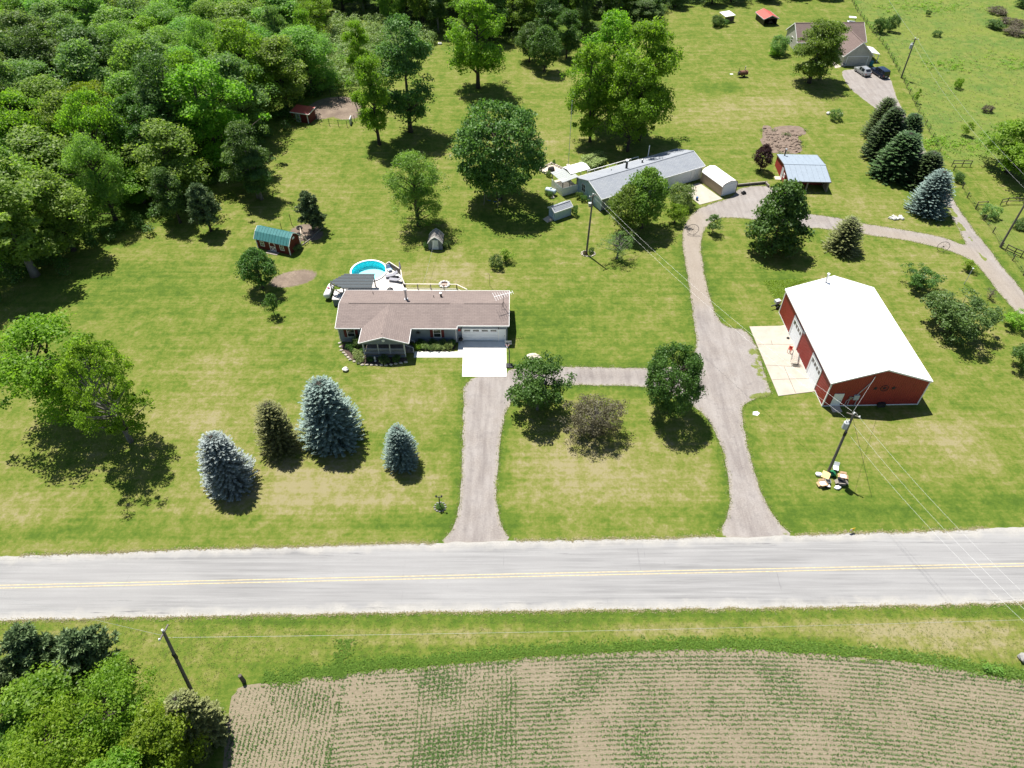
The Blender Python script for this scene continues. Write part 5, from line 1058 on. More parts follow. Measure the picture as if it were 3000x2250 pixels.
# --- paving of the ranch house
def sheet(name, pts, z, mat, label, kind='structure', th=.0):
    m_ = MB().slab([(*p, z) for p in pts], z-.004) if z > .02 else MB().poly([(*p, z) for p in pts]); return tag(m_.build(name, mat), label, kind=kind)
sheet('driveway_pad', [(-6.62, 67.35), (-.72, 67.35), (-.8, 74.42), (-7.45, 74.42), (-7.45, 72.3), (-6.75, 71.95)], .06, 'concrete_new', 'white concrete pad before the garage')
sheet('front_walk', [(-13.4, 71.1), (-6.77, 71.1), (-6.77, 71.9), (-7.47, 72.27), (-13.4, 72.3)], .05, 'concrete_new', 'white concrete walk to the porch')
for nm, ol, lb in (('flower_bed', [(-14.2, 74.1), (-7.8, 74.05), (-7.9, 72.42), (-13.6, 72.45)], 'mulched flower bed between porch and garage'), ('flower_bed', [(-23.9, 74.1), (-20.3, 74.1), (-20.3, 71.3), (-14.3, 71.2), (-14.3, 70.2), (-17, 69.6), (-20.2, 69.7), (-22.0, 70.7), (-23.5, 72.6)], 'mulched flower bed wrapped round the porch corner')):
    tag(area(nm, ol, .018, 'mulch', .06, .8, None, 1, .4, 8), lb, 'flower bed')
rk = random.Random(9)
for i, p in enumerate(edge_noise([(-24.0, 74.0), (-23.5, 72.5), (-22.0, 70.6), (-20.2, 69.6), (-17, 69.5), (-14.4, 70.1)], .02, .55, False, 3)):
    single(MB().rock((0, 0, .08), .26, .16, .14, rk), 'edging_stone', 'stone_pale', 'pale edging stone of the porch flower bed', 'stone', 'edging stones of the porch bed', loc=(p.x, p.y, 0))
for i, (x, y, s, lf) in enumerate(((-13.0, 72.9, .8, 'leaf_walnut'), (-12.1, 72.95, .9, 'leaf_hosta'), (-11.3, 72.85, .75, 'leaf_dull'), (-10.4, 72.9, .9, 'leaf_hosta'), (-9.5, 72.85, .7, 'leaf_hosta'), (-8.6, 72.95, .95, 'leaf_hosta'), (-12.6, 73.6, .8, 'leaf_maple'), (-11.0, 73.6, .9, 'leaf_maple'), (-9.6, 73.6, .85, 'leaf_dull'), (-8.4, 73.6, .8, 'leaf_maple'))):
    tree('shrub2', (x, y, s, 1.15), 'leafy hosta in the bed between porch and garage', lf, 'hostas between porch and garage', cat='plant', name='garden_plant')
for i, (x, y, s, w, lf, lb) in enumerate(((-21.3, 73.5, 1.5, 1.7, 'leaf_apple', 'tallest shrub of the porch-corner bed'), (-22.4, 72.9, .8, 1.0, 'leaf_maple', 'dark low plant beside the tallest porch-corner shrub'), (-21.9, 72.2, .6, .8, 'leaf_maple', 'small plant at the outer edge of the porch-corner bed'), (-21.3, 71.7, .7, 1.1, 'leaf_hosta', 'pale hosta in the porch-corner bed'), (-20.9, 71.0, .8, 1.5, 'leaf_hosta', 'largest pale hosta in the porch-corner bed'), (-20.6, 72.1, .6, .7, 'leaf_maple', 'round green mound against the porch'),
                                       (-20.6, 70.2, .6, 1.0, 'leaf_hosta', 'pale hosta at the tip of the bed before the porch'), (-19.2, 70.4, .6, .9, 'leaf_maple', 'shaded plant before the porch next to the white statue'), (-17.3, 70.2, .8, 1.6, 'leaf_apple', 'widest shaded bush before the porch'), (-15.7, 70.4, .8, 1.2, 'leaf_maple', 'shaded bush before the porch nearest the steps'))):
    tree('shrub2', (x, y, s, w), lb, lf, cat='plant', name='garden_plant')
single(MB().lathe([(.16, 0), (.18, .1), (.1, .15), (.12, .5), (.16, .62), (.08, .72), (.1, .82), (0, .92)], n=12), 'garden_statue', 'stone_white', 'small white garden statue before the porch', 'statue', smooth=True, loc=(-18.55, 70.35, .02))
single(MB().rock((0, 0, .22), .42, .36, .32, rk), 'boulder', 'stone_white', 'pale grey boulder alone on the front lawn', 'boulder', loc=(*(-22.28, 68.57), 0))
single(MB().rock((0, 0, .2), .95, .6, .32, rk, 14), 'flat_rock', 'stone_pale', 'big flat tan rock at the corner of the gravel drives', 'rock', loc=(*(3.01, 71.05), 0))
# basketball hoop
t = thing('basketball_hoop', 'basketball hoop on a black pole at the edge of the concrete pad', 'basketball hoop', (-.35, 69.9, 0))
MB().tube([(0, 0, 0), (0, 0, 2.3), (-.35, .9, 3.0)], .06, 8).build('pole', 'dark_metal', t); MB().box(-.6, .3, .86, .9, 2.7, 3.3).build('backboard', 'panel_clear', t)
MB().tube([(-.25+.23*math.cos(a), .6+.23*math.sin(a), 2.85) for a in np.linspace(0, 6.28, 17)], .018, 5, False).build('rim', 'plastic_red', t); MB().lathe([(.22, 2.85), (.15, 2.62), (.14, 2.45)], (-.25, .6, 0), 12).build('net', 'plastic_white', t)
MB().box(-.45, .45, -.9, -.1, 0, .16).build('base', 'plastic_black', t); MB().bar((0, -.75, .15), (0, 0, 1.2), .05).build('strut', 'dark_metal', t)
t = thing('charcoal_grill', 'dark kettle grill beside the garage corner', 'grill', (-7.1, 74.0, .06)); MB().lathe([(0, 1.0), (.26, .92), (.32, .75), (.26, .58), (0, .52)], n=14).build('kettle', 'plastic_black', t, True)
for k in range(3): MB().tube([(.2*math.cos(k*2.1), .2*math.sin(k*2.1), .6), (.3*math.cos(k*2.1), .3*math.sin(k*2.1), 0)], .02, 5).build('leg', 'dark_metal', t)
# fire ring, tarp, lamp posts
t = thing('fire_ring', 'ring of pale stones round ashes behind the deck', 'fire pit', (*(-10.32, 87.43), 0))
for k in range(11): MB().rock((.72*math.cos(k*.571), .72*math.sin(k*.571), .14), .22, .2, .17, rk).build('stone', 'stone_white', t)
MB().lathe([(0, .03), (.55, .02)], n=16).build('ashes', 'rust', t)
single(MB().slab([(-3.6, 83.7, .12), (-1.9, 83.5, .1), (-2.2, 84.6, .13), (-3.2, 84.7, .13)], .1), 'tarpaulin', 'stone_grey', 'grey tarpaulin lying behind the garage', 'tarpaulin')
t = thing('shepherd_hook', 'thin black hook stand behind the garage', 'hook stand', (*(-3.37, 87.10), 0)); MB().tube([(0, 0, 0), (0, 0, 2.1), (-.12, 0, 2.3), (-.3, 0, 2.25)], .025, 6).build('hook', 'dark_metal', t)
t = thing('yard_lamp', 'black twin-head yard lamp in a round plant bed near the driveway', 'lamp post', (*(-8.05, 46.48), 0)); MB().tube([(0, 0, 0), (0, 0, 2.0)], .06, 8).build('post', 'dark_metal', t); MB().bar((-.3, 0, 1.9), (.3, 0, 1.9), .06).build('arm', 'dark_metal', t)
for s in (-.3, .3): MB().lathe([(.08, 1.92), (.12, 2.1), (0, 2.2)], (s, 0, 0), 8).build('lamp_head', 'dark_metal', t)
for k in range(12): MB().rock((.62*math.cos(k*.524), .62*math.sin(k*.524), .05), .14, .1, .09, rk).build('edging_stone', 'stone_grey', t)
tree('shrub2', ((-8.05, 46.48)[0]+.05, (-8.05, 46.48)[1]-.1, .5, .95), 'small green plant round the foot of the yard lamp', 'leaf_maple', cat='plant', name='garden_plant')

# --- red barn
B = thing('barn', 'large red metal barn with wide white roof beside the gravel lot', 'barn', (39.5, 62.0, 0), R(1.5))
BW, BD, BE, BR = 12.25, 18.7, 4.25, 6.35
def ribbed(parent, o, r, L, ht, mat, top=None, pitch=.30, name='wall'):
    """ribbed sheet-metal wall: flat sheet with proud ribs, ht(u) gives the height along it"""
    o, r = Vector(o), Vector(r); n = r.cross(Z_); us = [0.0]; m_ = MB(); prof = []
    u = 0.0
    while u < L-1e-6:
        for du, d in ((0, 0), (.20, 0), (.225, .03), (.275, .03)):
            if u+du < L: prof.append((u+du, d))
        u += pitch
    prof.append((L, 0)); pk = L/2
    if not any(abs(p[0]-pk) < 1e-3 for p in prof): prof.append((pk, 0)); prof.sort()
    vs = []
    for a, d in prof: vs += [o+r*a+n*d, o+r*a+n*d+Z_*ht(a)]
    m_.add(vs, [(2*i, 2*i+2, 2*i+3, 2*i+1) for i in range(len(prof)-1)]); return m_.build(name, mat, parent)
gh = lambda u: BE+(BR-BE)*(1-abs(u-BW/2)/(BW/2))
paint('red_sheet', (.285, .040, .032), .5, .10, .6)
ribbed(B, (0, 0, 0), X_, BW, gh, 'red_sheet'); ribbed(B, (BW, 0, 0), Y_, BD, lambda u: BE, 'red_sheet'); ribbed(B, (BW, BD, 0), -X_, BW, gh, 'red_sheet'); ribbed(B, (0, BD, 0), -Y_, BD, lambda u: BE, 'red_sheet')
roofs = gable(B, 0, BW, 0, BD, BE, BR, 'roof_white', 'y', .18, .08, 'trim_white', ends=(.14, .14))
for s, x0, x1 in ((0, -.18, BW/2), (1, BW/2, BW+.18)):      # standing seams of the white roof
    sl = (BR-BE)/(BW/2)
    for k in range(1, 21):
        y = -.14+k*(BD+.28)/21; za = BE-sl*.18+.083; MB().bar((x0 if s == 0 else x1, y, za), (BW/2, y, BR+.083), .05, .02).build('seam', 'roof_white', roofs[s])
for x, y in ((0, 0), (BW, 0), (BW, BD), (0, BD)): MB().box(x-.07, x+.07, y-.07, y+.07, 0, BE-.05).build('corner_trim', 'trim_white', B)
MB().box(.08, BW-.08, -.05, -.035, 0, .16).box(-.05, -.035, .08, BD-.08, 0, .16).build('base_trim', 'trim_white', B)
for yc, w, h in ((4.55, 3.0, 3.05), (12.2, 3.0, 3.0)):
    o = Vector((-.035, yc, 0)); r = -Y_; lift_door(B, o, r, w, h, 4, 'door_white')
    n = r.cross(Z_); MB().fbox(o, r, n, Z_, (-w/2-.12, w/2+.12), (-.02, .06), (h+.12, h+.5)).fbox(o, r, n, Z_, (-w/2-.3, -w/2-.12), (-.02, .06), (0, h+.5)).build('door_surround', 'trim_grey', B)
slab_door(B, (1.55, -.035, .05), X_, 1.05, 2.15, 'trim_white')
def star(parent, c, r_, mat, nrm='Y'):
    pts = [(c[0]+(r_ if k % 2 == 0 else r_*.42)*math.sin(k*math.pi/5), c[1], c[2]+(r_ if k % 2 == 0 else r_*.42)*math.cos(k*math.pi/5)) for k in range(10)]
    if nrm == 'X': pts = [(c[0], c[1]+(p[0]-c[0]), p[2]) for p in pts]
    m_ = MB(); ctr = (c[0], c[1]-.08, c[2]) if nrm == 'Y' else (c[0]-.08, c[1], c[2]); m_.add(pts+[ctr], [(k, (k+1) % 10, 10) for k in range(10)]); return m_.build('star', mat, parent)
star(B, (5.75, -.05, 3.1), .36, 'dark_metal'); star(B, (8.05, -.05, 3.1), .36, 'dark_metal'); star(B, (-.06, 10.2, 3.6), .45, 'trim_grey', 'X')
MB().tube([(6.9+.48*math.cos(a), -.06, 3.1+.48*math.sin(a)) for a in np.linspace(0, 6.28, 21)], .035, 5, False).build('ornament_ring', 'dark_metal', B); star(B, (6.9, -.06, 3.1), .30, 'dark_metal')
MB().box(3.5, 4.15, -.24, -.03, 1.25, 2.05).build('meter_box', 'trim_grey', B); MB().tube([(3.8, -.1, 2.05), (4.9, -.1, 4.4), (4.95, -.1, 5.3)], .05, 6).build('conduit', 'trim_grey', B)
MB().tube([(3.1, -.12, 0), (3.1, -.12, 1.5), (3.3, -.12, 1.6), (3.55, -.12, 1.6)], .05, 6).tube([(4.05, -.12, 0), (4.05, -.12, 1.3)], .05, 6).tube([(2.75, -.12, 0), (2.8, -.12, 1.1), (3.0, -.12, 1.3)], .04, 6).build('conduit', 'trim_grey', B)
MB().box(2.95, 3.3, -.2, -.03, 1.35, 1.75).build('meter', 'steel', B); MB().box(7.0, 7.9, -.45, -.06, .05, .6).build('vent_unit', 'dark_metal', B)
pipe(B, 4.75, 18.0, 5.6, 7.3, .13, 'steel', 'trim_white', 'chimney')
MB().box(1.0, 2.2, -1.1, -.06, 0, .12).build('doorstep', 'slab_tan', B)
bp_ = sheet('barn_apron', [(33.93, 77.57), (38.46, 77.73), (39.02, 77.91), (39.31, 75.23), (39.36, 64.60), (34.42, 63.77)], .07, 'concrete', 'tan concrete apron along the barn doors')
JO = [((34.20, 73.76), (39.10, 73.72)), ((34.19, 69.56), (39.21, 69.16)), ((34.43, 66.76), (39.40, 66.99)), ((36.63, 69.20), (36.78, 64.32)), ((36.25, 74.58), (36.19, 73.67))]
for a, b in JO: MB().bar((*a, .073), (*b, .073), .05, .004).build('joint', 'wood_dark', bp_)
# clutter at the barn wall
t = thing('tool_stand', 'red iron frame stand leaning by the barn wall', 'frame', (*(38.22, 72.34), .07), R(60)); t.scale = (.75, .75, .75)
for a, b in (((-.6, -.3, 0), (-.6, -.3, .9)), ((.5, -.3, 0), (.5, -.3, .9)), ((-.6, .3, 0), (-.6, .3, .9)), ((.5, .3, 0), (.5, .3, .9)), ((-.6, -.3, .9), (.5, -.3, .9)), ((-.6, .3, .9), (.5, .3, .9)), ((-.6, -.3, .5), (.5, .3, .5)), ((-.6, -.3, .9), (-.6, .3, .9))): MB().bar(a, b, .07).build('bar', 'plastic_red', t)
MB().box(.7, .8, -.3, .3, 0, .6).build('board', 'plastic_red', t)
t = thing('metal_racks', 'stacked grey metal chair frames by the barn wall', 'rack', (*(38.46, 70.68), .07), R(68))
for k in range(5): MB().tube([(-.9+k*.38, -.45, 0), (-.9+k*.38, -.4, .55), (-.75+k*.38, 0, .75), (-.75+k*.38, .45, .9), (-.6+k*.38, .45, .3), (-.6+k*.38, .5, 0)], .025, 5).build('frame', 'trim_grey', t)
for z in (.35, .6): MB().bar((-.9, -.4, z), (.9, -.4, z), .04).build('cross_bar', 'dark_metal', t)
t = thing('cable_coil', 'loose coil of dark cable on the barn apron', 'cable', (*(38.26, 69.46), .09)); MB().tube([((.2+.09*(i % 5))*math.cos(i*.9)*1.3, (.2+.07*(i % 4))*math.sin(i*.7), .02*(i % 4)) for i in range(60)], .012, 5).build('coil', 'dark_metal', t)
single(MB().lathe([(0, 0), (.22, 0), (.2, .12), (.1, .2), (0, .2)], n=12), 'hose_reel', 'dark_metal', 'black hose lump at the foot of the far barn door', 'hose', loc=(*(38.74, 75.01), .07))
t = thing('log_splitter', 'dark farm implement against the far corner of the barn', 'implement', (*(39.04, 81.88), 0), R(20)); MB().bar((-1.2, 0, .6), (.4, .1, .7), .12).build('beam', 'dark_metal', t); MB().bar((.2, 0, 0), (.5, -.4, 1.1), .1).bar((0, .3, 0), (0, .3, .6), .1).build('stand', 'dark_metal', t); MB().box(-.1, .7, .3, .9, .5, .9).build('hopper', 'trim_grey', t)
for x in (-.2, .5): MB().lathe([(.0, -.06), (.25, -.06), (.25, .06), (0, .06)], (x, -.3, .25), 14, 'Y').build('wheel', 'rubber', t)
single(MB().add([(-.45, -.2, .02), (.1, -.35, .03), (.5, .1, .02), (.2, .3, .12), (-.1, .05, .15), (-.3, .3, .03)], [(0, 1, 4), (1, 2, 3, 4), (3, 5, 4), (5, 0, 4)]), 'plastic_sheet', 'plastic_white', 'crumpled white plastic sheet on the grass near the lot', 'plastic sheet', loc=(*(30.79, 60.70), 0))

# --- long grey-roofed house
LH = thing('house', 'long pale-blue house with grey shingle roof and attached garage', 'house', (15.36, 108.51, 0), R(28.5))
LL, LD, LE, LR = 22.4, 7.8, 2.55, 3.85
MB().box(.14, 13.0, 0, .14, .1, LE).build('wall', 'siding_grey', LH); MB().box(13.0, LL-.14, .5, .64, .05, LE+.15).build('wall', 'trim_white', LH); MB().box(13.0, 13.14, .14, .5, .05, LE).build('wall', 'siding_grey', LH)
MB().extrude([(0, 0, 0), (0, LD, 0), (0, LD, LE), (0, LD/2, LR), (0, 0, LE)], (.14, 0, 0)).build('wall', 'siding_blue', LH); MB().extrude([(LL-.14, .5, 0), (LL-.14, LD, 0), (LL-.14, LD, LE), (LL-.14, LD/2, LR), (LL-.14, .5, LE+.15)], (.14, 0, 0)).build('wall', 'siding_blue', LH)
MB().box(.14, LL-.14, LD-.14, LD, .1, LE).build('wall', 'siding_blue', LH)
gs = (LR-LE)/(LD/2)
r1 = MB().slab([(-.25, -.35, LE-gs*.35+.12), (13.2, -.35, LE-gs*.35+.12), (13.2, LD/2, LR+.12), (-.25, LD/2, LR+.12)], .12).build('roof', 'roof_grey', LH); MB().bar((-.27, -.38, LE-gs*.35+.03), (13.2, -.38, LE-gs*.35+.03), .05, .18).bar((-.28, -.35, LE-gs*.35+.05), (-.28, LD/2, LR+.05), .05, .18).build('fascia', 'trim_white', r1)
r2 = MB().slab([(13.2, .15, LE+gs*.15+.121), (LL+.25, .15, LE+gs*.15+.121), (LL+.25, LD/2, LR+.121), (13.2, LD/2, LR+.121)], .12).build('roof', 'roof_grey', LH); MB().bar((13.2, .12, LE+gs*.15+.03), (LL+.27, .12, LE+gs*.15+.03), .05, .18).bar((LL+.28, .15, LE+gs*.15+.05), (LL+.28, LD/2, LR+.05), .05, .18).build('fascia', 'trim_white', r2)
r3 = MB().slab([(-.25, LD/2, LR+.122), (LL+.25, LD/2, LR+.122), (LL+.25, LD+.35, LE-gs*.35+.122), (-.25, LD+.35, LE-gs*.35+.122)], .12).build('roof', 'roof_grey', LH); MB().bar((-.27, LD+.38, LE-gs*.35+.03), (LL+.27, LD+.38, LE-gs*.35+.03), .05, .18).build('fascia', 'trim_white', r3)
MB().box(-.25, LL+.25, LD/2-.14, LD/2+.14, LR+.08, LR+.16).build('ridge_cap', 'roof_grey', r3)
lift_door(LH, (17.3, .5, .05), X_, 5.2, 2.15, 0, 'door_white'); slab_door(LH, (21.2, .5, .05), X_, .95, 2.05); slab_door(LH, (14.0, .5, .05), X_, .9, 2.0)
window(LH, (0, 5.6, 1.0), -Y_, 1.0, 1.35, panes=(2, 2)); window(LH, (12.2, 0, 1.0), X_, .9, 1.2); window(LH, (4, 0, 1.0), X_, 1.2, 1.2); window(LH, (8.2, 0, 1.0), X_, 1.2, 1.2)
pipe(LH, 8.4, 4.9, 3.3, 5.0, .20, 'dark_metal', 'trim_white', 'chimney'); pipe(LH, 12.4, 5.6, 3.2, 3.9, .14, 'dark_metal', 'steel', 'roof_vent'); pipe(LH, 6.1, 6.2, 3.0, 3.4, .07, 'dark_metal', None, 'vent_pipe')
MB().bar((16.0, LD+.7, 0), (16.0, LD+.7, 4.6), .12).build('mast', 'trim_white', LH)
MB().lathe([(.0, 0), (.15, .1), (.15, .25), (0, .3)], (17.4, .35, 2.35), 10).build('lamp', 'trim_white', LH)
# side porch with clear roof
SP = thing('side_porch', 'raised side porch with clear corrugated roof at the end of the long house', 'porch', (15.36, 108.51, 0), R(28.5))
MB().box(-3.2, -.02, 7.5, 11.2, 1.0, 1.08).build('floor', 'wood_pale', SP); MB().box(-3.25, -.02, 7.4, 7.48, 0, 1.5).box(-3.25, -3.18, 7.48, 11.2, 0, 1.5).build('skirt_wall', 'trim_white', SP)
for x, y in ((-3.15, 7.56), (-.2, 7.56), (-3.15, 11.1), (-.2, 11.1), (-1.7, 7.56)): MB().box(x-.06, x+.06, y-.06, y+.06, 1.081, 2.75).build('post', 'wood_grey', SP)
for y in (7.56, 11.1): MB().bar((-3.3, y, 2.65), (0, y, 2.95), .08, .14).build('beam', 'wood_grey', SP)
for k in range(7): MB().slab([(-3.4, 7.3+k*.58, 2.78), (-3.4, 7.86+k*.58, 2.78), (-.05, 7.86+k*.58, 3.06), (-.05, 7.3+k*.58, 3.06)], .02).build('roof_panel', 'panel_clear', SP)
CN = thing('canopy', 'white canopy roof over the back deck of the long house', 'canopy', (15.36, 108.51, 0), R(28.5))
MB().slab([(-.9, 8.6, 3.15), (3.2, 8.6, 3.15), (3.2, 10.0, 3.45), (-.9, 10.0, 3.45)], .05).slab([(-.9, 10.0, 3.45), (3.2, 10.0, 3.45), (3.2, 11.4, 3.15), (-.9, 11.4, 3.15)], .05).build('roof', 'roof_white', CN)
for x in (-.75, 3.05):
    for y in (8.75, 11.25): MB().box(x-.05, x+.05, y-.05, y+.05, 0, 3.12).build('post', 'trim_white', CN)
RLh = thing('deck_railing', 'white railing of the back deck behind the long house', 'railing', (15.36, 108.51, 0), R(28.5))
MB().box(3.7, 15.2, LD+.1, LD+2.5, .7, .8).build('deck_floor', 'wood_grey', RLh); MB().bar((3.7, LD+2.45, 1.75), (15.2, LD+2.45, 1.75), .1, .08).build('rail', 'trim_white', RLh)
for k in range(8): MB().box(3.75+k*1.62, 3.85+k*1.62, LD+2.4, LD+2.5, 0, 1.72).build('post', 'trim_white', RLh)
# tan metal garage
TG = thing('metal_garage', 'tan metal garage with rounded white roof beside the long house', 'garage', (*(37.20, 113.34), 0), R(26))
w, d_, e, pk = 3.35, 5.9, 1.9, 2.75
hp = [(0, e), (.12, e+.28), (.5, e+.55), (w/2, pk), (w-.5, e+.55), (w-.12, e+.28), (w, e)]
MB().box(0, .06, .05, d_, 0, e).build('wall', 'sheet_tan', TG); MB().box(w-.06, w, .05, d_, 0, e).build('wall', 'sheet_tan', TG)
MB().extrude([(0, 0, 0), (w, 0, 0)]+[(a, 0, z) for a, z in reversed(hp)], (0, .06, 0)).build('wall', 'trim_white', TG); MB().extrude([(0, d_, 0), (w, d_, 0)]+[(a, d_, z) for a, z in reversed(hp)], (0, .06, 0)).build('wall', 'sheet_tan', TG)
rm = MB()
for (a, z), (b, z2) in zip(hp[:-1], hp[1:]): rm.add([(a-(.05 if a == 0 else 0), -.1, z+.03), (b+(.05 if b == w else 0), -.1, z2+.03), (b+(.05 if b == w else 0), d_+.12, z2+.03), (a-(.05 if a == 0 else 0), d_+.12, z+.03)], [(0, 1, 2, 3)])
rm.build('roof', 'roof_white', TG); MB().tube([(a, -.05, z+.01) for a, z in hp], .05, 5).tube([(0, -.05, 0), (0, -.05, e)], .05, 5).tube([(w, -.05, 0), (w, -.05, e)], .05, 5).build('trim', 'rust', TG)
lift_door(TG, (w/2, 0, .03), X_, 2.5, 1.95, 0)
sheet('garage_apron', [(29.79, 115.82), (34.33, 118.14), (37.41, 112.53), (33.01, 110.57), (31.77, 113.19)], .05, 'concrete', 'concrete apron of the long house garage')
RW = thing('timber_wall', 'low dark timber retaining wall edging the parking spot', 'retaining wall', (0, 0, 0))
for a, b in (((40.99, 116.89), (43.77, 117.43)), ((43.77, 117.43), (46.65, 117.90)), ((46.34, 117.93), (46.63, 116.54))):
    for z in (.12, .36): MB().bar((*a, z), (*b, z), .22, .23).build('timber', 'wood_dark' if z < .3 else 'wood_grey', RW)
t = thing('mower', 'small dark mower parked beside the tan garage', 'mower', (*(41.57, 114.31), 0), R(20)); MB().box(-.35, .35, -.25, .25, .1, .35).build('deck', 'plastic_black', t); MB().bar((-.3, 0, .3), (-.9, 0, .8), .05).build('handle', 'dark_metal', t); MB().box(-.15, .15, -.15, .15, .35, .55).build('engine', 'dark_metal', t)
for x in (-.3, .3):
    for y in (-.28, .28): MB().lathe([(0, -.03), (.1, -.03), (.1, .03), (0, .03)], (x, y, .1), 10, 'Y').build('wheel', 'rubber', t)
single(MB().lathe([(0, 0), (.2, 0), (.22, .5), (.2, .6), (.05, .66), (0, .66)], n=12), 'blue_drum', 'plastic_blue', 'small blue drum on the concrete apron edge', 'drum', loc=(*(32.76, 112.09), .05))
# pale blue shed
def gambrel(parent, w, d, e, knee, pk, mat_side, mat_up, trim, oh=.18, kx=.24):
    """gambrel roof with ridge along y over width w (x): four slabs"""
    P = [(-oh, e-.12), (w*kx-.02, knee), (w/2, pk), (w*(1-kx)+.02, knee), (w+oh, e-.12)]; out = []
    for i, (a, b) in enumerate(zip(P[:-1], P[1:])):
        out.append(MB().slab([(a[0], -oh, a[1]+.05), (b[0], -oh, b[1]+.05), (b[0], d+oh, b[1]+.05), (a[0], d+oh, a[1]+.05)], .05).build('roof', mat_side if i in (0, 3) else mat_up, parent))
        MB().bar((a[0], -oh-.02, a[1]), (b[0], -oh-.02, b[1]), .05, .12).bar((a[0], d+oh+.02, a[1]), (b[0], d+oh+.02, b[1]), .05, .12).build('fascia', trim, out[-1])
    return [(0, 0), (w, 0), (w, e), (w*(1-kx), knee-.06), (w/2, pk-.05), (w*kx, knee-.06), (0, e)]
BS = thing('shed', 'small pale-blue shed with steps and grey roof', 'shed', (*(7.24, 105.34), 0), R(32))
sw, sdp, se, sp_ = 3.5, 1.75, 1.75, 2.3
gable_walls(BS, 0, sw, 0, sdp, se, sp_, 'siding_blue', 'x'); gable(BS, 0, sw, 0, sdp, se, sp_, 'roof_grey', 'x', .15, .07, ends=(.15, .15))
slab_door(BS, (0, sdp/2, .1), -Y_, .9, 1.6, 'siding_blue')
ss = MB()
for i in range(4): ss.box(-.25-.28*i-.28, -.25-.28*i, .2, 1.5, 0, .34-.085*i)
ss.build('steps', 'slab_tan', BS)
tree('shrub2', ((10.76, 107.11)[0], (10.76, 107.11)[1], 1.7, 1.2), 'clipped round bush at the end of the pale-blue shed', 'leaf_round', cat='bush', name='bush')
for p, w_, h_, lb in (((11.92, 112.64), 1.2, 1.1, 'clipped round bush at the gable of the long house, nearest its porch'), ((12.64, 111.72), 1.1, 1.0, 'second clipped round bush at the gable of the long house'), ((13.50, 111.18), .6, .6, 'smallest clipped bush at the gable of the long house'), ((6.25, 113.93), .9, .8, 'clipped bush at the near end of the pale blue tank'), ((6.81, 113.19), 1.0, .9, 'second clipped bush beside the pale blue tank'), ((6.78, 120.51), 1.0, 1.0, 'grassy bush on the stone-edged garden'), ((7.98, 125.24), .6, .8, 'tiny bush at the far corner of the stone-edged garden')):
    tree('shrub2', (*p, h_, w_), lb, 'leaf_round', cat='bush', name='bush')
tree('shrub', (*(15.39, 125.24), 1.4, 5.0), 'leafy hedge plant behind the white canopy', 'leaf_hosta', cat='bush', name='bush')
tag(area('garden_bed', [(5.04, 122.95), (7.58, 125.45), (9.73, 123.15), (8.22, 121.32), (6.22, 121.72)], .014, 'slab_tan', .1, .8, None, 1, .4, 12), 'bare stone-edged garden bed beside the long house', 'garden bed')
ro = random.Random(14)
for p in edge_noise([(5.04, 122.95), (7.58, 125.45), (9.73, 123.15)], .05, .62, False, 4)+edge_noise([(7.27, 112.82), (7.28, 115.44), (9.02, 116.97)], .05, .6, False, 4)+edge_noise([(5.04, 122.95), (6.21, 121.52)], .05, .5, False, 4):
    single(MB().rock((0, 0, .12), .32, .25, .2, ro), 'edging_stone', 'stone_pale', 'pale edging stone of the beds by the long house', 'stone', 'edging stones by the long house', loc=(p.x, p.y, 0))
single(MB().rock((0, 0, .3), .7, .5, .5, ro), 'boulder', 'dark_metal', 'dark boulder on the stone-edged garden bed', 'boulder', loc=(*(7.37, 122.74), 0))
t = thing('antenna_mast', 'tall thin antenna mast on the lawn behind the side porch', 'mast', (*(10.69, 124.69), 0)); MB().tube([(0, 0, 0), (0, 0, 12.5)], .045, 6).build('mast', 'trim_grey', t); MB().lathe([(.4, 0), (.4, .12), (0, .12)], n=12).build('base', 'stone_pale', t)
single(MB().box(-.3, .3, -.25, .25, 0, .5).box(-.32, .32, -.27, .27, .502, .55), 'barrel_box', 'trim_grey', 'grey box in place of a small barrel at the corner of the long house', 'air conditioner', loc=(*(13.71, 110.28), 0))  # plain grey box built where a small light-blue barrel stands
# --- red shed with the pale metal roof
RS = thing('shed', 'red shed with pale blue metal roof and open front bay', 'shed', (49.5, 115.2, 0), R(-2.5))
W2 = 7.1
for (ya, za), (yb, zb), nm in (((9.75, 2.1), (4.75, 2.75), 0), ((4.75, 2.75), (-.1, 1.95), 1)):
    rp = []
    for k in range(8):
        x0 = -.15+k*(W2+.4)/8; x1 = x0+(W2+.4)/8; rp.append(MB().slab([(x0+.01, ya, za+.09), (x1-.01, ya, za+.09), (x1-.01, yb, zb+.09), (x0+.01, yb, zb+.09)], .05).build('roof_sheet', 'sheet_blue', RS))
    MB().bar((-.18, ya, za+.03), (-.18, yb, zb+.03), .05, .16).bar((W2+.28, ya, za+.03), (W2+.28, yb, zb+.03), .05, .16).build('fascia', 'wood_dark', rp[0])
MB().box(-.17, W2+.27, 4.55, 4.95, 2.80, 2.87).build('ridge_cap', 'sheet_blue', RS); MB().bar((-.18, -.12, 1.93), (W2+.28, -.12, 1.93), .06, .16).build('fascia', 'wood_dark', RS)
paint('red_boards', (.27, .025, .022), .75, .15, 1.2, stretch=(3, 3, .3))
MB().extrude([(0, 2.6, 0), (0, 9.6, 0), (0, 9.6, 2.08), (0, 4.75, 2.70), (0, 2.6, 2.3)], (.12, 0, 0)).build('wall', 'red_boards', RS); MB().extrude([(W2, 2.6, 0), (W2, 9.6, 0), (W2, 9.6, 2.08), (W2, 4.75, 2.70), (W2, 2.6, 2.3)], (-.12, 0, 0)).build('wall', 'red_boards', RS)
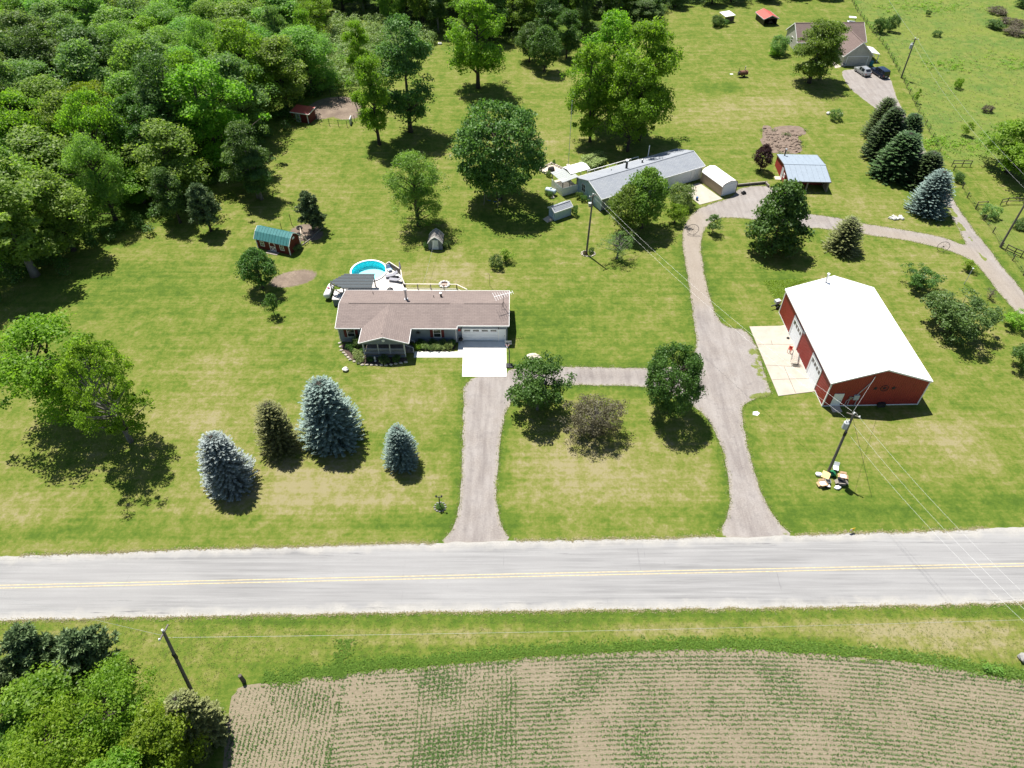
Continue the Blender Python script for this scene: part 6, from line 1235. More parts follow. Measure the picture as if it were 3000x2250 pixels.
MB().box(.12, W2-.12, 2.6, 2.72, 0, 2.3).build('wall', 'red_boards', RS); MB().box(.12, W2-.12, 9.48, 9.6, 0, 2.08).build('wall', 'red_boards', RS)
for x in (.15, 3.4, W2): MB().box(x-.11, x+.11, .0, .22, 0, 1.88).build('post', 'wood_grey', RS)
MB().box(W2-.15, W2+.05, .22, 2.6, 0, 1.9).build('side_screen', 'wood_grey', RS)
slab_door(RS, (0, 4.6, .1), -Y_, .85, 1.9, 'trim_grey'); window(RS, (0, 3.3, 1.0), -Y_, .6, .6); pipe(RS, 1.1, 9.0, 2.1, 3.5, .13, 'dark_metal', 'steel', 'chimney')
MB().box(-1.1, -.05, 4.0, 5.2, 0, .1).build('doorstep', 'slab_tan', RS)
# --- green-roofed gambrel shed
GB = thing('shed', 'red barn-style shed with green metal gambrel roof and white trim', 'shed', (-35.54, 95.29, 0), R(-19.5))
gw, gd = 2.95, 6.1     # local: ridge along -x ... built with the long side along -x
paint('barn_red', (.115, .017, .014), .7, .2, 1.5, stretch=(2, 2, .4))
P = [(-.18, 1.72), (.62, 2.72), (1.475, 3.22), (2.33, 2.72), (3.13, 1.72)]
for i, (a, b) in enumerate(zip(P[:-1], P[1:])):
    n_ = 12; sh_ = None
    for k in range(n_):
        x0 = -gd-.2+k*(gd+.4)/n_; x1 = x0+(gd+.4)/n_; s_ = MB().slab([(x0+.006, a[0], a[1]+.05), (x1-.006, a[0], a[1]+.05), (x1-.006, b[0], b[1]+.05), (x0+.006, b[0], b[1]+.05)], .04).build('roof_sheet', 'sheet_teal', GB); sh_ = sh_ or s_
        MB().bar((x1, a[0], a[1]+.06), (x1, b[0], b[1]+.06), .04, .05).build('rib', 'sheet_teal', s_)
    MB().bar((.22, a[0], a[1]), (.22, b[0], b[1]), .05, .13).bar((-gd-.22, a[0], a[1]), (-gd-.22, b[0], b[1]), .05, .13).build('fascia', 'trim_white', sh_)
prof = [(0, 0), (gw, 0), (gw, 1.85), (2.3, 2.65), (1.475, 3.15), (.65, 2.65), (0, 1.85)]
MB().extrude([(-.1, y, z) for y, z in prof], (.1, 0, 0)).build('wall', 'barn_red', GB); MB().extrude([(-gd, y, z) for y, z in prof], (.1, 0, 0)).build('wall', 'barn_red', GB)
MB().box(-gd+.1, -.1, 0, .1, 0, 1.85).build('wall', 'barn_red', GB); MB().box(-gd+.1, -.1, gw-.1, gw, 0, 1.85).build('wall', 'barn_red', GB)
for x, y in ((-.02, -.02), (-gd+.02, -.02), (-.02, gw+.02)): MB().box(x-.07, x+.07, y-.05, y+.05, 0, 1.75).build('corner_trim', 'trim_white', GB)
for x in (-5.0, -1.35): window(GB, (x, 0, .65), X_, .62, .85, panes=(2, 2))
o = Vector((-3.1, 0, .08)); dr = MB().fbox(o, X_, -Y_, Z_, (-.5, .5), (0, .03), (0, 1.65)).build('door', 'barn_red', GB); f = MB()
for a, b in (((-.5, 0), (-.5, 1.65)), ((.5, 0), (.5, 1.65)), ((-.5, .04), (.5, .04)), ((-.5, .8), (.5, .8)), ((-.5, 1.62), (.5, 1.62)), ((-.5, 0), (.5, .8)), ((.5, 0), (-.5, .8)), ((-.5, 1.25), (-.25, 1.62)), ((.5, 1.25), (.25, 1.62))): f.bar((o.x+a[0], -.05, o.z+a[1]), (o.x+b[0], -.05, o.z+b[1]), .05, .10)
f.build('cross_trim', 'trim_white', dr)
MB().box(-.06+.1, .14, 1.2, 1.75, 2.2, 2.5).build('gable_vent', 'trim_white', GB); MB().box(-4.1, -2.0, -.9, -.05, 0, .08).build('doorstep', 'wood_grey', GB)
for k in range(3): tree('shrub2', ((-35.02, 96.95)[0]+.5*k-.4, (-34.93, 96.53)[1]+.25*k, .8, .9), 'flowering plant against the end of the green-roofed shed', 'leaf_hosta', 'flowering plants at the green-roofed shed', cat='plant', name='garden_plant')
# play yard behind it
def ring_tyre(label, c, r_, flat=True):
    t = tag(MB().lathe([(r_-.02*0, 0), (r_+.12, .02), (r_+.14, .12), (r_+.1, .22), (r_-.08, .22), (r_-.1, .1), (r_, 0)], n=20).build('old_tyre', 'rubber', None, True, (*c, 0)), label, 'tyre'); return t
ring_tyre('old black tyre lying in the dirt play yard', (-35.81, 103.12), .38); ring_tyre('small tyre half behind the green-roofed shed', (-35.48, 101.18), .3)
t = thing('climbing_poles', 'weathered wooden play frame in the dirt play yard', 'play frame', (*(-34.29, 99.22), 0), R(25))
for a, b in (((-.7, -.9, 0), (-.2, -.6, 1.9)), ((.7, -.9, 0), (-.2, -.6, 1.9)), ((-.7, 1.5, 0), (.1, 1.2, 1.9)), ((.7, 1.5, 0), (.1, 1.2, 1.9)), ((-.2, -.7, 1.9), (.1, 1.3, 1.9)), ((.3, .0, 0), (.3, .1, 1.0)), ((-.6, .6, .4), (.8, .4, .4))): MB().bar(a, b, .09).build('pole', 'wood_pale', t)
for c, h_, lb in (((-37.33, 104.18), 2.1, 'tall dark post at the far side of the play yard'), ((-38.73, 102.82), 1.2, 'shorter dark post behind the green-roofed shed'), ((-32.12, 102.97), 1.5, 'dark post beside the play-yard pine')):
    single(MB().tube([(0, 0, 0), (0, 0, h_)], .05, 6), 'yard_post', 'dark_metal', lb, 'post', loc=(*c, 0))
t = thing('timber_edging', 'grey timber edging the play yard', 'edging')
for a, b in (((-34.40, 97.79), (-33.08, 100.09)), ((-33.08, 100.09), (-31.90, 103.35)), ((-31.93, 103.50), (-33.32, 103.80))): MB().bar((*a, .08), (*b, .08), .14, .16).build('timber', 'wood_grey', t)
# --- small grey shed
S2 = thing('shed', 'small grey barn-style shed with white door behind the pool', 'shed', (-13.5, 96.85, 0), R(-1)); w = 2.25
pr_ = gambrel(S2, w, 2.3, 1.35, 2.0, 2.4, 'shingle_wood', 'shingle_wood', 'trim_white', .1)
MB().extrude([(a, 0, z) for a, z in pr_], (0, .08, 0)).build('wall', 'siding_grey', S2); MB().extrude([(a, 2.22, z) for a, z in pr_], (0, .08, 0)).build('wall', 'siding_grey', S2); MB().box(0, .08, .08, 2.22, 0, 1.35).build('wall', 'siding_grey', S2); MB().box(w-.08, w, .08, 2.22, 0, 1.35).build('wall', 'siding_grey', S2)
slab_door(S2, (w/2, 0, .05), X_, 1.0, 1.75, 'door_white', 'siding_grey')
for x, y, w_, lb in ((-13.9, 97.2, 1.0, 'leafy plant at one corner of the small grey shed'), (-10.7, 97.5, 1.3, 'larger leafy plant at the other corner of the small grey shed')): tree('shrub2', (x, y, 1.0, w_), lb, 'leaf_apple', cat='plant', name='garden_plant')
# --- red-roofed pen shed and its fence
PS = thing('shed', 'low pen shed with faded red roof beside the dirt pen', 'shed', (*(-41.89, 142.53), 0), R(163))
MB().box(0, 4.0, 0, .1, 0, 1.95).build('wall', 'barn_red', PS); MB().box(0, .1, -2.6, 0, 0, 1.95).build('wall', 'barn_red', PS); MB().box(3.9, 4.0, -2.6, 0, 0, 1.95).build('wall', 'barn_red', PS); MB().box(.1, 3.9, -2.6, -2.5, 0, 2.2).build('wall', 'barn_red', PS)
MB().slab([(-.2, .25, 2.02), (4.2, .25, 2.02), (4.2, -2.8, 2.32), (-.2, -2.8, 2.32)], .06).build('roof', 'roof_red', PS); MB().bar((-.22, .27, 1.97), (4.22, .27, 1.97), .05, .16).bar((-.22, .25, 1.98), (-.22, -2.8, 2.28), .05, .16).build('fascia', 'trim_white', PS)
MB().box(2.0, 3.1, .1, .14, .05, 1.7).build('door', 'trim_grey', PS); MB().box(.2, .4, .1, .15, 0, 1.9).build('corner_trim', 'trim_white', PS)
def wire_fence(name, label, pts, h, step, post='dark_metal', r_=.05, wires=3, mesh=True):
    t = thing(name, label, 'fence'); P = [Vector(p[:2]) for p in pts]
    for a, b in zip(P[:-1], P[1:]):
        L = (b-a).length; k = max(1, round(L/step))
        for i in range(k): p = a.lerp(b, i/k); MB().tube([(p.x, p.y, -.05), (p.x, p.y, h)], r_, 6).build('post', post, t)
        for j in range(wires): z = h*(.3+.62*j/max(1, wires-1)); MB().bar((a.x, a.y, z), (b.x, b.y, z), .018).build('wire', 'dark_metal', t)
    p = P[-1]; MB().tube([(p.x, p.y, -.05), (p.x, p.y, h)], r_, 6).build('post', post, t); return t
wire_fence('pen_fence', 'dark wire fence around the dirt pen', [(-40.46, 143.10), (-39.91, 142.24), (-37.76, 141.67), (-35.74, 141.11), (-33.92, 140.82), (-32.79, 143.39), (-32.51, 146.62), (-34.26, 152.74), (-38.08, 154.65), (-41.97, 156.59), (-44.28, 158.57)], 1.4, 2.2, r_=.06)
single(MB().box(-.1, .1, -.9, .9, .1, 1.3), 'pen_gate', 'trim_grey', 'pale panel gate at the corner of the dirt pen', 'gate', loc=(*(-33.43, 142.53), 0))
wire_fence('wire_fence', 'long post-and-wire fence between the lawn and the meadow', FENCE[:8], 1.25, 3.2, 'wood_dark', .06)
wire_fence('paddock_fence', 'post-and-wire fence along the farm lane', FENCE[8:], 1.1, 3.4, 'wood_dark', .09)
t = thing('rail_fence', 'weathered rail fence across the paddock', 'fence')
for a, b in (((81.03, 109.49), (82.82, 109.66)), ((85.67, 110.34), (87.01, 110.85)), ((87.01, 110.85), (90.09, 110.85)), ((83.31, 124.34), (85.26, 124.34)), ((85.26, 124.34), (86.78, 124.26)), ((79.78, 96.49), (80.54, 95.34)), ((80.54, 95.34), (81.33, 94.63))):
    for p in (a, b): MB().tube([(*p, 0), (*p, 1.25)], .08, 6).build('post', 'wood_dark', t)
    for z in (.6, 1.15): MB().bar((*a, z), (*b, z), .07, .12).build('rail', 'wood_dark', t)
# --- far house
FH = thing('house', 'far pale house with plum-brown roof and double garage', 'house', (78.5, 173.0, 0), R(1.5))
gable_walls(FH, 0, 6.6, 0, 9, 2.5, 5.3, 'siding_tan', 'y'); gable(FH, 0, 6.6, 0, 12.5, 2.5, 5.3, 'roof_plum', 'y', .4, .12)
gable_walls(FH, -8.4, 8.2, 9.0, 17.4, 2.5, 5.35, 'siding_tan', 'x'); gable(FH, -8.4, 8.2, 9.0, 17.4, 2.5, 5.35, 'roof_plum', 'x', .4, .12)
lift_door(FH, (3.2, 0, .05), X_, 4.9, 2.1, 0, 'siding_tan'); slab_door(FH, (0, 4.5, .1), -Y_, .9, 2.0); window(FH, (-8.4, 13, 1.0), -Y_, 1.1, 1.2); window(FH, (-5.5, 9.0, 1.0), X_, 1.4, 1.2); window(FH, (-2.4, 9.0, 1.0), X_, 1.0, 1.2)
MB().slab([(6.6, 2.0, 2.45), (9.3, 2.0, 1.9), (9.3, 6.5, 1.9), (6.6, 6.5, 2.45)], .1).build('lean_to_roof', 'trim_white', FH)
for y in (2.2, 6.3): MB().box(9.1, 9.25, y-.07, y+.07, 0, 1.85).build('post', 'trim_white', FH)
single(MB().box(-.35, .35, -.35, .35, 0, 1.0).box(-.38, .38, -.4, .4, 1.004, 1.1), 'rubbish_bin', 'plastic_teal', 'teal rubbish bin beside the far garage', 'bin', loc=(*(85.40, 173.23), 0))
tag(area('front_path', [(76.56, 175.39), (77.43, 176.06), (78.30, 172.57), (76.56, 171.75)], .02, 'concrete', .05, .8, None, 0, .5, 2), 'short concrete path at the far house', kind='structure')
single(MB().rock((0, 0, .3), .5, .4, .35, ro), 'boulder', 'stone_grey', 'dark lump at the corner of the far garage', 'boulder', loc=(*(78.61, 172.73), 0))
# --- far carport and lean-to
RC = thing('carport', 'far carport with red roof and dark sheet walls', 'carport', (66.6, 200.4, 0), R(9))
w, d_ = 3.7, 5.2; pr_ = [(0, 0), (w, 0), (w, 1.75), (w/2, 2.5), (0, 1.75)]
MB().box(0, .08, 0, d_, 0, 1.75).build('wall', 'dark_metal', RC); MB().box(w-.08, w, 0, d_, 0, 1.75).build('wall', 'dark_metal', RC); MB().extrude([(x, d_-.08, z) for x, z in pr_], (0, .08, 0)).build('wall', 'dark_metal', RC); MB().extrude([(.1, .02, 1.6), (w-.1, .02, 1.6), (w-.1, .02, 1.75), (w/2, .02, 2.44), (.1, .02, 1.75)], (0, .06, 0)).build('gable_panel', 'dark_metal', RC)
gable(RC, 0, w, 0, d_, 1.75, 2.5, 'roof_red', 'y', .25, .06, 'trim_grey')
t = thing('garden_tractor', 'machine parked in the shade of the red-roofed carport', 'machine', (68.5, 202.2, 0), R(15)); MB().box(-.5, .5, -.8, .8, .35, .9).build('body', 'dark_metal', t); MB().box(-.25, .25, .1, .6, .9, 1.3).build('seat', 'rust', t)
for x in (-.55, .55):
    for y in (-.6, .6): MB().lathe([(0, -.1), (.32, -.1), (.32, .1), (0, .1)], (x, y, .32), 12, 'X').build('wheel', 'rubber', t)
WL = thing('lean_to', 'far white-roofed lean-to beside a round bush', 'shelter', (57.6, 203.6, 0), R(24)); MB().slab([(-1.5, -1.1, 1.75), (1.7, -1.1, 1.75), (1.7, 1.8, 2.05), (-1.5, 1.8, 2.05)], .08).build('roof', 'roof_white', WL)
for x in (-1.3, 1.5):
    for y in (-.9, 1.6): MB().box(x-.06, x+.06, y-.06, y+.06, 0, 1.68 if y < 0 else 1.9).build('post', 'wood_dark', WL)
MB().box(-1.25, 1.45, -.98, -.94, .3, 1.5).build('lattice', 'wood_dark', WL)
tree('shrub', (54.17, 200.32, 2.40, 3.25), 'dense round bush against the far lean-to', 'leaf_round', cat='bush', name='bush'); tree('shrub2', (56.24, 200.32, 1.51, 1.89), 'low bush before the far lean-to', 'leaf_oak', cat='bush', name='bush')
# --- smoker trailer
t = thing('smoker_trailer', 'rusty barrel smoker on a small trailer on the back lawn', 'smoker', (*(53.49, 166.68), 0), R(8))
MB().lathe([(0, -.9), (.5, -.9), (.5, .9), (0, .9)], (0, 0, .95), 16, 'X').build('barrel', 'rust', t); MB().tube([(.2, .1, 1.4), (.2, .1, 2.3)], .09, 8).build('chimney', 'trim_grey', t); MB().bar((-1.6, 0, .45), (.9, 0, .45), .1).box(-1.25, -.95, -.4, .4, .5, 1.1).build('chassis', 'dark_metal', t); MB().tube([(-1.1, .2, 1.0), (-1.1, .2, 2.0)], .05, 6).build('stack', 'dark_metal', t)
for y in (-.62, .62): MB().lathe([(0, -.08), (.3, -.08), (.3, .08), (0, .08)], (0, y, .3), 14, 'Y').build('wheel', 'rubber', t)
single(MB().box(-.35, .35, -.2, .2, 0, .06), 'white_board', 'plastic_white', 'small white board lying near the smoker trailer', 'board', loc=(*(51.18, 168.15), 0))
# --- garden plot of turned soil
paint('soil_turned', (.175, .132, .104), .97, .3, 1.5)
ph_ = tag(area('garden_plot', [(51.52, 141.39), (53.25, 141.67), (53.50, 139.70), (54.38, 141.11), (57.85, 141.67), (60.07, 140.54), (59.60, 137.22), (57.93, 137.50), (57.23, 133.75), (56.92, 130.14), (54.35, 129.13), (52.57, 129.63), (49.68, 129.63), (49.51, 134.81), (50.66, 136.41)], .02, 'soil_turned', .3, .6, None, 1, .4, 15), 'turned brown soil of the garden plot', 'garden plot')
gc = random.Random(22); mm = MB()
for _ in range(150):
    u, v_ = gc.random(), gc.random(); a_ = Vector((51.87, 140.26)); b_ = Vector((58.91, 139.15)); c_ = Vector((49.21, 130.64)); p = a_+(b_-a_)*u+(c_-a_)*v_; mm.rock((p.x, p.y, .05), gc.uniform(.15, .45), gc.uniform(.12, .35), gc.uniform(.08, .22), gc, 7)
paint('clod', (.22, .168, .13), .97, .3, 2); o = mm.build('clods', 'clod', ph_); o['kind'] = 'stuff'
brush('plot_weeds', 'green weeds growing in the garden plot', np.array([(55.61, 137.22), (56.03, 136.95), (55.18, 137.50), (53.36, 139.15), (59.92, 139.15), (57.51, 134.28), (57.15, 132.18), (53.70, 129.38), (52.26, 129.38), (51.09, 139.15)]), .4, .7, 'leaf_maple', 71, 40, .2)
for p, lb in (((67.03, 146.91), 'white stone on one side of the small back-lawn bush'), ((69.53, 146.32), 'white stone on the other side of the small back-lawn bush')): single(MB().rock((0, 0, .2), .45, .4, .35, ro), 'boulder', 'stone_white', lb, 'boulder', loc=(*p, 0))
t = thing('stone_pile', 'pile of whitish stones beside the gravel drive', 'stone pile', (*(65.99, 106.15), 0))
for k in range(16): MB().rock((ro.uniform(-1.3, 1.3), ro.uniform(-.5, .5), .15), ro.uniform(.2, .4), ro.uniform(.2, .32), ro.uniform(.15, .3), ro).build('stone', 'stone_white', t)

# --- vehicles
def car(name, label, loc, rz, paint_m, L=4.6, W=1.85, Hh=1.68, boxy=False):
    """body lofted through stations along y (rear at -L/2, front at +L/2)"""
    t = thing(name, label, 'car', loc, rz); hw = W/2; h = L/2
    belt, hood = .98*Hh/1.68, .95*Hh/1.68
    #      y,   half width, roof half width, belt z, top z
    if boxy: S = [(-h, hw*.92, hw*.76, belt, belt+.02), (-h+.06, hw*.97, hw*.80, belt, Hh-.12), (-h+.5, hw, hw*.82, belt, Hh), (-.1, hw, hw*.82, belt, Hh), (.55, hw, hw*.80, belt, Hh-.06), (1.2, hw, hw*.86, belt, belt+.06), (h-.35, hw*.96, hw*.84, hood-.03, hood), (h, hw*.86, hw*.74, hood-.22, hood-.16)]
    else: S = [(-h, hw*.88, hw*.74, belt-.1, belt-.02), (-h+.15, hw*.95, hw*.74, belt, belt+.15), (-h+.75, hw, hw*.74, belt, Hh-.08), (-.4, hw, hw*.76, belt, Hh), (.35, hw, hw*.74, belt, Hh-.06), (1.15, hw, hw*.84, belt-.02, belt+.03), (h-.4, hw*.95, hw*.82, hood-.08, hood-.04), (h, hw*.82, hw*.7, hood-.3, hood-.24)]
    vs, fs = [], []
    for y, a, b, zb, zt in S: vs += [(-a*.94, y, .28), (-a, y, .55), (-a*.98, y, zb), (-b, y, zt), (b, y, zt), (a*.98, y, zb), (a, y, .55), (a*.94, y, .28)]
    n = 8
    for i in range(len(S)-1):
        for j in range(n): k = (j+1) % n; fs.append((i*n+j, i*n+k, (i+1)*n+k, (i+1)*n+j))
    fs += [tuple(range(n-1, -1, -1)), tuple((len(S)-1)*n+j for j in range(n))]
    MB().add(vs, fs).build('body', paint_m, t)
    def q4(i, j, i2, j2, s=.12, out=.012):
        a, b, c, d = (Vector(vs[i*n+j]), Vector(vs[i*n+j2]), Vector(vs[i2*n+j2]), Vector(vs[i2*n+j])); m_ = (a+b+c+d)/4; nn = (b-a).cross(c-a).normalized()
        if nn.dot(m_-Vector((0, m_.y*.3, .8))) < 0: nn = -nn
        return [p.lerp(m_, s)+nn*out for p in (a, b, c, d)]
    MB().poly(q4(0 if boxy else 1, 3, 1 if boxy else 2, 4)).build('rear_window', 'car_glass', t); MB().poly(q4(4, 3, 5, 4)).build('windscreen', 'car_glass', t)
    for j, j2 in ((2, 3), (4, 5)):
        for i in (1, 2, 3) if boxy else (2, 3): MB().poly(q4(i, j, i+1, j2, .14)).build('side_window', 'car_glass', t)
    for x in (-hw+.08, hw-.08):
        for y in (-h*.6, h*.62):
            w = MB().lathe([(0, -.1), (.2, -.11), (.33, -.1), (.34, 0), (.33, .1), (.2, .11), (0, .1)], (x, y, .34), 18, 'X').build('wheel', 'rubber', t); MB().lathe([(0, -.125), (.2, -.115)], (x, y, .34), 14, 'X').lathe([(.2, .115), (0, .125)], (x, y, .34), 14, 'X').build('rim', 'steel', w)
    for s in (-1, 1):
        MB().box(min(s*hw*.62, s*hw*.88), max(s*hw*.62, s*hw*.88), -h-.02, -h+.05, .72, .9).build('tail_light', 'plastic_red', t); MB().box(min(s*hw*.5, s*hw*.8), max(s*hw*.5, s*hw*.8), h-.12, h-.0, .6, .72).build('headlight', 'plastic_white', t)
    MB().box(-.26, .26, -h-.015, -h+.02, .5, .62).build('number_plate', 'trim_white', t); MB().box(-hw*.86, hw*.86, -h-.05, -h+.1, .32, .47).build('bumper', 'plastic_black', t)
    if not boxy:
        for s in (-1, 1): MB().bar((s*hw*.62, -1.3, Hh+.01), (s*hw*.62, .2, Hh+.03), .04).build('roof_rail', 'steel', t)
    return t
car('car', 'silver sport-utility car parked at the far garage', (*(81.71, 168.54), 0), R(14), 'car_silver')
car('car', 'dark navy boxy sport-utility car parked beside the silver one', (*(85.33, 167.59), 0), R(14), 'car_navy', 4.9, 1.95, 1.85, True)
t = thing('utility_cart', 'white-roofed utility cart parked behind the far house', 'cart', (*(90.14, 201.43), 0), R(70)); MB().box(-.6, .6, -1.0, 1.0, .3, .75).build('body', 'trim_grey', t); MB().box(-.6, .6, -.9, .9, 1.75, 1.85).build('roof', 'plastic_white', t)
for x in (-.55, .55):
    for y in (-.85, .85): MB().bar((x, y, .75), (x, y*.95, 1.75), .05).build('post', 'dark_metal', t); MB().lathe([(0, -.1), (.3, -.1), (.3, .1), (0, .1)], (x, y*.75, .3), 12, 'X').build('wheel', 'rubber', t)

# --- utility poles and wires
def pole(label, base, h, lean=(0, 0), arm=None, trafo=None, guy=None, r_=.15, band=False):
    t = thing('utility_pole', label, 'utility pole', (*base, 0)); top = Vector((lean[0], lean[1], h))
    MB().tube([(0, 0, -.2), tuple(top*.5), tuple(top)], [r_*1.15, r_, r_*.8], 10).build('pole', 'pole_wood', t)
    MB().lathe([(.05, 0), (.09, .1), (.05, .2), (.09, .26), (0, .32)], tuple(top), 8).build('insulator', 'trim_white', t)
    if arm: a = top*.985; d = Vector((math.cos(arm), math.sin(arm), 0))*.7; MB().bar(a-d, a+d, .1, .1).build('crossarm', 'pole_wood', t); MB().lathe([(.06, 0), (.1, .08), (.05, .2), (0, .22)], tuple(a-d*.9), 8).build('insulator', 'trim_white', t)
    if trafo:
        c = top*trafo[0]; MB().lathe([(0, -.5), (.28, -.5), (.3, -.45), (.3, .4), (.22, .5), (0, .52)], (c.x+trafo[1], c.y+trafo[2], c.z), 16).build('transformer', 'trim_grey', t)
        for k in (-1, 1): MB().lathe([(.05, .5), (.09, .6), (.05, .7), (.07, .8), (0, .85)], (c.x+trafo[1]+.12*k, c.y+trafo[2], c.z), 8).build('bushing', 'plastic_white', t)
        MB().bar((c.x, c.y, c.z), (c.x+trafo[1], c.y+trafo[2], c.z), .08).build('bracket', 'steel', t)
    if band: MB().lathe([(r_*1.12, h*.66), (r_*1.12, h*.72)], (lean[0]*.69, lean[1]*.69, 0), 10).build('band', 'plastic_black', t)
    if guy: MB().tube([tuple(top*.96), guy], .018, 5).build('guy_wire', 'dark_metal', t)
    return Vector((*base, 0))+top
pb = pole('utility pole with grey transformer beside the rubbish heap', (36.79, 51.15), 9.5, (.1, .75), 2.6, (.84, -.42, -.1), (4.0, -3.3, 0), band=True)
pm = pole('utility pole on the lawn in front of the long house', (11.95, 95.51), 10.6, (.25, .1), .6)
pr0 = pole('utility pole at the meadow fence above the two parked cars', (89.88, 165.98), 8.6, (-.1, .1), 2.8, (.82, -.4, -.1))
pq = pole('tall utility pole beside the farm lane', (79.49, 97.55), 10.5, (.3, .3), 1.0)
PLT = (-28.08, 26.34, 11.50)
pl = pole('utility pole leaning out of the trees in the near corner', (-28.42, 24.92), 11.5, (PLT[0]-(-28.42, 24.92)[0], PLT[1]-(-28.42, 24.92)[1]), 1.4, None, None, band=True)
for (x, y) in ((12.28, 95.66),): 
    tree('shrub2', (x+.45, y+.2, .9, .95), 'round bush at the foot of the pole before the long house', 'leaf_round', cat='bush', name='bush'); tree('shrub2', (x-.5, y-.25, .6, .75), 'purple plant at the foot of the pole before the long house', 'leaf_purple', cat='plant', name='garden_plant')
    t = thing('stone_ring', 'ring of pale stones at the foot of the pole before the long house', 'stone ring', (x, y, 0))
    for k in range(14): MB().rock((1.05*math.cos(k*.449), .8*math.sin(k*.449), .06), .2, .14, .1, ro).build('stone', 'stone_pale', t)
def wire(label, a, b, sag, r_=.008, mat='wire', n=18):
    a, b = Vector(a), Vector(b); P = []
    for i in range(n+1): s = i/n; p = a.lerp(b, s); p.z -= sag*4*s*(1-s); P.append(p)
    return single(MB().tube(P, r_, 5, False), 'power_line', mat, label, 'power line')
off = Vector((.2, .3, .2)); lo = Vector((0, 0, -1.1))
wire('upper power line from the lawn pole to the barn pole', pm+Vector((.2, .2, .15)), pb+Vector((-.2, .3, .2)), 1.2); wire('lower power line from the lawn pole to the barn pole', pm+Vector((.1, 0, -.35)), pb+lo, 1.3)
e1, e2, e3 = (46.85, 25.64, 9.60), (46.26, 26.09, 8.60), (46.07, 26.64, 7.40)
wire('upper power line crossing the road from the barn pole', pb+Vector((.15, .1, .2)), e1, .9); wire('middle power line crossing the road from the barn pole', pb+lo, e2, .9); wire('lowest power line crossing the road from the barn pole', pb+Vector((0, -.1, -2.6)), e3, .9)
wire('service drop from the barn pole to the barn gable', pb+Vector((-.1, .2, -.3)), B.matrix_basis @ Vector((4.95, -.1, 5.3)), .2, .015)
wire('upper power line from the meadow pole to the farm-lane pole', pr0+Vector((.2, 0, .2)), pq+Vector((.2, .2, .2)), 1.3, .010); wire('lower power line from the meadow pole to the farm-lane pole', pr0+lo, pq+lo, 1.4, .010)
wire('power line running off beyond the far house', pr0+Vector((0, 0, .1)), (108, 262, 9), 1.4, .015)
wire('power line from the farm-lane pole out of the picture', pq+Vector((.2, 0, .1)), (104, 60, 9.5), 1.0, .015); wire('lower power line from the farm-lane pole out of the picture', pq+lo, (103, 59, 8.4), 1.0, .015)
wire('lower power line along the road verge from the corner pole', pl+Vector((.05, 0, -1.1)), (52.18, 28.68, 9.40), .5, .009)
wire('power line from the corner pole across the road', pl+Vector((0, 0, -.9)), (-57.47, 33.47, 10.50), .5, .008)
wire('thin wire from the grey shed to the deck', (-12.4, 96.8, 2.1), (-13.2, 85.0, 2.1), .4, .012)

# --- things put out at the barn pole
def carton(label, c, rz, w, d, h, mat='cardboard', flaps=True, fill=None, group=None):
    t = thing('carton', label, 'box', (*c, 0), R(rz), group); t.scale = (.82, .82, .82); k = .015
    MB().box(-w/2, w/2, -d/2, d/2, 0, .015).box(-w/2, w/2, -d/2, -d/2+k, .02, h).box(-w/2, w/2, d/2-k, d/2, .02, h).box(-w/2, -w/2+k, -d/2+k, d/2-k, .02, h).box(w/2-k, w/2, -d/2+k, d/2-k, .02, h).build('shell', mat, t)
    if flaps:
        for s in (-1, 1): MB().fbox((0, s*d/2, h), X_, (0, s*.85, .5), (0, -s*.5, .85), (-w/2, w/2), (0, d*.4), (-.008, .008)).build('flap', mat, t); MB().fbox((s*w/2, 0, h), (s*.8, 0, -.6), Y_, (s*.6, 0, .8), (0, w*.4), (-d/2, d/2), (-.008, .008)).build('flap', mat, t)
    if fill: MB().box(-w/2+.03, w/2-.03, -d/2+.03, d/2-.03, .03, h*.8).build('contents', fill, t)
carton('open cardboard box with papers, nearest the road', (35.65, 49.54), 10, .95, .75, .55, fill='plastic_white'); carton('open cardboard box with white contents beside the green bag', (38.32, 50.54), -15, .85, .75, .6, fill='plastic_white')
carton('dark-filled open cardboard box at the edge of the rubbish heap', (37.90, 49.74), -5, 1.1, .7, .6, 'wood_grey', fill='plastic_black'); carton('black and white box next to the open cardboard box', (36.20, 49.28), -5, .65, .5, .35, 'plastic_black', False, 'plastic_white'); carton('grey box leaning behind the black and white box', (36.39, 49.87), -8, .7, .55, .5, 'trim_grey', False, 'plastic_black')
single(MB().fbox((0, 0, .35), (.8, -.55, .1), (.5, .85, .25), (0, -.28, .95), (-.45, .45), (-.45, .45), (0, .03)), 'plywood_board', 'plywood', 'orange plywood board leaning on the rubbish heap', 'board', loc=(*(36.39, 50.74), 0))
t = thing('broken_chair', 'white plastic chair lying by the barn pole', 'chair', (*(37.83, 51.69), 0), R(-20)); MB().box(-.3, .3, -.3, .3, .4, .45).build('seat', 'plastic_white', t); MB().fbox((0, .3, .42), X_, (0, .4, .92), (0, -.92, .4), (-.3, .3), (0, .55), (-.02, .015)).build('backrest', 'plastic_white', t)
for a in (-.27, .27):
    for b in (-.27, .27): MB().bar((a, b, 0), (a*.9, b*.9, .4), .05).build('leg', 'plastic_white', t)
single(MB().rock((0, 0, .28), .5, .42, .34, ro, 12), 'rubbish_bag', 'plastic_green', 'green rubbish bag at the foot of the barn pole', 'bag', smooth=True, loc=(*(37.21, 51.01), 0))
single(MB().rock((0, 0, .2), .42, .3, .22, ro, 12), 'rubbish_bag', 'plastic_white', 'white bag beside the orange plywood board', 'bag', smooth=True, loc=(*(35.68, 50.94), 0))
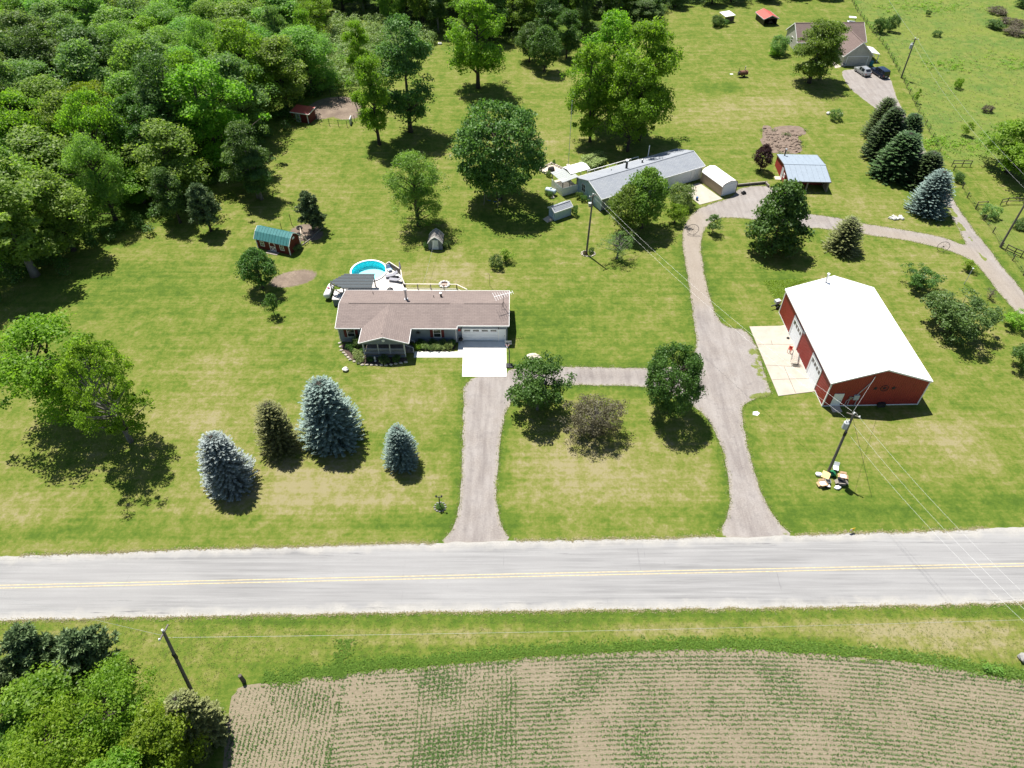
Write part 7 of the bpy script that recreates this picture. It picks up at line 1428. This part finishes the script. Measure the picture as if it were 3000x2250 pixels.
single(MB().rock((0, 0, .15), .38, .28, .18, ro, 12), 'rubbish_bag', 'plastic_white', 'crumpled white bag nearest the road in the rubbish heap', 'bag', smooth=True, loc=(*(37.28, 49.08), 0))
t = thing('yard_sign', 'small yellow and white yard sign at the road edge', 'sign', (*(36.80, 43.16), 0), R(15)); MB().box(-.3, .3, -.015, .015, .35, .8).build('panel', 'sign_yellow', t); MB().box(-.3, -.05, -.02, -.016, .45, .8).build('print', 'plastic_white', t)
for x in (-.2, .2): MB().box(x-.012, x+.012, -.012, .012, 0, .35).build('stake', 'dark_metal', t)
# --- big iron wheels set up as ornaments
def iron_wheel(label, c, rz, r_):
    t = thing('iron_wheel', label, 'iron wheel', (*c, 0), R(rz)); MB().tube([(r_*math.cos(a), 0, r_+r_*math.sin(a)) for a in np.linspace(0, 6.2832, 33)], .035, 6, False).build('rim', 'dark_metal', t)
    for k in range(10): a = k*math.pi/5; MB().bar((0, 0, r_), (r_*math.cos(a), 0, r_+r_*math.sin(a)), .015).build('spoke', 'dark_metal', t)
    MB().lathe([(0, -.06), (.1, -.06), (.1, .06), (0, .06)], (0, 0, r_), 12, 'Y').build('hub', 'dark_metal', t)
iron_wheel('iron wheel standing in the bend of the driveway by the long house', (29.96, 101.27), -6, .95); iron_wheel('iron wheel standing on the grass beside the farm lane', (69.38, 96.33), -10, .9)
single(MB().tube([(0, 0, 0), (.05, .0, 2.9)], .05, 6).lathe([(.12, 2.9), (.14, 3.0), (0, 3.05)], (.05, 0, 0), 8), 'metal_post', 'trim_grey', 'thin metal post behind the broad apple tree', 'post', loc=(*(69.11, 87.56), 0))
single(MB().tube([(0, 0, 0), (-.05, .02, 1.25)], [.2, .17], 10), 'timber_post', 'wood_dark', 'stout dark timber post at the corner of the tilled field', 'post', loc=(*(-24.85, 27.04), 0))
single(MB().rock((0, 0, .3), .6, .5, .45, ro), 'boulder', 'stone_grey', 'grey boulder at the far corner of the tilled field', 'boulder', loc=(*(48.43, 29.10), 0))
brush('field_corner_weeds', 'clump of tall weeds at the far corner of the field', np.array([(44.36, 28.23), (44.91, 27.92), (45.48, 27.84), (44.52, 28.08)]), .7, .45, 'weed_leaf', 81, 60, .18)
brush('pad_clover', 'bright clover patch behind the barn', scatter(1400, [(38.59, 88.27), (39.34, 84.20), (40.39, 84.07), (41.92, 86.84), (45.94, 88.79)], 83), .12, .35, 'leaf_lime', 84, 14, .14)
for p, lb in (((-57.90, 124.48), 'pale rubble stone in the shade of the woods'), ((-56.05, 123.76), 'second pale rubble stone in the shade of the woods'), ((-18.16, 187.00), 'white stone at the top of the back lawn')): single(MB().rock((0, 0, .2), .6, .35, .3, ro), 'boulder', 'stone_white', lb, 'boulder', loc=(*p, 0))
t = thing('swing_set', 'wooden swing set in the shade of the big round maple', 'swing set', (*(-3.56, 110.94), 0), R(-20))
for a, b in (((-1.2, -.8, 0), (-1.2, 0, 2.1)), ((-1.2, .8, 0), (-1.2, 0, 2.1)), ((1.4, -.8, 0), (1.4, 0, 2.1)), ((1.4, .8, 0), (1.4, 0, 2.1)), ((-1.3, 0, 2.1), (1.5, 0, 2.1))): MB().bar(a, b, .1).build('beam', 'wood_grey', t)
for x in (-.5, .6):
    for dx in (-.2, .2): MB().tube([(x+dx, 0, 2.05), (x+dx, .1, .5)], .015, 5).build('rope', 'dark_metal', t)
    MB().box(x-.25, x+.25, 0, .2, .46, .5).build('swing_seat', 'plastic_blue', t)
for o in list(bpy.data.objects):
    if o.parent is not None: o.matrix_parent_inverse.identity()
